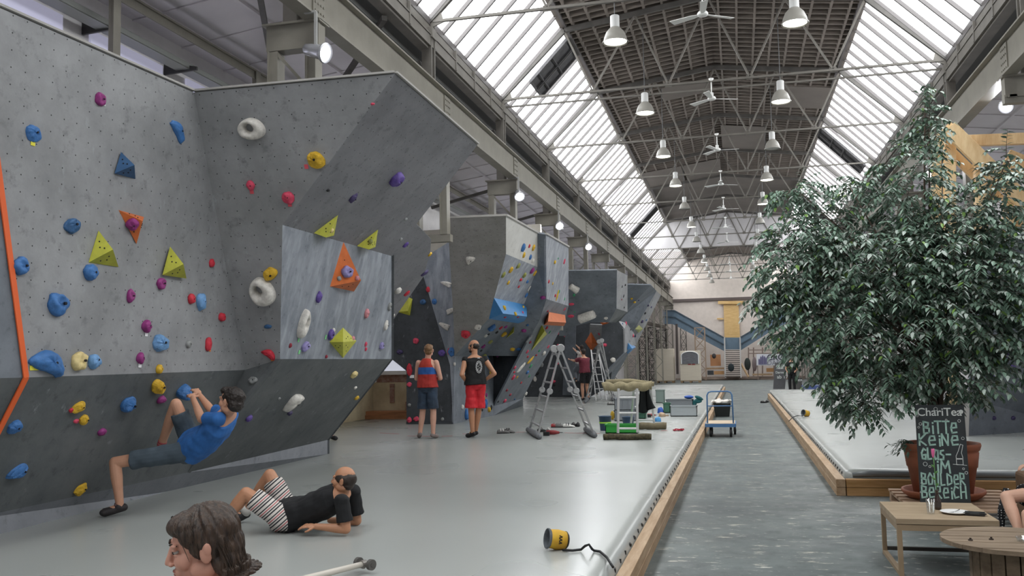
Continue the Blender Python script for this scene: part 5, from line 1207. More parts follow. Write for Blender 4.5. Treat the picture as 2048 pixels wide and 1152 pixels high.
def crate(u0, u1, v0, v1, c, label, dy=.4, name='crate', ribs=0, name2='box', parent=None, z0=None, yb=None):
    p0 = g3(u0, v1) if yb is None else at(u0, v1, y=yb); p1 = at(u1, v1, y=p0.y); d = (p0-CAM).dot(FW)/FPX; h = (v1-v0)*d; z0 = p0.z if yb else MZ; w_ = p1.x-p0.x; c0 = Vector(((p0.x+p1.x)/2, p0.y+dy/2, z0)); t_ = .012
    r = empty(name, c0, label, name2); m = MB()
    for s_ in (-1, 1): m.box(c0+Vector((s_*(w_/2-t_/2), 0, h/2)), (t_, dy, h)); m.box(c0+Vector((0, s_*(dy/2-t_/2), h/2)), (w_, t_, h))
    m.box(c0+Vector((0, 0, .01)), (w_, dy, .02)); m.build('shell', c, r)
    m = MB()
    for s_ in (-1, 1): m.box(c0+Vector((s_*w_/2, 0, h-.012)), (.03, dy+.03, .024)); m.box(c0+Vector((0, s_*dy/2, h-.012)), (w_+.03, .03, .024))
    for k in range(ribs): m.box(c0+Vector((-w_/2+w_*(k+.5)/ribs, -dy/2-.006, h/2)), (.012, .012, h*.9))
    m.build('rim', c, r); return r
GRN = mat('bright_green_plastic', '#2f9a3c', .45); GRC = mat('grey_plastic_crate', '#7b8085', .5); CLR = mat('translucent_plastic', '#a4abae', .25, coat=.3)
crate(1211, 1275, 849, 867, GRN, 'long bright green plastic box on the mat under the trestle', .3)
crate(1229, 1273, 821, 842, GRC, 'lower grey plastic crate of the stack behind the trestle', .4, ribs=4); 
crate(1229, 1273, 797, 821, GRC, 'upper grey plastic crate of the stack behind the trestle', .4, ribs=4, yb=g3(1229, 842).y)
crate(1275, 1291, 826, 838, mat('dark_green_plastic', '#3f6b57', .5), 'small dark green box behind the trestle legs', .3)
crate(1312, 1329, 780, 806, mat('grey_green_crate', '#7d8d88', .5), 'upright grey crate with green inside, right of the black jacket', .3)
crate(1341, 1394, 812, 833, CLR, 'translucent storage box in front, at the mat edge', .38); crate(1333, 1386, 799, 822, GRC, 'grey storage box behind the translucent one', .38)
crate(1327, 1340, 806, 826, mat('dark_green_plastic', '#3f6b57', .5), 'narrow dark green box left of the storage boxes', .3)
p = g3(1224, 840); m = MB(); m.ell(p+Vector((0, .1, .1)), (.05, .07, .11)); tag(m.build('yellow_bag', mat('yellow_bag_cloth', '#c9a437', .8), None, True), 'yellow bag squeezed beside the grey crate stack', 'bag')
m = MB(); yb_ = g3(1333, 822).y; ztop = MZ+23*(yb_/FPX)*1.02; p = at(1378, 800, y=yb_+.2); p.z = ztop+.04; m.ell(p, (.13, .1, .05)); tag(m.build('blue_tub_lid', mat('blue_plastic', '#2f5bb0', .45), None, True), 'blue plastic tub lid lying on the grey storage box', 'lid')
m = MB()
for k in range(5): p = at(1386+k*3, 808-k*3+(k % 2)*4, y=yb_+.1); m.ell(p, (.05, .08, .12), Matrix.Rotation(k*.5, 3, 'Y'))
tag(m.build('teal_cloth', mat('teal_cloth', '#1f5a5e', .9, var=.2, scale=10), None, True), 'crumpled teal cloth hanging over the box at the mat edge', 'cloth')
def onmat(u, v, rpx, c, label, name, cat, sc_=(1, 1, .8)):
    p = g3(u, v); d = (p-CAM).dot(FW)/FPX; R_ = rpx*d; o = surf_blob(None, p, Vector((0, 0, 1)), R_*2*sc_[0], R_*2*sc_[1], R_*sc_[2]*1.4, .3, int(u), 'blob', c, name); return tag(o, label, cat, 'loose things on the left mat')
onmat(1321, 826, 7, mat('blue_plastic', '#2f5bb0', .45), 'blue loose climbing hold left of the storage boxes', 'loose_hold', 'climbing hold', (1, 1, 1.1)); onmat(1316, 843, 6.5, mat('sky_blue_plastic', '#4a8fc4', .45), 'sky blue dome-shaped hold loose on the mat', 'loose_hold', 'climbing hold', (1, 1, 1))
onmat(1324, 833, 7, mat('tan_plastic', '#b29a80', .6), 'tan dome-shaped hold loose on the mat beside the boxes', 'loose_hold', 'climbing hold', (1, 1, .8)); onmat(1334, 832, 4, mat('tan_plastic', '#b29a80', .6), 'flat tan hold loose on the mat beside the translucent box', 'loose_hold', 'climbing hold', (1.3, 1, .5))
def tool(u, v, label, s=1.0, rz=.3):
    p = g3(u, v); r = empty('cordless_drill', p, label, 'drill', 'cordless drills on the mat'); M = Matrix.Rotation(rz, 3, 'Z')
    m = MB(); m.tube([p+M @ Vector((-.1*s, 0, .05)), p+M @ Vector((.02*s, 0, .05)), p+M @ Vector((.1*s, 0, .045))], [.035*s, .035*s, .018*s], 12); m.build('body', mat('tool_red', '#8c2a2e', .5), r, True)
    m = MB(); m.beam(p+M @ Vector((-.06*s, 0, .05)), p+M @ Vector((-.08*s, -.12*s, .04)), .035, .035); m.build('grip', BLACK, r); m = MB(); m.box(p+M @ Vector((-.085*s, -.15*s, .04)), (.09*s, .06*s, .07)); m.build('battery', BLACK, r); m = MB(); m.tube([p+M @ Vector((.1*s, 0, .045)), p+M @ Vector((.15*s, 0, .045))], .008, 6); m.build('chuck', DKGREY, r)
tool(1106, 870, 'black and red cordless drill lying on the mat under the big ladder', 1.25, .1); tool(1303, 834, 'red cordless drill on the mat behind the trestle')
def shoe(u, v, rz, mats_, label, s=1.0, z=MZ, grp='climbing shoes left on the mat', flip=False):
    p = at(u, v, z=z); r = empty('climbing_shoe', p, label, 'shoe', grp); M = Matrix.Rotation(rz, 3, 'Z')
    V = []; n_ = 12; prof = [(-.12, .02, .03, .05), (-.11, .032, .0, .075), (-.06, .036, 0, .085), (0, .04, 0, .07), (.06, .046, 0, .055), (.11, .04, 0, .045), (.14, .018, .004, .03)]
    m = MB()
    for x, w_, z0, z1 in prof:
        for k in range(n_): a = 2*math.pi*k/n_; V.append(p+M @ Vector((x*s, w_*math.cos(a)*s, max(0, (z0+z1)/2+(z1-z0)/2*math.sin(a))*s)))
    F = [(i*n_+k, i*n_+(k+1) % n_, (i+1)*n_+(k+1) % n_, (i+1)*n_+k) for i in range(len(prof)-1) for k in range(n_)]+[tuple(range(n_))[::-1], tuple((len(prof)-1)*n_+k for k in range(n_))]
    m.add(V, F); m.build('upper', mats_[0], r, True)
    m = MB(); m.prism([p+M @ Vector((a*s, b_*s, .001)) for a, b_ in ((-.12, -.03), (-.04, -.034), (.06, -.046), (.13, -.02), (.13, .02), (.06, .046), (-.04, .034), (-.12, .03))], (0, 0, .016*s)); m.build('sole', BLACK, r)
    m = MB()
    for x in (-.05, 0): m.tube([p+M @ Vector((x*s, -.038*s, .05*s)), p+M @ Vector((x*s, 0, .095*s)), p+M @ Vector((x*s, .038*s, .05*s))], .009*s, 6)
    m.build('strap', mats_[1], r)
SG, SR, SW, SB_ = mat('grey_shoe', '#6f6e6d', .7), mat('red_shoe', '#a03538', .7), mat('white_strap', '#d8d6d2', .7), mat('black_shoe', '#202022', .7)
shoe(1006, 867, .5, (SG, SW), 'grey climbing shoe with pale strap, left of the big ladder, left one'); shoe(1018, 866, -.4, (SG, SB_), 'darker grey climbing shoe, left of the big ladder, right one')
shoe(1083, 864, 1.2, (SB_, SG), 'black climbing shoe just behind the left feet of the big ladder'); shoe(1097, 865, 1.6, (SG, SW), 'grey climbing shoe standing between the ladder feet and the drill')
shoe(1113, 855, .2, (SR, SG), 'red climbing shoe between the legs of the big ladder'); shoe(1121, 855, .1, (SG, SG), 'grey climbing shoe touching the red one'); shoe(1137, 855, .2, (SW, SB_), 'black and white climbing shoe between red and black ones')
shoe(1148, 853, 1.4, (SB_, SG), 'black climbing shoe beside the right leg of the big ladder'); shoe(1156, 853, 1.7, (SB_, SB_), 'second black climbing shoe, touching the ladder leg'); shoe(1222, 810, .2, (SG, SW), 'pale climbing shoe near the far folding ladder')
shoe(1527, 806, .4, (SB_, SG), 'dark shoe on the path beside the right-hand kerb, left one', 1, 0, 'shoes on the path'); shoe(1534, 805, 1.2, (SB_, SG), 'dark shoe on the path beside the right-hand kerb, right one', 1, 0, 'shoes on the path')
# red cord and floor tape
pr = random.Random(4); m = MB(); c = g3(1357, 861); m.tube([c+Vector((pr.uniform(-.12, .12), pr.uniform(-.2, .2), .012+.012*(k % 2))) for k in range(26)], .008, 5); tag(m.build('red_cord', mat('red_cord', '#c2213f', .7), None, True), 'small tangle of red cord near the mat edge', 'cord')
for i, (u0, v0, u1, v1, lb) in enumerate(((760, 866, 798, 868, 'leftmost'), (815, 872, 862, 873, 'second'), (883, 873, 905, 872, 'third'), (925, 868, 958, 867, 'fourth'), (993, 866, 1003, 866, 'fifth'), (1031, 865, 1050, 864, 'sixth'), (1130, 866, 1200, 867, 'seventh'), (1322, 862, 1334, 861, 'last'))):
    a, c = g3(u0, v0), g3(u1, v1); m = MB(); m.beam(a+Vector((0, 0, .002)), c+Vector((0, 0, .002)), .035, .002); tag(m.build('floor_tape', mat('red_floor_tape', '#b34a4e', .7)), '%s dash of the red tape line across the left mat' % lb, 'tape', 'red tape dashes')
# chalk bags
def chalkbag(u, v, R_, L_, ax, label, body, z=MZ, strap=()):
    p = at(u, v, z=z); ax = Vector(ax).normalized(); c = p+Vector((0, 0, R_*1.02)); q_ = ax.to_track_quat('Z', 'Y').to_matrix(); r = empty('chalk_bag', p, label, 'chalk bag')
    m = MB(); m.lathe([(.001, -L_*.5), (R_*.7, -L_*.49), (R_*.9, -L_*.4), (R_*1.03, 0), (R_*.95, L_*.42)], 28, c, q_, cap=False); m.build('body', body, r, True)
    m = MB(); m.lathe([(R_*.96, L_*.4), (R_*1.04, L_*.45), (R_*1.04, L_*.52), (R_*.96, L_*.54), (R_*.9, L_*.5), (R_*.85, L_*.2), (R_*.8, -L_*.3), (.001, -L_*.35)], 28, c, q_, cap=False); m.build('fleece_lining', mat('grey_fleece', '#5d6266', .95, var=.2, scale=30), r, True)
    m = MB(); m.lathe([(R_*.72, -L_*.5), (R_*.93, -L_*.42), (R_*.95, -L_*.38), (.02, -L_*.515)], 28, c, q_, cap=False); m.build('base_patch', BLACK, r, True)
    if strap: m = MB(); m.tube([at(a, b_, z=z+hh) for a, b_, hh in strap], .006 if R_ < .06 else .01, 6); m.build('strap', BLACK, r, True)
    return r, c, q_
YB_ = mat('yellow_chalk_bag_cloth', '#d1a92c', .7, hex2='#c2912a', scale=12)
r_, c_, q_ = chalkbag(1115, 1099, .072, .16, (-.85, -.5, .18), 'yellow and grey chalk bag lying open on the mat in the foreground', YB_, strap=((1125, 1100, .015), (1145, 1101, .015), (1162, 1099, .015), (1170, 1092, .05), (1178, 1089, .07), (1184, 1098, .03), (1188, 1101, .01), (1200, 1103, .012), (1214, 1115, .01), (1222, 1128, .008), (1226, 1134, .0)))
m = MB()
for i in range(3):
    for j in range(2): s0 = c_+q_ @ Vector((0, 0, 0)); 
fdir = (CAM-c_).normalized(); axx = q_ @ Vector((0, 0, 1)); fd = (fdir-axx*fdir.dot(axx)).normalized(); up_ = axx.cross(fd)
for i, k in enumerate((-1, 0, 1)):
    b0 = c_+fd*.0745-axx*.0+up_*k*.022
    m.beam(b0+axx*.012+up_*.008, b0-axx*.012, .006, .004, up=fd); m.beam(b0-axx*.012, b0+axx*.012-up_*.008, .006, .004, up=fd)
m.build('printed_mark', BLACK, r_, fix=False)
chalkbag(1612, 833, .075, .16, (-.7, -.5, .2), 'small yellow and black chalk bag on the right-hand mat', YB_, strap=((1605, 832, .01), (1596, 831, .01), (1586, 834, .01), (1578, 842, .0)))
# pole with two small wheels
a, c = at(600, 1160, z=.36), at(727, 1128, z=.36); pw = empty('wheeled_pole', c, 'white pole with two small grey wheels at its end, cut by the lower edge', 'pole')
a = c+(a-c)*1.6; m = MB(); m.tube([a, c], [.024, .019], 14); m.build('pole', mat('white_coated_tube', '#cdc6bb', .45), pw, True)
m = MB(); d = (c-a).normalized(); sd = d.cross(Vector((0, 0, 1))).normalized(); m.tube([c-d*.02, c+d*.02], .026, 14); m.tube([c-sd*.055+d*.01, c+sd*.055+d*.01], .008, 8); m.tube([c+Vector((0, 0, -.03)), c+Vector((0, 0, .02))], .012, 8); m.build('fork', mat('grey_castor_fork', '#8a8580', .5, .5), pw)
for s_ in (-1, 1): m = MB(); m.tube([c+sd*s_*.048+d*.012, c+sd*s_*.075+d*.012], .036, 20); m.tube([c+sd*s_*.045+d*.012, c+sd*s_*.078+d*.012], .015, 14); m.build('wheel', mat('grey_castor_wheel', '#55524f', .6), pw)

# ------------------------------------------------------------------ cart
CB = mat('blue_powder_coat', '#47719f', .45); cy_ = 20.25
ct = empty('platform_cart', (-.53, cy_+.4, 0), 'blue platform cart with a wooden deck standing on the concrete path', 'cart')
x0, x1 = at(1401, 850, y=cy_).x+.11, at(1466, 850, y=cy_).x+.05; zd = at(1430, 851, y=cy_).z
m = MB(); m.box(((x0+x1)/2, cy_+.5, zd+.03), (x1-x0-.02, 1.0, .03)); m.build('deck_boards', mat('plywood_deck', '#c5b198', .6, var=.1, scale=5), ct)
m = MB(); m.box(((x0+x1)/2, cy_, zd), (x1-x0, .03, .07)); m.box(((x0+x1)/2, cy_+1, zd), (x1-x0, .03, .07)); m.box((x0, cy_+.5, zd), (.03, 1.0, .07)); m.box((x1, cy_+.5, zd), (.03, 1.0, .07)); m.build('frame', CB, ct)
zt2 = at(1430, 783, y=cy_+.05).z; m = MB(); y_ = cy_+.05
m.tube([(x0+.04, y_, zd), (x0+.05, y_, zt2-.08), (x0+.08, y_, zt2-.02), (x0+.14, y_, zt2), (x1-.14, y_, zt2), (x1-.08, y_, zt2-.02), (x1-.05, y_, zt2-.08), (x1-.04, y_, zd)], .016, 10); z2 = at(1430, 812, y=y_).z; m.tube([(x0+.05, y_, z2), (x1-.05, y_, z2)], .012, 8); m.build('push_handle', CB, ct, True)
for x, y in ((x0+.1, cy_+.15), (x1-.1, cy_+.08), (x0+.1, cy_+.85), (x1-.02, cy_+.8)):
    m = MB(); m.tube([(x-.025, y, .098), (x+.025, y, .098)], .095, 22); m.build('tyre', BLACK, ct); m = MB(); m.tube([(x-.03, y, .098), (x+.03, y, .098)], .045, 14); m.box((x, y, .19), (.05, .05, .04)); m.build('wheel_hub', DKGREY, ct)
p = at(1435, 834, z=0); r = empty('black_tub', p+Vector((0, .25, 0)), 'black plastic tub with crumpled white paper on top, behind the cart', 'tub'); c = p+Vector((.14, .25, 0)); h = .38
m = MB(); m.add([c+Vector((sx*w_, sy*w_*.8, z)) for z, w_ in ((0, .2), (h, .25)) for sx, sy in ((-1, -1), (1, -1), (1, 1), (-1, 1))], [(3, 2, 1, 0), (4, 5, 6, 7), (0, 1, 5, 4), (1, 2, 6, 5), (2, 3, 7, 6), (3, 0, 4, 7)]); m.build('tub', mat('black_plastic_tub', '#161c1c', .5), r)
V = []; 
for j in range(7):
    for i in range(9): V.append(c+Vector((-.3+.6*i/8, -.26+.52*j/6, h+.05+.13*noise.noise(Vector((i*.5, j*.5, 3)))+.05*(i/8))))
m = MB(); m.add(V, [(j*9+i, j*9+i+1, (j+1)*9+i+1, (j+1)*9+i) for j in range(6) for i in range(8)]); o = m.build('white_paper', mat('white_paper', '#e1dcd6', .8), r); s_ = o.modifiers.new('th', 'SOLIDIFY'); s_.thickness = .03

# ------------------------------------------------------------------ far end
FY = 76.0
BLS = mat('blue_grey_stair_steel', '#5f7384', .5, var=.08, scale=2); DST = mat('dark_stair_tread', '#35302d', .7); BLKS = mat('black_scaffold_steel', '#38342f', .6)
K = lambda u, v, y=FY: at(u, v, y=y)
sr = empty('steel_staircase', K(1464, 755), 'blue-grey steel staircase against the end wall, two flights rising from a middle landing', 'staircase')
def slab(pts, nm, m_, dy=.08, par=None, off=0):
    m = MB(); P_ = [K(u, v, FY+off) for u, v in pts]; m.prism(P_, (0, dy, 0)); return m.build(nm, m_, sr if par is None else par)
slab([(1326, 621), (1349, 621), (1448, 675), (1448, 702), (1345, 648), (1327, 648)], 'left_flight', BLS)
slab([(1480, 675), (1540, 637), (1600, 604), (1600, 632), (1540, 664), (1481, 701)], 'right_flight', BLS)
for a in (((1326, 621), (1349, 621)), ((1349, 621), (1448, 675)), ((1326, 634), (1349, 634)), ((1349, 634), (1448, 689)), ((1480, 675), (1600, 604)), ((1480, 689), (1600, 618))):
    m = MB(); m.beam(K(*a[0], FY-.05), K(*a[1], FY-.05), .06, .08); m.build('handrail', mat('stair_edge_steel', '#41505c', .5), sr)
slab([(1448, 675), (1480, 675), (1480, 699), (1448, 699)], 'landing_front', BLS, off=-1.0)
for u in (1449, 1480):
    m = MB(); m.beam(K(u, 675, FY-1.1), K(u+2, 756, FY-2.6), .1, .12); m.build('stringer', mat('pale_stair_post', '#9a9794', .5), sr)
for k in range(14):
    v = 701+k*4; m = MB(); a, c = K(1450, v, FY-1.1-k*.11), K(1481, v, FY-1.1-k*.11); m.beam(a, c, .25, .05); m.build('tread', DST, sr)
for u in (1332, 1353): m = MB(); m.beam(K(u, 648), K(u+2, 748), .18, .25); m.build('post', mat('dark_stair_post', '#4c4442', .6), sr)
tw = empty('plywood_tower', K(1463, 640, FY+.6), 'tall plywood-clad panel above the stair landing on the end wall', 'plywood panel')
slab([(1447, 607), (1477, 607), (1480, 675), (1449, 675)], 'cladding', PLY, .1, tw, 2.1); slab([(1436, 602), (1488, 602), (1488, 608), (1436, 608)], 'top_board', PLY, .2, tw, 1.9); slab([(1434, 636), (1447, 636), (1447, 639), (1434, 639)], 'side_board', PLY, .1, tw, 2.1)
# pallets of wrapped boards
WRAP = mat('cream_wrapped_boards', '#c9bfae', .6, var=.05, scale=2, stretch=(.5, .5, 8))
def pallet_stack(u0, u1, v0, v1, Y, label, grille=False):
    a, c = at(u0, v1, y=Y), at(u1, v1, y=Y); a.z = c.z = 0; h = at(u0, v0, y=Y).z; r = empty('wrapped_pallet', (a+c)/2, label, 'pallet load', 'wrapped pallets at the far end')
    m = MB(); m.box(((a.x+c.x)/2, Y+.6, .15+(h-.15)/2), (c.x-a.x, 1.2, h-.15)); m.build('wrapped_boards', WRAP, r, bevel=.03)
    m = MB(); w_ = c.x-a.x
    for k in (0, .5, 1): m.box((a.x+.1+(w_-.2)*k, Y+.6, .06), (.16, 1.2, .1))
    m.box(((a.x+c.x)/2, Y+.6, .13), (w_, 1.2, .04)); m.build('wooden_pallet', mat('pallet_timber', '#8b7458', .8), r)
    if grille:
        m = MB(); zc = h; x_ = (a.x+c.x)/2; pts = [(x_-w_*.42, h-.95), (x_-w_*.42, h-.35)]+[(x_-w_*.42*math.cos(t*.314), h-.35+.3*math.sin(t*.314)) for t in range(1, 10)]+[(x_+w_*.42, h-.35), (x_+w_*.42, h-.95)]
        m.prism([(x, Y-.05, z) for x, z in pts], (0, .04, 0)); m.build('dark_panel', mat('grey_mesh_panel', '#66676b', .5, var=.3, scale=4, stretch=(1, 1, 10)), r)
        m = MB()
        for uu in (1379, 1387): p_ = at(uu, 728, y=Y-.03); m.box(p_, (.22, .02, .12))
        m.build('red_print', mat('red_print', '#9c3f3c', .7), r)
        m = MB(); m.tube([(x, Y-.06, z) for x, z in pts], .04, 6); m.build('arched_edge', WHITEP, r)
pallet_stack(1312, 1349, 698, 765, 67.5, 'tall cream wrapped pallet load at the far end, left one'); pallet_stack(1361, 1402, 702, 765, 67.0, 'cream wrapped pallet load with an arched grey panel, right one', True)
def tower(u0, u1, v0, v1, Y, label, m_=BLKS, bays=5, D_=1.2, th=.07, cat='scaffold'):
    a, c = at(u0, v1, y=Y), at(u1, v1, y=Y); z0, z1 = 0, at(u0, v0, y=Y).z; r = empty('scaffold_tower', ((a.x+c.x)/2, Y, 0), label, cat, 'scaffold towers at the far end')
    for x in (a.x, c.x):
        for y in (Y, Y+D_): m = MB(); m.beam((x, y, z0), (x, y, z1), th, th); m.build('upright', m_, r)
    m = MB()
    for k in range(bays):
        za, zb = z0+(z1-z0)*k/bays, z0+(z1-z0)*(k+1)/bays
        for y in (Y, Y+D_): m.beam((a.x, y, za), (c.x, y, zb), th*.55, th*.55); m.beam((c.x, y, za), (a.x, y, zb), th*.55, th*.55); m.beam((a.x, y, zb), (c.x, y, zb), th*.6, th*.6)
    m.build('lattice', m_, r)
tower(1277, 1293, 650, 762, 66, 'black lattice scaffold tower at the far end, left one'); tower(1296, 1312, 655, 762, 68, 'black lattice scaffold tower at the far end, middle one'); tower(1316, 1334, 660, 755, 71, 'dark lattice scaffold tower behind the left pallet load')
tower(1300, 1326, 600, 655, 73, 'pale lattice frame standing on the dark scaffold', mat('pale_scaffold_steel', '#8f8a86', .5), 3, 1.5, .06); tower(1249, 1272, 712, 756, 55, 'low pale scaffold frame beneath the farthest climbing wall', mat('pale_scaffold_steel', '#8f8a86', .5), 3, 1.2, .05)
m = MB(); a, c = at(1283, 640, y=66), at(1333, 652, y=66); m.prism([(a.x, 65.5, a.z), (c.x, 65.5, c.z), (c.x, 65.5, c.z-.2), (a.x, 65.5, a.z-.25)], (0, 3, 0)); tag(m.build('scaffold_platform', mat('worn_platform_boards', '#6d655d', .8)), 'worn sloping platform on top of the black scaffold towers', 'platform')
tower(1392, 1412, 655, 748, 73.5, 'slim timber-coloured scaffold standing in front of the left stair flight', mat('raw_timber_scaffold', '#9b8571', .7), 5, .8, .06); tower(1362, 1373, 657, 700, 77, 'dark wall ladder hanging on the end wall', BLKS, 6, .1, .05, 'ladder')
m = MB(); a = K(1405, 757, 75.5); m.box((0.6, 75.6, .12), (8.6, 3.2, .24)); m.box((-1.8, 73.9, .14), (6.5, .1, .12)); tag(m.build('timber_deck', mat('grey_timber_deck', '#8b7b70', .8, var=.15, scale=2)), 'low timber deck along the end wall under the staircase', 'deck')
def farbox(u0, u1, v0, v1, Y, c, label, name, cat, dy=.3, z0=None):
    m = MB(); a, b_ = at(u0, v1, y=Y), at(u1, v0, y=Y); m.box(((a.x+b_.x)/2, Y+dy/2, (a.z+b_.z)/2), (b_.x-a.x, dy, abs(b_.z-a.z))); return tag(m.build(name, c), label, cat)
farbox(1421, 1441, 709, 732, 75, mat('orange_plywood', '#b5825a', .7), 'orange-brown plywood sheet leaning behind the far deck', 'plywood_sheet', 'plywood')
farbox(1413, 1448, 735, 739, 74.6, WOOD, 'wooden shelf plank left of the stair steps', 'shelf_plank', 'plank', 1.0); farbox(1428, 1448, 742, 749, 74.2, mat('cardboard', '#b58a5e', .8), 'cardboard box stack under the plank left of the stair steps', 'cardboard_box', 'box')
farbox(1415, 1427, 741, 750, 74.2, DKGREY, 'dark crate left of the cardboard box at the far end', 'dark_crate', 'box'); farbox(1505, 1545, 747, 751, 73.8, WOOD, 'long pale board lying on the far deck', 'long_board', 'board', .6); farbox(1533, 1547, 736, 744, 74, mat('cardboard', '#b58a5e', .8), 'small cardboard box right on the far deck', 'cardboard_box', 'box')
m = MB(); m.beam(K(1482, 727, 74), K(1497, 754, 73.4), .12, .12); tag(m.build('leaning_board', WOOD), 'pale board leaning on the stair foot, right side', 'board')
for u0, v0, w_, h_, c, lb in ((1495, 728, 12, 24, '#2c3230', 'dark green jacket hanging right of the stair steps'), (1509, 728, 9, 28, '#75696a', 'grey jacket hanging left of the banner'), (1462, 735, 12, 16, '#232c30', 'dark bag on the steps of the far staircase'), (1428, 712, 8, 10, '#3d3a3b', 'dark cloth hanging on the orange plywood sheet')):
    p = K(u0, v0, 74.3 if u0 != 1462 else 72.8); d = p.y/FPX; m = MB(); m.ell(p, (w_*d/2, .15, h_*d/2)); tag(m.build('hanging_jacket' if 'jacket' in lb else 'dark_bag' if 'bag' in lb else 'hanging_cloth', mat('cloth_'+c[1:], c, .9), None, True), lb, 'jacket' if 'jacket' in lb else 'bag' if 'bag' in lb else 'cloth')
# clothes rail and banner
rl_ = empty('steel_rack', K(1510, 755, 75), 'brown steel rack frame behind the banner at the far right', 'rack')
for u in (1497, 1507, 1525, 1548): m = MB(); m.beam(K(u, 695, 75), K(u, 752, 75), .1, .1); m.build('upright', mat('rack_brown', '#7d6c63', .6), rl_)
for v in (700, 707): m = MB(); m.beam(K(1497, v, 75), K(1580, v, 75), .07, .07); m.build('rail', MATS['rack_brown'], rl_)
bn = empty('banner', K(1540, 732, 73), 'white banner with purple towers and the words crossfit darmstadt, half behind the ficus', 'banner')
slab([(1513, 708), (1592, 708), (1592, 731), (1513, 731)], 'cloth', mat('white_banner_cloth', '#d5d6dc', .7), .03, bn, -3)
for u in (1514, 1591): m = MB(); a = K(u, 706, 73.1); m.beam((a.x, a.y, 0), a, .06, .06); m.build('pole', MATS['rack_brown'], bn)
def far_text(body, u, v, size, Y, m_, par, bold=0.0, nm='lettering'):
    M_ = Matrix(((1, 0, 0), (0, 0, -1), (0, 1, 0))).to_4x4(); p_ = at(u, v, y=Y); M_.translation = p_; return text_mesh(body, size, nm, m_, par, M_, .005, bold)
INK = mat('dark_print', '#3a3c4a', .7)
far_text('CROSSFIT', 1534, 720, .62, 72.94, INK, bn, .01); far_text('DARMSTADT', 1534, 730, .5, 72.94, mat('grey_print', '#7b7d86', .7), bn)
m = MB()
for i, (u, h_) in enumerate(((1517, 10), (1520.5, 15), (1524, 17), (1527.5, 15), (1531, 13))): m.prism([K(u, 729, 72.95), K(u+2.4, 729, 72.95), K(u+2.4, 729-h_, 72.95), K(u+1.2, 727-h_, 72.95), K(u, 729-h_, 72.95)], (0, -.02, 0))
m.build('purple_towers', mat('purple_print', '#5b567e', .7), bn)
# blackboard sign on the path's far end
sg = empty('sandwich_board', at(1559, 778, y=50.7), 'grey sandwich board with chalk writing at the far end of the right mat', 'sign')
a = [at(1546, 778, y=50.7), at(1570, 778, y=50.7), at(1574, 727, y=51.2), at(1550, 725, y=51.2)]; m = MB(); m.prism(a, (0, .05, 0)); m.build('slate', mat('grey_slate', '#4d4d50', .7, var=.1, scale=3), sg)
for body, u, v, s_ in (('fablab', 1552.5, 738, .32), ('Darmstadt', 1551, 747, .17), ('ab 17', 1554, 757, .26)): far_text(body, u, v, s_, 50.6, CHW, sg, .004)
sb = empty('black_crate_stack', at(1598, 776, y=45), 'pair of dark crates with white print behind the sandwich board', 'crate')
for v0, v1 in ((756, 765), (767, 778)):
    m = MB(); a, c = at(1586, v1, y=50.5), at(1604, v0, y=50.5); m.box(((a.x+c.x)/2, 50.7, (a.z+c.z)/2), (c.x-a.x, .4, c.z-a.z)); m.build('crate', mat('dark_crate', '#26282b', .6), sb); far_text('Mate', 1588.5, v1-3, .2, 50.44, CHW, sb, .004)
m = MB(); p0_, p1_ = at(1606, 778, y=46), at(1700, 766, y=46); m.box(((p0_.x+p1_.x)/2, 46.5, .18), (p1_.x-p0_.x, 1.0, .3)); tag(m.build('blue_pallet_load', mat('blue_load', '#5d6fa8', .5, var=.15, scale=5)), 'low blue load of crates beyond the right mat, under the ficus', 'crates')
# palm behind the ficus
pm = empty('potted_palm', at(1600, 775, y=48), 'pale palm with arching fronds beyond the left side of the ficus', 'palm'); c = at(1590, 775, y=48); c.z = 0
m = MB(); m.lathe([(.25, 0), (.3, .05), (.34, .5), (.3, .5)], 18, c); m.build('pot', mat('grey_planter', '#6c6a66', .7), pm); m = MB(); m.tube([c+Vector((0, 0, .4)), c+Vector((.05, 0, 1.6))], [.08, .06], 8); m.build('trunk', BARK, pm)
V, F = [], []; pr = random.Random(8)
for k in range(13):
    a_ = k*2*math.pi/13+pr.uniform(-.2, .2); dv = Vector((math.cos(a_), math.sin(a_), 0)); s0 = c+Vector((.05, 0, 1.6)); L_ = pr.uniform(1.0, 1.6); ht = pr.uniform(.7, 1.1)
    for j in range(22):
        t_ = j/22; p_ = s0+dv*L_*t_+Vector((0, 0, ht*math.sin(t_*2.6))); sd = dv.cross(Vector((0, 0, 1))); 
        for s_ in (-1, 1):
            kk = len(V); tip = p_+sd*s_*.3*(1-.5*t_)+dv*.12-Vector((0, 0, .28)); V += [p_, p_+dv*.03, tip]; F.append((kk, kk+1, kk+2))
        kk = len(V); q2 = s0+dv*L_*(t_+1/22)+Vector((0, 0, ht*math.sin((t_+1/22)*2.6))); V += [p_, q2, q2+Vector((0, 0, .03)), p_+Vector((0, 0, .03))]; F.append((kk, kk+1, kk+2, kk+3))
mb = MB(); mb.add(V, F); mb.build('fronds', mat('pale_palm_frond', '#8fa08a', .6, var=.15, scale=3), pm, False, fix=False)

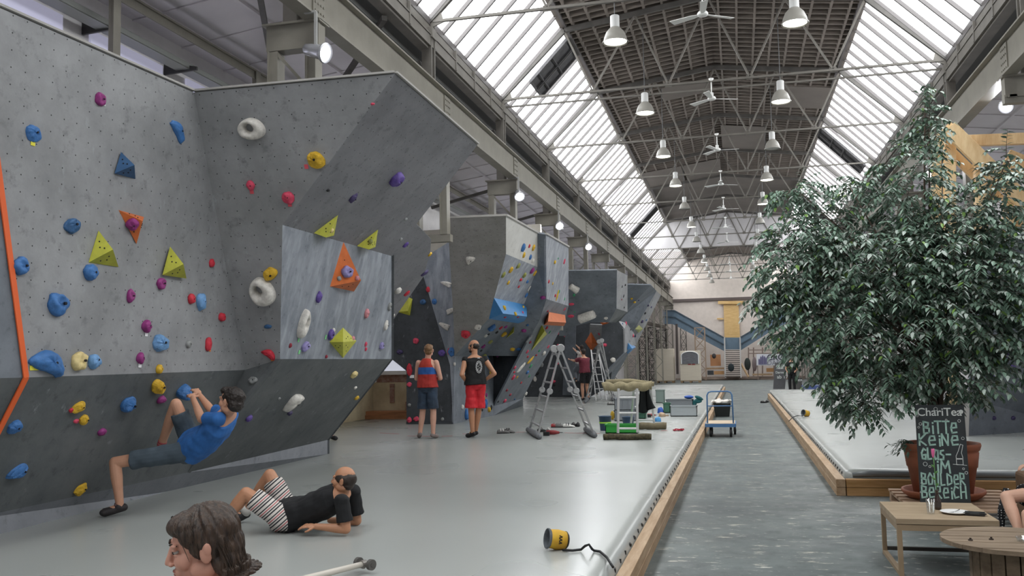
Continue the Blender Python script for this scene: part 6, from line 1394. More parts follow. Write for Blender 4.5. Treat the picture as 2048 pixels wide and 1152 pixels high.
# ------------------------------------------------------------------ people
SK = lambda n, h: mat('skin_'+n, h, .5, var=.05, scale=8)
SKIN_A, SKIN_B, SKIN_C = SK('fair', '#c9977c'), SK('tanned', '#b58263'), SK('rosy', '#cc9d88')
WS = bpy.data.scenes.new('workshop')
def fuse(mb, name, mats, parent, vox=.006, smooth=2, pick=None):
    me = bpy.data.meshes.new('tmp'); me.from_pydata([tuple(p) for p in mb.v], [], mb.f); me.update()
    bm = bmesh.new(); bm.from_mesh(me); bmesh.ops.recalc_face_normals(bm, faces=bm.faces); bm.to_mesh(me); bm.free()
    o = bpy.data.objects.new('tmp', me); WS.collection.objects.link(o)
    r = o.modifiers.new('r', 'REMESH'); r.mode = 'VOXEL'; r.voxel_size = vox; r.adaptivity = 0
    s = o.modifiers.new('s', 'SMOOTH'); s.iterations = smooth; s.factor = .5
    WS.view_layers[0].update(); n = bpy.data.meshes.new_from_object(o.evaluated_get(WS.view_layers[0].depsgraph))
    bpy.data.objects.remove(o); bpy.data.meshes.remove(me)
    if pick:
        for p in n.polygons: p.material_index = pick(p.center)
    if parent is not None: n.transform(world_of(parent).inverted())
    n.materials.clear()
    for m_ in (mats if isinstance(mats, (list, tuple)) else [mats]): n.materials.append(m_)
    n.polygons.foreach_set('use_smooth', [True]*len(n.polygons)); n.name = name
    c = bpy.data.objects.new(name, n); col.objects.link(c); c.parent = parent; return c
def jit(o, fn):
    "push every vertex along its normal by fn(co)"
    n = len(o.data.vertices); co = np.empty(n*3); no = np.empty(n*3); o.data.vertices.foreach_get('co', co); o.data.vertices.foreach_get('normal', no)
    co = co.reshape(-1, 3); no = no.reshape(-1, 3); d = np.array([fn(Vector(p)) for p in co]); co += no*d[:, None]; o.data.vertices.foreach_set('co', co.ravel()); o.data.update()
def cap(m, a, b, ra, rb, n=14, mid=None):
    "a limb segment with rounded ends and an optional muscle belly"
    a, b = Vector(a), Vector(b); m.ell(a, (ra,)*3, None, n, 8); m.ell(b, (rb,)*3, None, n, 8)
    pts, R = [a, a.lerp(b, .33), a.lerp(b, .66), b], [ra, mid or (ra*.67+rb*.33), (ra*.33+rb*.67) if not mid else mid*.35+rb*.65, rb]
    m.tube(pts, R, n)
def hand(m, w, d, n, th, curl=.5, s=1.0):
    d = d.normalized(); n = (n-d*n.dot(d)).normalized(); x = d.cross(n).normalized()*th; M = Matrix((x, d, n)).transposed()
    m.ell(w+d*.045*s, (.04*s, .05*s, .016*s), M, 12, 8)
    for i, (L, xo) in enumerate(((.066, .031), (.076, .011), (.071, -.010), (.055, -.030))):
        p = w+d*.08*s+x*xo*s; a = curl*(.5+.12*i); pts = [p]; 
        for k in range(3): pts.append(pts[-1]+(d*math.cos(a)+n*math.sin(a)).normalized()*L*s/3*1.05); a += curl*.75
        m.tube(pts, [.0095*s, .009*s, .0085*s, .007*s], 8); m.ell(pts[-1], (.007*s,)*3, None, 8, 6)
    p = w+d*.02*s+x*.034*s; q = p+(d*.55+x*.6+n*.25)*.045*s; m.tube([p-x*.012*s, p, q, q+(d*.9+x*.1+n*.4).normalized()*.032*s], [.013*s, .012*s, .0105*s, .008*s], 8)
def head_M(c, fwd, up=(0, 0, 1), s=1.0):
    f = Vector(fwd).normalized(); u = Vector(up); u = (u-f*u.dot(f)).normalized(); x = f.cross(u)
    M = Matrix((x, f, u)).transposed()*s; return Vector(c), M
def head(m, c, M, jaw=1.0):
    s = M.col[0].length
    def E(p, r): m.ell(c+M @ Vector(p), r, M, 18, 12)
    E((0, -.012, .03), (.074, .094, .088)); E((0, .02, -.035), (.056*jaw, .066, .078)); E((0, .06, -.096), (.024, .024, .018)); E((0, -.02, -.05), (.05, .055, .05))
    for k in (-1, 1):
        E((k*.034, .056, -.025), (.026, .03, .03)); E((k*.08, -.008, -.008), (.010, .019, .031)); E((k*.089, -.014, .008), (.006, .013, .02)); E((k*.0105, .094, -.033), (.008, .01, .0075)); E((k*.032, .077, .028), (.022, .012, .008)); E((k*.05, .0, -.06), (.02, .045, .03))
    for k in (-1, 1): E((k*.031, .0785, .0155), (.0155, .0095, .006)); E((k*.031, .0765, .000), (.014, .009, .004))
    m.tube([c+M @ Vector(p) for p in ((0, .078, .026), (0, .088, .002), (0, .1, -.022), (0, .088, -.038))], [.009*s, .0105*s, .012*s, .011*s], 10); E((0, .103, -.028), (.009, .01, .009))
    E((0, .0815, -.058), (.021, .011, .0055)); E((0, .08, -.069), (.018, .011, .0065)); E((0, .073, -.064), (.026, .016, .016))
def face_parts(root, c, M, brow='#3a2a20', beard=None):
    s = M.col[0].length; m = MB()
    for k in (-1, 1): m.ell(c+M @ Vector((k*.0315, .0755, .008)), (.0115, .0105, .0075), M, 12, 8)
    m.build('eyes', mat('eye_white', '#a39a94', .3), root, True); m = MB()
    for k in (-1, 1): m.ell(c+M @ Vector((k*.0325, .0838, .0075)), (.0068, .0034, .0062), M, 10, 6)
    m.build('irises', mat('dark_iris', '#2b2019', .2), root, True); m = MB()
    for k in (-1, 1): m.tube([c+M @ Vector((k*.013, .0895, .029)), c+M @ Vector((k*.032, .0865, .0335)), c+M @ Vector((k*.05, .0705, .029))], [.0035*s, .004*s, .002*s], 6)
    m.build('eyebrows', mat('hair_'+brow[1:], brow, .8), root, True)
    m = MB(); m.ell(c+M @ Vector((0, .0865, -.0575)), (.018, .0072, .0042), M, 12, 6); m.ell(c+M @ Vector((0, .085, -.068)), (.015, .0072, .005), M, 12, 6); m.build('lips', mat('lips', '#a8655a', .45), root, True)
def hair_mesh(root, c, M, colr, parts, vox=.006, amp=.006, name='hair', strands=0):
    m = MB()
    for p, r in parts: m.ell(c+M @ Vector(p), r, M, 22, 14)
    o = fuse(m, name, mat('hair_'+colr[1:], colr, .55, var=.3, scale=60, stretch=(1, 1, .25)), root, vox, 1)
    jit(o, lambda p: noise.noise(p*28)*amp+noise.noise(p*75)*amp*.5)
    return o
def rings(m, secs, n=22):
    "secs: (centre, side vector, depth vector); closed loft"
    V = []
    for c, a, b in secs:
        for k in range(n):
            t = 2*math.pi*k/n; ct, st = math.cos(t), math.sin(t); e = .8
            V.append(c+a*(abs(ct)**e*(1 if ct > 0 else -1))+b*(abs(st)**e*(1 if st > 0 else -1)))
    F = [(i*n+k, i*n+(k+1) % n, (i+1)*n+(k+1) % n, (i+1)*n+k) for i in range(len(secs)-1) for k in range(n)]+[tuple(range(n))[::-1], tuple((len(secs)-1)*n+k for k in range(n))]
    m.add(V, F)
def torso(m, J, s, infl=0.0, lo=0, hi=6, tank=False, loose=0):
    sx = (J['shR']-J['shL']).normalized(); hx = (J['hipR']-J['hipL']).normalized(); P, N = J['pelvis'], J['neck']; bend = J.get('bend', Vector((0, 0, 0)))
    W = [.135, .168, .142, .160, .176, .15, .06]; D_ = [.085, .118, .098, .118, .112, .085, .052]; T_ = [-.16, .02, .36, .64, .82, .94, 1.04]
    if tank: W = W[:4]+[.135, .105, .06]; D_ = D_[:3]+[.124, .122, .104, .07]
    secs = []
    for i in range(lo, hi+1):
        t = T_[i]; c = P.lerp(N, t)+bend*math.sin(max(0, min(1, t))*math.pi); x = hx.lerp(sx, max(0, min(1, t))).normalized(); ax = (N-P).normalized(); x = (x-ax*x.dot(ax)).normalized(); y = ax.cross(x)
        g = infl+(loose if i in (1, 2) else 0); secs.append((c, x*(W[i]*s+g), y*(D_[i]*s+g)))
    rings(m, secs)
def person(label, J, s=1.0, skin=SKIN_A, vox=.006, headc=None, hf=(0, 1, 0), hu=(0, 0, 1), hs=1.0, hands=(), feet=True, jaw=1.0, fat=1.0, group=None, base=None):
    r = empty('person', base or J.get('base', J['pelvis']), label, 'person', group); m = MB(); torso(m, J, s*fat)
    c, M = head_M(headc, hf, hu, hs*s); head(m, c, M, jaw); cap(m, J['neck']-(J['neck']-J['pelvis']).normalized()*.03, c+M @ Vector((0, -.02, -.05)), .058*s, .052*s)
    for k in 'LR':
        cap(m, J['sh'+k], J['el'+k], .054*s, .041*s, mid=.052*s); cap(m, J['el'+k], J['wr'+k], .041*s, .027*s, mid=.04*s)
        cap(m, J['hip'+k], J['kn'+k], .088*s, .056*s, mid=.08*s); cap(m, J['kn'+k], J['an'+k], .056*s, .037*s, mid=.057*s)
        if feet and 'toe'+k in J: cap(m, J['an'+k], J['toe'+k], .038*s, .03*s)
    for h_ in hands: hand(m, *h_)
    fuse(m, 'body', skin, r, vox); return r, c, M
def shirt(r, J, s, m_, sleeve=.55, infl=.014, vox=.008, tank=False, name='shirt', lo=1, hi=5, loose=.015):
    m = MB(); torso(m, J, s, infl, lo, hi, tank, loose)
    if sleeve:
        for k in 'LR': a, b = J['sh'+k], J['el'+k]; m.ell(a, (.068*s,)*3); m.tube([a, a.lerp(b, sleeve*.5), a.lerp(b, sleeve)], [.066*s, .066*s, .07*s], 14)
    o = fuse(m, name, m_, r, vox)
    jit(o, lambda p: noise.noise(p*14)*.009)
    return o
def shorts(r, J, s, m_, frac=.8, vox=.008, name='shorts', flare=.03):
    m = MB(); torso(m, J, s, .018, 0, 1); m.ell(J['pelvis'], (.165*s, .12*s, .1*s))
    for k in 'LR': a, b = J['hip'+k], J['kn'+k]; m.ell(a, (.105*s,)*3); m.tube([a, a.lerp(b, frac*.5), a.lerp(b, frac)], [.105*s, .098*s, .078*s+flare], 16)
    o = fuse(m, name, m_, r, vox)
    jit(o, lambda p: noise.noise(p*12)*.01)
    return o
def shoes(r, J, s, m_, trim=None):
    for k in 'LR':
        if 'toe'+k not in J: continue
        a, t = J['an'+k], J['toe'+k]; f = (t-a); f.z = 0; f = f.normalized() if f.length > .02 else Vector((0, 1, 0)); up = Vector((0, 0, 1)) if not J.get('footfree') else (a-J['kn'+k]).normalized()*-1
        d = (t-a).normalized(); m = MB(); heel = a+(t-a)*-.25+Vector((0, 0, -.02*s)); m.ell(heel, (.037*s,)*3, None, 14, 8); m.tube([heel, a.lerp(t, .35)-Vector((0, 0, .012)), t, t+d*.03], [.036*s, .04*s, .042*s, .026*s], 14); m.ell(t, (.043*s, .043*s, .034*s)); m.ell(a.lerp(t, .1), (.045*s, .045*s, .04*s))
        o = fuse(m, 'climbing_shoe', m_, r, .006, 2)
        if trim: m = MB(); m.tube([a.lerp(t, .3)+Vector((0, 0, .03))-d.cross(Vector((0, 0, 1)))*.035, a.lerp(t, .3)+Vector((0, 0, .045)), a.lerp(t, .3)+Vector((0, 0, .03))+d.cross(Vector((0, 0, 1)))*.035], .01, 6); m.build('strap', trim, o, True)
def stripe_mat(name, direction, freq, stops, off=0):
    m, nt, b, N, L = node_mat(name, .85); tc = N('ShaderNodeTexCoord').outputs['Object']; dt = N('ShaderNodeVectorMath'); dt.operation = 'DOT_PRODUCT'; L(tc, dt.inputs[0]); dt.inputs[1].default_value = Vector(direction).normalized()*freq
    ad = N('ShaderNodeMath'); ad.inputs[1].default_value = off+50*(freq > 3); L(dt.outputs['Value'], ad.inputs[0]); src = ad.outputs[0]
    if freq > 3: fr = N('ShaderNodeMath'); fr.operation = 'FRACT'; L(src, fr.inputs[0]); src = fr.outputs[0]
    rp = N('ShaderNodeValToRGB'); rp.color_ramp.interpolation = 'CONSTANT'; L(src, rp.inputs[0]); el = rp.color_ramp.elements
    for i, (p, h) in enumerate(stops):
        e = el[i] if i < 2 else el.new(p); e.position = p; e.color = lin(h)
    L(rp.outputs[0], b.inputs['Base Color']); return m
def stand(p0, fwd, loc):
    "joints of a standing figure: loc gives (right, forward, up) in metres"
    f = Vector((fwd[0], fwd[1], 0)).normalized(); x = Vector((f.y, -f.x, 0)); return {k: p0+x*v[0]+f*v[1]+Vector((0, 0, v[2])) for k, v in loc.items()}
# man in red and blue tank top, arms folded, seen from behind
s = 1.02; p0 = at(852, 878, z=MZ)+Vector((0, .12, 0))
J = stand(p0, (.12, 1), dict(base=(0, 0, 0), pelvis=(0, 0, .95), neck=(0, .0, 1.49), shL=(-.185, 0, 1.43), shR=(.185, 0, 1.43), elL=(-.255, .04, 1.13), elR=(.255, .04, 1.13), wrL=(-.05, .22, 1.16), wrR=(.06, .22, 1.12), hipL=(-.09, 0, .93), hipR=(.09, 0, .93), knL=(-.12, .02, .5), knR=(.11, .01, .5), anL=(-.16, -.02, .085), anR=(.12, -.03, .075), toeL=(-.23, .08, .04), toeR=(.13, .1, .035)))
r, c, M = person('person in red and blue striped tank top and dark shorts, seen from behind', J, s, SKIN_C, .007, p0+Vector((.035, .0, 1.66)), (-.1, 1, .05), hands=[(J['wrL'], Vector((1, .1, 0)), Vector((0, -1, 0)), 1, .4), (J['wrR'], Vector((-1, .1, .1)), Vector((0, -1, 0)), -1, .4)])
hair_mesh(r, c, M, '#7a5a3c', [((0, -.03, .04), (.083, .09, .084)), ((0, -.055, -.02), (.072, .05, .06)), ((0, .02, .075), (.07, .07, .045))])
shirt(r, J, s, stripe_mat('red_blue_tank_top', (0, 0, 1), 1.0, ((0, '#a8322c'), (.135, '#a8322c'), (.16, '#2a5a9e'), (.29, '#b03a2c')), -1.05+0), 0, .014, .007, True, 'tank_top', 1, 6, .022)
shorts(r, J, s, mat('dark_denim', '#26303d', .85, hex2='#36465a', scale=7), .86); shoes(r, J, s, mat('grey_climbing_shoe', '#7b6f6c', .7), SB_)
face_parts(r, c, M)
# bearded man in black sleeveless shirt and red shorts, hands on hips
p0 = at(950, 876, z=MZ)+Vector((0, .1, 0)); s = 1.04
J = stand(p0, (-.55, .84), dict(base=(0, 0, 0), pelvis=(.0, 0, .99), neck=(-.02, .0, 1.54), shL=(-.19, .02, 1.47), shR=(.19, 0, 1.47), elL=(-.3, -.1, 1.19), elR=(.34, -.12, 1.2), wrL=(-.17, .07, 1.06), wrR=(.18, .06, 1.06), hipL=(-.09, 0, .96), hipR=(.09, 0, .96), knL=(-.09, .02, .52), knR=(.07, .06, .52), anL=(-.08, -.02, .085), anR=(.03, .16, .085), toeL=(-.14, .12, .035), toeR=(.0, .3, .035)))
r, c, M = person('bearded balding person in a black sleeveless shirt and red shorts, hands on hips', J, s, SKIN_B, .007, J['neck']+Vector((-.02, .03, .185)), (-1, .12, -.02), hands=[(J['wrL'], Vector((.3, .5, -.5)), Vector((1, 0, 0)), 1, .5), (J['wrR'], Vector((-.4, .5, -.3)), Vector((-1, 0, 0)), -1, .5)])
hair_mesh(r, c, M, '#241b16', [((0, -.036, .008), (.083, .08, .07)), ((0, -.006, .012), (.084, .078, .052))])
hair_mesh(r, c, M, '#241b16', [((0, .05, -.088), (.042, .045, .03)), ((.045, .02, -.06), (.018, .04, .035)), ((-.045, .02, -.06), (.018, .04, .035))], .006, .003, 'beard')
sh_ = shirt(r, J, s, mat('black_cotton', '#131416', .85, var=.2, scale=9), .12, .016, .007, False, 'sleeveless_shirt', 1, 5, .03)
shorts(r, J, s, mat('red_sport_fabric', '#c51f2b', .7, var=.12, scale=9), .9, flare=.05); shoes(r, J, s, mat('black_climbing_shoe', '#1c1c1e', .6), mat('yellow_strap', '#c7a63a', .7))
# white circular print on his back
fd = Vector((-.55, .84, 0)).normalized(); xx = Vector((fd.y, -fd.x, 0)); m = MB(); cb = J['pelvis'].lerp(J['neck'], .62)-fd*.15+xx*.035
for k in range(18):
    a = k*math.pi/9
    for rad in (.07, .095): 
        q_ = cb+xx*rad*.62*math.cos(a)+Vector((0, 0, rad*math.sin(a)*1.15)); m.box(q_, (.013, .012, .02), M=Matrix((xx*math.cos(a)+Vector((0, 0, math.sin(a))), fd, xx*-math.sin(a)+Vector((0, 0, math.cos(a))))).transposed())
for k in range(4): m.box(cb+xx*(.02*(k % 2)-.01)+Vector((0, 0, -.04+.026*k)), (.03, .012, .01))
m.box(cb+Vector((0, 0, .17)), (.045, .012, .02)); m.build('white_print', mat('white_shirt_print', '#c9c9c9', .8), r, fix=False)
m = MB(); a_, b_ = J['hipR'].lerp(J['knR'], .45)+xx*.1, J['knR']+xx*.13; face_parts(r, c, M, '#241b16')

# lying man
q3 = lambda u, v, d: at(u, v, d=d)
s = .98
J = dict(pelvis=q3(572, 1034, 7.74), neck=q3(690, 984, 7.62), shL=q3(684, 1003, 7.44), shR=q3(707, 985, 7.84), elL=q3(692, 1058, 7.42), elR=q3(714, 1042, 7.9), wrL=q3(632, 1053, 7.45), wrR=q3(660, 1050, 7.95), hipL=q3(566, 1038, 7.62), hipR=q3(577, 1028, 7.86), knL=q3(492, 987, 7.62), knR=q3(540, 950, 7.98), anL=q3(443, 1046, 7.6), anR=q3(489, 1034, 8.16), toeL=q3(420, 1062, 7.55), toeR=q3(470, 1047, 8.1))
for k in ('elL', 'wrL', 'elR', 'wrR'): J[k].z = max(J[k].z, MZ+.042)
for k in ('anL', 'anR'): J[k].z = MZ+.085
for k in ('toeL', 'toeR'): J[k].z = MZ+.045
J['pelvis'].z = max(J['pelvis'].z, MZ+.125); J['hipL'].z = J['hipR'].z = MZ+.115
J['bend'] = Vector((.0, 0, -.03))
r, c, M = person('person in black t-shirt and striped shorts lying on the mat, propped on the elbows', J, s, SKIN_B, .005, q3(687, 960, 7.58), (-1, -.12, .12), (.1, 0, 1), .98, hands=[(J['wrL'], (J['wrL']-J['elL']), Vector((0, .3, -1)), 1, .35)], base=Vector((J['pelvis'].x, J['pelvis'].y, MZ)))
hair_mesh(r, c, M, '#2a1f19', [((0, -.034, .012), (.0835, .084, .074)), ((0, -.004, .018), (.0845, .082, .058)), ((0, -.045, -.04), (.068, .052, .045))], .005, .003)
shirt(r, J, s, mat('black_tshirt', '#141518', .85, var=.2, scale=9), .72, .016, .006)
vdir = (J['knL']-J['hipL']).normalized()
shorts(r, J, s, stripe_mat('striped_shorts_fabric', vdir+Vector((.1, 0, .25)), 11, ((0, '#cdc6c0'), (.12, '#1d1c26'), (.24, '#cdc6c0'), (.36, '#1d1c26'), (.46, '#cdc6c0'), (.58, '#a8323e'), (.66, '#cdc6c0'), (.78, '#1d1c26'), (.88, '#cdc6c0'))), .82, .006, flare=.015)
shoes(r, J, s, mat('black_climbing_shoe', '#1c1c1e', .6)); m = MB(); a_, b_ = J['anR'], J['knR']; m.tube([a_.lerp(b_, .02), a_.lerp(b_, .18)], [.046, .047], 14); m.build('white_sock', mat('white_sock', '#d4d1cc', .9), r, True); face_parts(r, c, M, '#2a1f19')
m = MB(); m.ell(c+M @ Vector((0, .055, -.09)), (.036, .036, .022), M, 14, 8); fuse(m, 'stubble', mat('stubble', '#6b4b3b', .8), r, .005)

# climber in the blue t-shirt
hp, _F = hitface(372, 776); hd = (hp-CAM).dot(FW)
s = 1.0; dh = hd-.32
J = dict(pelvis=q3(384, 893, 8.95), neck=q3(455, 826, 8.62), shL=q3(438, 838, 8.48), shR=q3(452, 826, 8.84), elL=q3(403, 838, 8.62), elR=q3(424, 822, 9.0), wrL=q3(386, 796, dh-.1), wrR=q3(399, 790, dh+.02), hipL=q3(376, 903, 8.82), hipR=q3(383, 886, 9.08), knL=q3(230, 925, 8.72), knR=q3(352, 808, 9.0), anL=q3(240, 1015, 8.66), anR=q3(320, 897, 9.2), toeL=q3(208, 1029, 8.6), toeR=q3(310, 920, 9.2))
J['anL'].z = MZ+.09; J['toeL'].z = MZ+.045; J['bend'] = Vector((.04, -.04, -.05))
def hdir(w, u, v): return (at(u, v, d=dh+.12)-w)
r, c, M = person('climber in blue t-shirt and grey shorts hanging low on the nearest wall', J, s, SKIN_A, .005, q3(461, 803, 8.52), (-1, .15, .12), (.18, 0, 1), 1.12, hands=[(J['wrL'], hdir(J['wrL'], 371, 772), Vector((-.3, .5, -1)), -1, .55), (J['wrR'], hdir(J['wrR'], 381, 765), Vector((-.3, .5, -1)), 1, .55)], base=Vector((J['toeL'].x, J['toeL'].y, MZ)))
hair_mesh(r, c, M, '#241c18', [((0, -.03, .045), (.087, .098, .082)), ((0, -.06, -.015), (.08, .058, .07)), ((0, .045, .085), (.066, .05, .035))], .005, .009)
shirt(r, J, s, mat('blue_cotton', '#2c66ab', .8, var=.15, scale=8), .7, .016, .006, loose=.025)
shorts(r, J, s, mat('slate_shorts_fabric', '#46525c', .85, var=.15, scale=8), .78, .006, flare=.012); shoes(r, J, s, mat('dark_climbing_shoe', '#2a2628', .6), mat('brown_strap', '#5c4546', .7)); face_parts(r, c, M, '#241c18')
m = MB()
for t_ in (.08, .14): a_, b_ = J['anR'].lerp(J['knR'], t_), J['anR'].lerp(J['knR'], t_+.035); m.tube([a_, b_], .044, 12)
m.build('red_ankle_bands', mat('red_ankle_band', '#b4505a', .8), r, True)

# woman in the foreground, head and shoulders inside the picture
dW = 3.05; hc = at(402, 1092, d=dW); s = 1.0
fW = (RT*-1.0+FW*-.42+UP*-.16).normalized(); uW = (UP*1.0+RT*-.05).normalized()
c, M = head_M(hc, fW, uW, 1.07)
neck = c+M @ Vector((0, -.035, -.13)); P_ = Vector((neck.x+.06, neck.y-.02, MZ+.12))
side = M @ Vector((1, 0, 0)); side.z = 0; side.normalize(); fwd_ = Vector((0, 0, 1)).cross(side)
J = dict(pelvis=P_, neck=neck, shL=neck-side*.17+Vector((0, 0, -.06)), shR=neck+side*.17+Vector((0, 0, -.06)), hipL=P_-side*.1, hipR=P_+side*.1)
J['elL'] = J['shL']-side*.06+Vector((0, 0, -.27))+fwd_*.08; J['elR'] = J['shR']+side*.06+Vector((0, 0, -.27))+fwd_*.08
J['wrL'] = P_+fwd_*.3-side*.1+Vector((0, 0, .12)); J['wrR'] = P_+fwd_*.3+side*.1+Vector((0, 0, .12))
J['knL'] = P_-side*.3+fwd_*.35+Vector((0, 0, .08)); J['knR'] = P_+side*.3+fwd_*.35+Vector((0, 0, .08)); J['anL'] = P_+side*.12+fwd_*.42+Vector((0, 0, -.04)); J['anR'] = P_-side*.12+fwd_*.3+Vector((0, 0, -.05))
r = empty('person', Vector((P_.x, P_.y, MZ)), 'person with chin-length brown hair in the foreground, head in profile looking down left', 'person')
m = MB(); torso(m, J, .92); head(m, c, M, .93); cap(m, neck+Vector((0, 0, -.04)), c+M @ Vector((0, -.02, -.05)), .05, .048)
for k in 'LR':
    cap(m, J['sh'+k], J['el'+k], .045, .036); cap(m, J['el'+k], J['wr'+k], .036, .024); cap(m, J['hip'+k], J['kn'+k], .082, .052); cap(m, J['kn'+k], J['an'+k], .052, .036); hand(m, J['wr'+k], fwd_, Vector((0, 0, -1)), 1 if k == 'L' else -1, .4, .9)
fuse(m, 'body', mat('skin_woman', '#c28f7c', .5, var=.06, scale=10), r, .0034, 2)
m = MB(); torso(m, J, .92, .014, 1, 4); fuse(m, 'top', mat('dark_green_top', '#2b3330', .85), r, .008); m = MB(); torso(m, J, .92, .02, 0, 1)
for k in 'LR': cap(m, J['hip'+k], J['kn'+k], .1, .075); cap(m, J['kn'+k], J['an'+k], .07, .055)
fuse(m, 'trousers', mat('dark_trousers', '#26282c', .85), r, .009)
HB = '#3f3026'; hm = mat('hair_brown', '#4c3a2d', .45, hex2='#231a15', scale=55, stretch=(1.4, 1.4, .22), bump=.5)
m = MB()
for p, rr_ in (((0, -.03, .047), (.088, .1, .085)), ((0, -.066, -.005), (.083, .066, .075)), ((0, -.07, -.05), (.08, .054, .045)), ((.062, -.03, .02), (.028, .055, .06)), ((-.062, -.03, .02), (.028, .055, .06)), ((.06, -.062, -.05), (.03, .045, .045)), ((-.06, -.062, -.05), (.03, .045, .045)), ((0, .022, .078), (.074, .07, .04)), ((-.05, .022, .052), (.032, .042, .04)), ((.05, .022, .052), (.032, .042, .04)), ((-.066, .004, .02), (.018, .032, .045)), ((.066, .004, .02), (.018, .032, .045))): m.ell(c+M @ Vector(p), rr_, M, 26, 16)
for k in range(16):        # ends flicking outwards
    a = math.pi*(.98+1.04*k/15); q0 = Vector((.078*math.cos(a), -.068+.058*math.sin(a), -.07)); q1 = q0+Vector((.006*math.cos(a), .008*math.sin(a), -.035)); q2 = q1+Vector((.03*math.cos(a), .04*math.sin(a), .004)); m.tube([c+M @ q_ for q_ in (q0, q1, q2)], [.02, .014, .004], 8)
o = fuse(m, 'hair', hm, r, .0035, 1)
Mi, Wr = M.inverted(), world_of(r)
def wave(p):
    w_ = Mi @ (Wr @ p-c); a = math.atan2(w_.x, -w_.y-.02); return noise.noise(Vector((a*6+w_.z*14, w_.z*11, 1)))*.009+noise.noise(Vector((a*26, w_.z*8, 7)))*.003
jit(o, wave)
# fine strands over temple and nape
m = MB(); pr = random.Random(12)
for k in range(150):
    sd = -1 if k % 2 else 1; t0 = pr.random()
    if k < 80 and k % 3: continue
    if k < 80:
        y0 = .085-.1*t0; q0 = Vector((sd*pr.uniform(.01, .045), y0, .115-.3*max(0, y0)*0.5)); q3_ = Vector((sd*(.079+pr.uniform(0, .006)), y0-.012+pr.uniform(-.012, .02), pr.uniform(-.02, .03))); q1 = q0.lerp(q3_, .4)+Vector((sd*.022, .012, .014)); pts = [q0, q1, q0.lerp(q3_, .75)+Vector((sd*.012, .004, .006)), q3_]
    else:
        a = math.pi*(1+t0); q0 = Vector((.088*math.cos(a), -.035+.09*math.sin(a), .03)); q1 = Vector((.092*math.cos(a), -.06+.07*math.sin(a), -.06)); q3_ = Vector((.098*math.cos(a), -.065+.08*math.sin(a), -.1+pr.uniform(-.015, .015))); pts = [q0, q1, q3_]
    m.tube([c+M @ q_ for q_ in pts], [.0012]*(len(pts)-1)+[.0005], 4, caps=False)
m.build('loose_strands', hm, r, True, fix=False); r_w = r
face_parts(r, c, M, '#35261c')

# man in maroon with a climbing child, far behind the ladders
p0 = Vector((at(1168, 790, y=31.6).x, 31.9, MZ)); s = 1.0; k_ = (at(1166, 697, y=31.9).z-MZ)/1.80
J = stand(p0, (-.8, .6), {k: tuple(a*k_ for a in v) for k, v in dict(base=(0, 0, 0), pelvis=(0, 0, .95), neck=(0, .03, 1.5), shL=(-.19, .03, 1.43), shR=(.19, .03, 1.43), elL=(-.2, .3, 1.38), elR=(.2, .3, 1.36), wrL=(-.13, .55, 1.42), wrR=(.12, .55, 1.36), hipL=(-.09, 0, .93), hipR=(.09, 0, .93), knL=(-.12, .02, .5), knR=(.12, .04, .5), anL=(-.14, -.02, .085), anR=(.14, .0, .085), toeL=(-.16, .12, .035), toeR=(.16, .14, .035)).items()})
r, c, M = person('person in maroon t-shirt and black shorts supporting a climbing child, far behind', J, k_*1.04, SKIN_A, .01, J['neck']+Vector((-.03, .02, .17*k_)), (-.7, .7, .1), hands=[(J['wrL'], Vector((-.8, .6, .1)), Vector((0, 0, 1)), 1, .4), (J['wrR'], Vector((-.8, .6, .1)), Vector((0, 0, 1)), -1, .4)], fat=1.1)
hair_mesh(r, c, M, '#2b211b', [((0, -.025, .04), (.083, .092, .084)), ((0, -.05, -.02), (.075, .05, .06))], .01); shirt(r, J, k_*1.1, mat('maroon_cotton', '#6d2736', .8), .65, .02, .01); shorts(r, J, k_*1.04, mat('black_sport_shorts', '#17171a', .8), .75, .01); shoes(r, J, k_, SB_)
pc = at(1157, 716, y=32.6)
G = lambda u, v, y=32.6: at(u, v, y=y)
J = dict(pelvis=G(1158, 728), neck=G(1163, 704), shL=G(1159, 707, 32.45), shR=G(1166, 707, 32.75), elL=G(1152, 702, 32.6), elR=G(1160, 698, 33.0), wrL=G(1146, 696, 32.9), wrR=G(1152, 690, 33.2), hipL=G(1156, 731, 32.5), hipR=G(1160, 731, 32.75), knL=G(1150, 741, 32.8), knR=G(1158, 744, 32.9), anL=G(1152, 755, 32.7), anR=G(1156, 760, 32.9), toeL=G(1148, 757, 33.0), toeR=G(1152, 762, 33.2))
r, c, M = person('child in white shirt and grey trousers climbing, held by the person in maroon', J, .78, SKIN_A, .01, G(1163, 695.5), (-.6, .8, .1), hs=1.15)
hair_mesh(r, c, M, '#2e231c', [((0, -.025, .03), (.09, .1, .095)), ((0, -.05, -.05), (.085, .06, .09))], .01); shirt(r, J, .78, mat('white_cotton', '#c5bfba', .8), .6, .02, .01); o = shorts(r, J, .78, mat('grey_trouser', '#6b7078', .85), .95, .01, 'trousers')
m = MB()
for k in 'LR': cap(m, J['kn'+k], J['an'+k], .055, .045)
fuse(m, 'trouser_legs', MATS['grey_trouser'], r, .01)
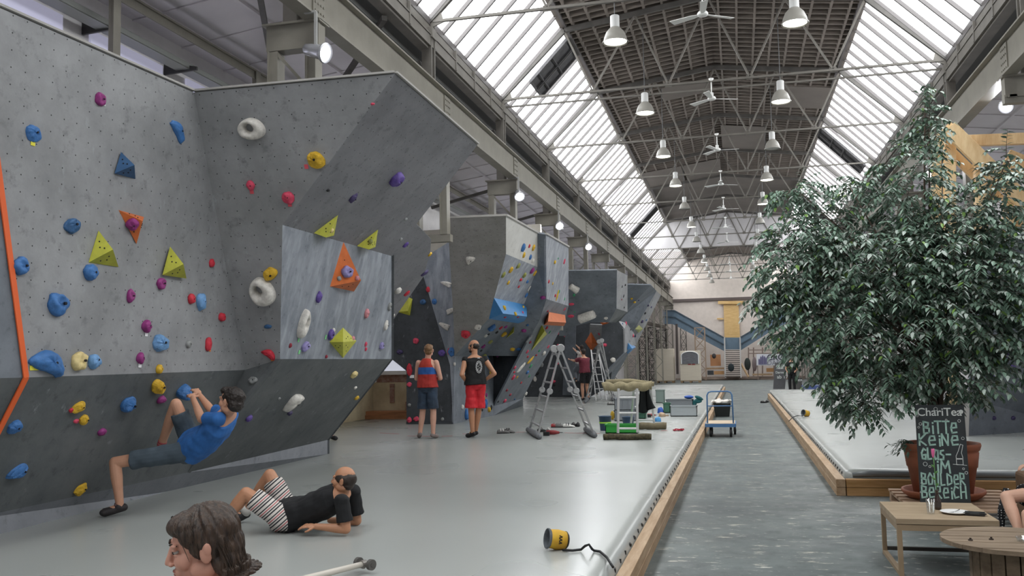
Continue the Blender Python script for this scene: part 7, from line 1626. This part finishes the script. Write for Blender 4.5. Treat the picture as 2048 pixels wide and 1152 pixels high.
# person hidden behind the end of the nearest wall: only a shoe and shin show
p0 = at(668, 880, z=MZ); p0.x -= .03
J = stand(p0, (.9, -.3), dict(base=(0, 0, 0), pelvis=(0, -.35, .9), neck=(0, -.35, 1.42), shL=(-.18, -.35, 1.36), shR=(.18, -.35, 1.36), elL=(-.22, -.35, 1.08), elR=(.22, -.35, 1.08), wrL=(-.2, -.25, .86), wrR=(.2, -.25, .86), hipL=(-.09, -.35, .88), hipR=(.09, -.35, .88), knL=(-.09, -.3, .47), knR=(.07, -.12, .47), anL=(-.1, -.36, .085), anR=(.05, .0, .085), toeL=(-.1, -.22, .04), toeR=(.06, .14, .04)))
r, c, M = person('person hidden behind the nearest wall, only a dark trouser leg and shoe showing', J, .98, SKIN_A, .01, J['neck']+Vector((.03, 0, .17)), (1, -.2, 0)); shirt(r, J, .98, MATS['black_cotton'], .5, .02, .01)
m = MB(); torso(m, J, .98, .02, 0, 1)
for k in 'LR': cap(m, J['hip'+k], J['kn'+k], .105, .078); cap(m, J['kn'+k], J['an'+k]+Vector((0, 0, .04)), .075, .06)
fuse(m, 'trousers', mat('dark_grey_trouser', '#33363a', .9), r, .01); shoes(r, J, 1.0, SB_, SG); hair_mesh(r, c, M, '#2e231c', [((0, -.03, .04), (.083, .09, .084)), ((0, -.055, -.02), (.072, .05, .06))], .01)
# seated person at the right edge: knees and shins in view
J = dict(knL=at(2014, 1008, y=8.95), knR=at(2056, 1030, y=8.7)); J['knL'].z = max(J['knL'].z, .43); J['hipL'] = J['knL']+Vector((.43, .3, .0)); J['hipR'] = J['knR']+Vector((.4, .42, -.0)); J['pelvis'] = (J['hipL']+J['hipR'])/2+Vector((.05, .05, .03)); J['neck'] = J['pelvis']+Vector((.1, .12, .52))
J['anL'] = at(2046, 1078, y=8.75); J['anR'] = at(2066, 1098, y=8.6); J['toeL'] = J['anL']+Vector((-.1, -.08, -.05)); J['toeR'] = J['anR']+Vector((-.1, -.08, -.05))
for k in ('anL', 'anR'): J[k].z = .09
for k in ('toeL', 'toeR'): J[k].z = .04
sd_ = (J['hipR']-J['hipL']).normalized(); J['shL'] = J['neck']-sd_*.17-Vector((0, 0, .06)); J['shR'] = J['neck']+sd_*.17-Vector((0, 0, .06)); J['elL'] = J['shL']+Vector((.02, 0, -.28)); J['elR'] = J['shR']+Vector((-.02, 0, -.28)); J['wrL'] = J['elL']+Vector((-.22, -.08, -.02)); J['wrR'] = J['elR']+Vector((-.22, -.02, -.02))
r, c, M = person('seated person at the right edge, bare knees and black polka-dot skirt showing', J, .95, mat('skin_pale', '#cfa48d', .5, var=.04), .006, J['neck']+Vector((-.02, 0, .17)), (-1, -.5, 0), hands=[(J['wrL'], Vector((-1, -.2, -.1)), Vector((0, 0, -1)), 1, .4), (J['wrR'], Vector((-1, -.2, -.1)), Vector((0, 0, -1)), -1, .4)])
hair_mesh(r, c, M, '#4a3526', [((0, -.03, .04), (.085, .095, .085)), ((0, -.06, -.06), (.08, .05, .1))], .008)
dk, nt, b_, N, L = node_mat('polka_dot_fabric', .85); vo = N('ShaderNodeTexVoronoi'); vo.inputs['Scale'].default_value = 42; vo.inputs['Randomness'].default_value = .3; tc = N('ShaderNodeTexCoord'); L(tc.outputs['Object'], vo.inputs['Vector']); lt = N('ShaderNodeMath'); lt.operation = 'LESS_THAN'; lt.inputs[1].default_value = .24; L(vo.outputs['Distance'], lt.inputs[0]); L(_mix(nt, lt.outputs[0], lin('#15161a'), lin('#c9c9c9')), b_.inputs['Base Color'])
shirt(r, J, .95, dk, .4, .015, .009, name='dress')
m = MB(); torso(m, J, .95, .02, 0, 1)
for k in 'LR': m.tube([J['hip'+k], J['hip'+k].lerp(J['kn'+k], .6)], [.11, .1], 14)
hang = at(2002, 1012, y=9.1); m.tube([J['hipL'].lerp(J['knL'], .5)+Vector((-.1, .1, 0)), at(2003, 1022, y=9.15), at(2002, 1062, y=9.15)], [.09, .035, .03], 10); fuse(m, 'skirt', dk, r, .009)
# distant person in black beside the sandwich board
p0 = at(1584, 779, z=0); p0 = Vector((at(1584, 760, y=45.6).x, 45.6, 0)); k_ = at(1584, 710, y=45.6).z/1.80
J = stand(p0, (-.2, -1), {k: tuple(a*k_ for a in v) for k, v in dict(base=(0, 0, 0), pelvis=(0, 0, .95), neck=(0, .0, 1.5), shL=(-.19, 0, 1.43), shR=(.19, 0, 1.43), elL=(-.25, .02, 1.14), elR=(.25, .02, 1.14), wrL=(-.16, .18, .98), wrR=(.16, .18, .98), hipL=(-.09, 0, .93), hipR=(.09, 0, .93), knL=(-.1, .02, .5), knR=(.1, .02, .5), anL=(-.11, 0, .085), anR=(.11, 0, .085), toeL=(-.13, .14, .035), toeR=(.13, .14, .035)).items()})
r, c, M = person('distant person in a black t-shirt standing beside the sandwich board, partly behind the ficus', J, k_, SKIN_A, .012, J['neck']+Vector((0, -.02, .17*k_)), (-.3, -1, -.1)); hair_mesh(r, c, M, '#3a2c22', [((0, -.025, .04), (.083, .092, .084))], .012); shirt(r, J, k_*1.05, MATS['black_cotton'], .6, .02, .012)
m = MB(); torso(m, J, k_, .02, 0, 1)
for k in 'LR': cap(m, J['hip'+k], J['kn'+k], .1, .075); cap(m, J['kn'+k], J['an'+k], .07, .06)
fuse(m, 'trousers', MATS['black_sport_shorts'], r, .012); shoes(r, J, 1.0, SB_)

bpy.data.scenes.remove(WS)
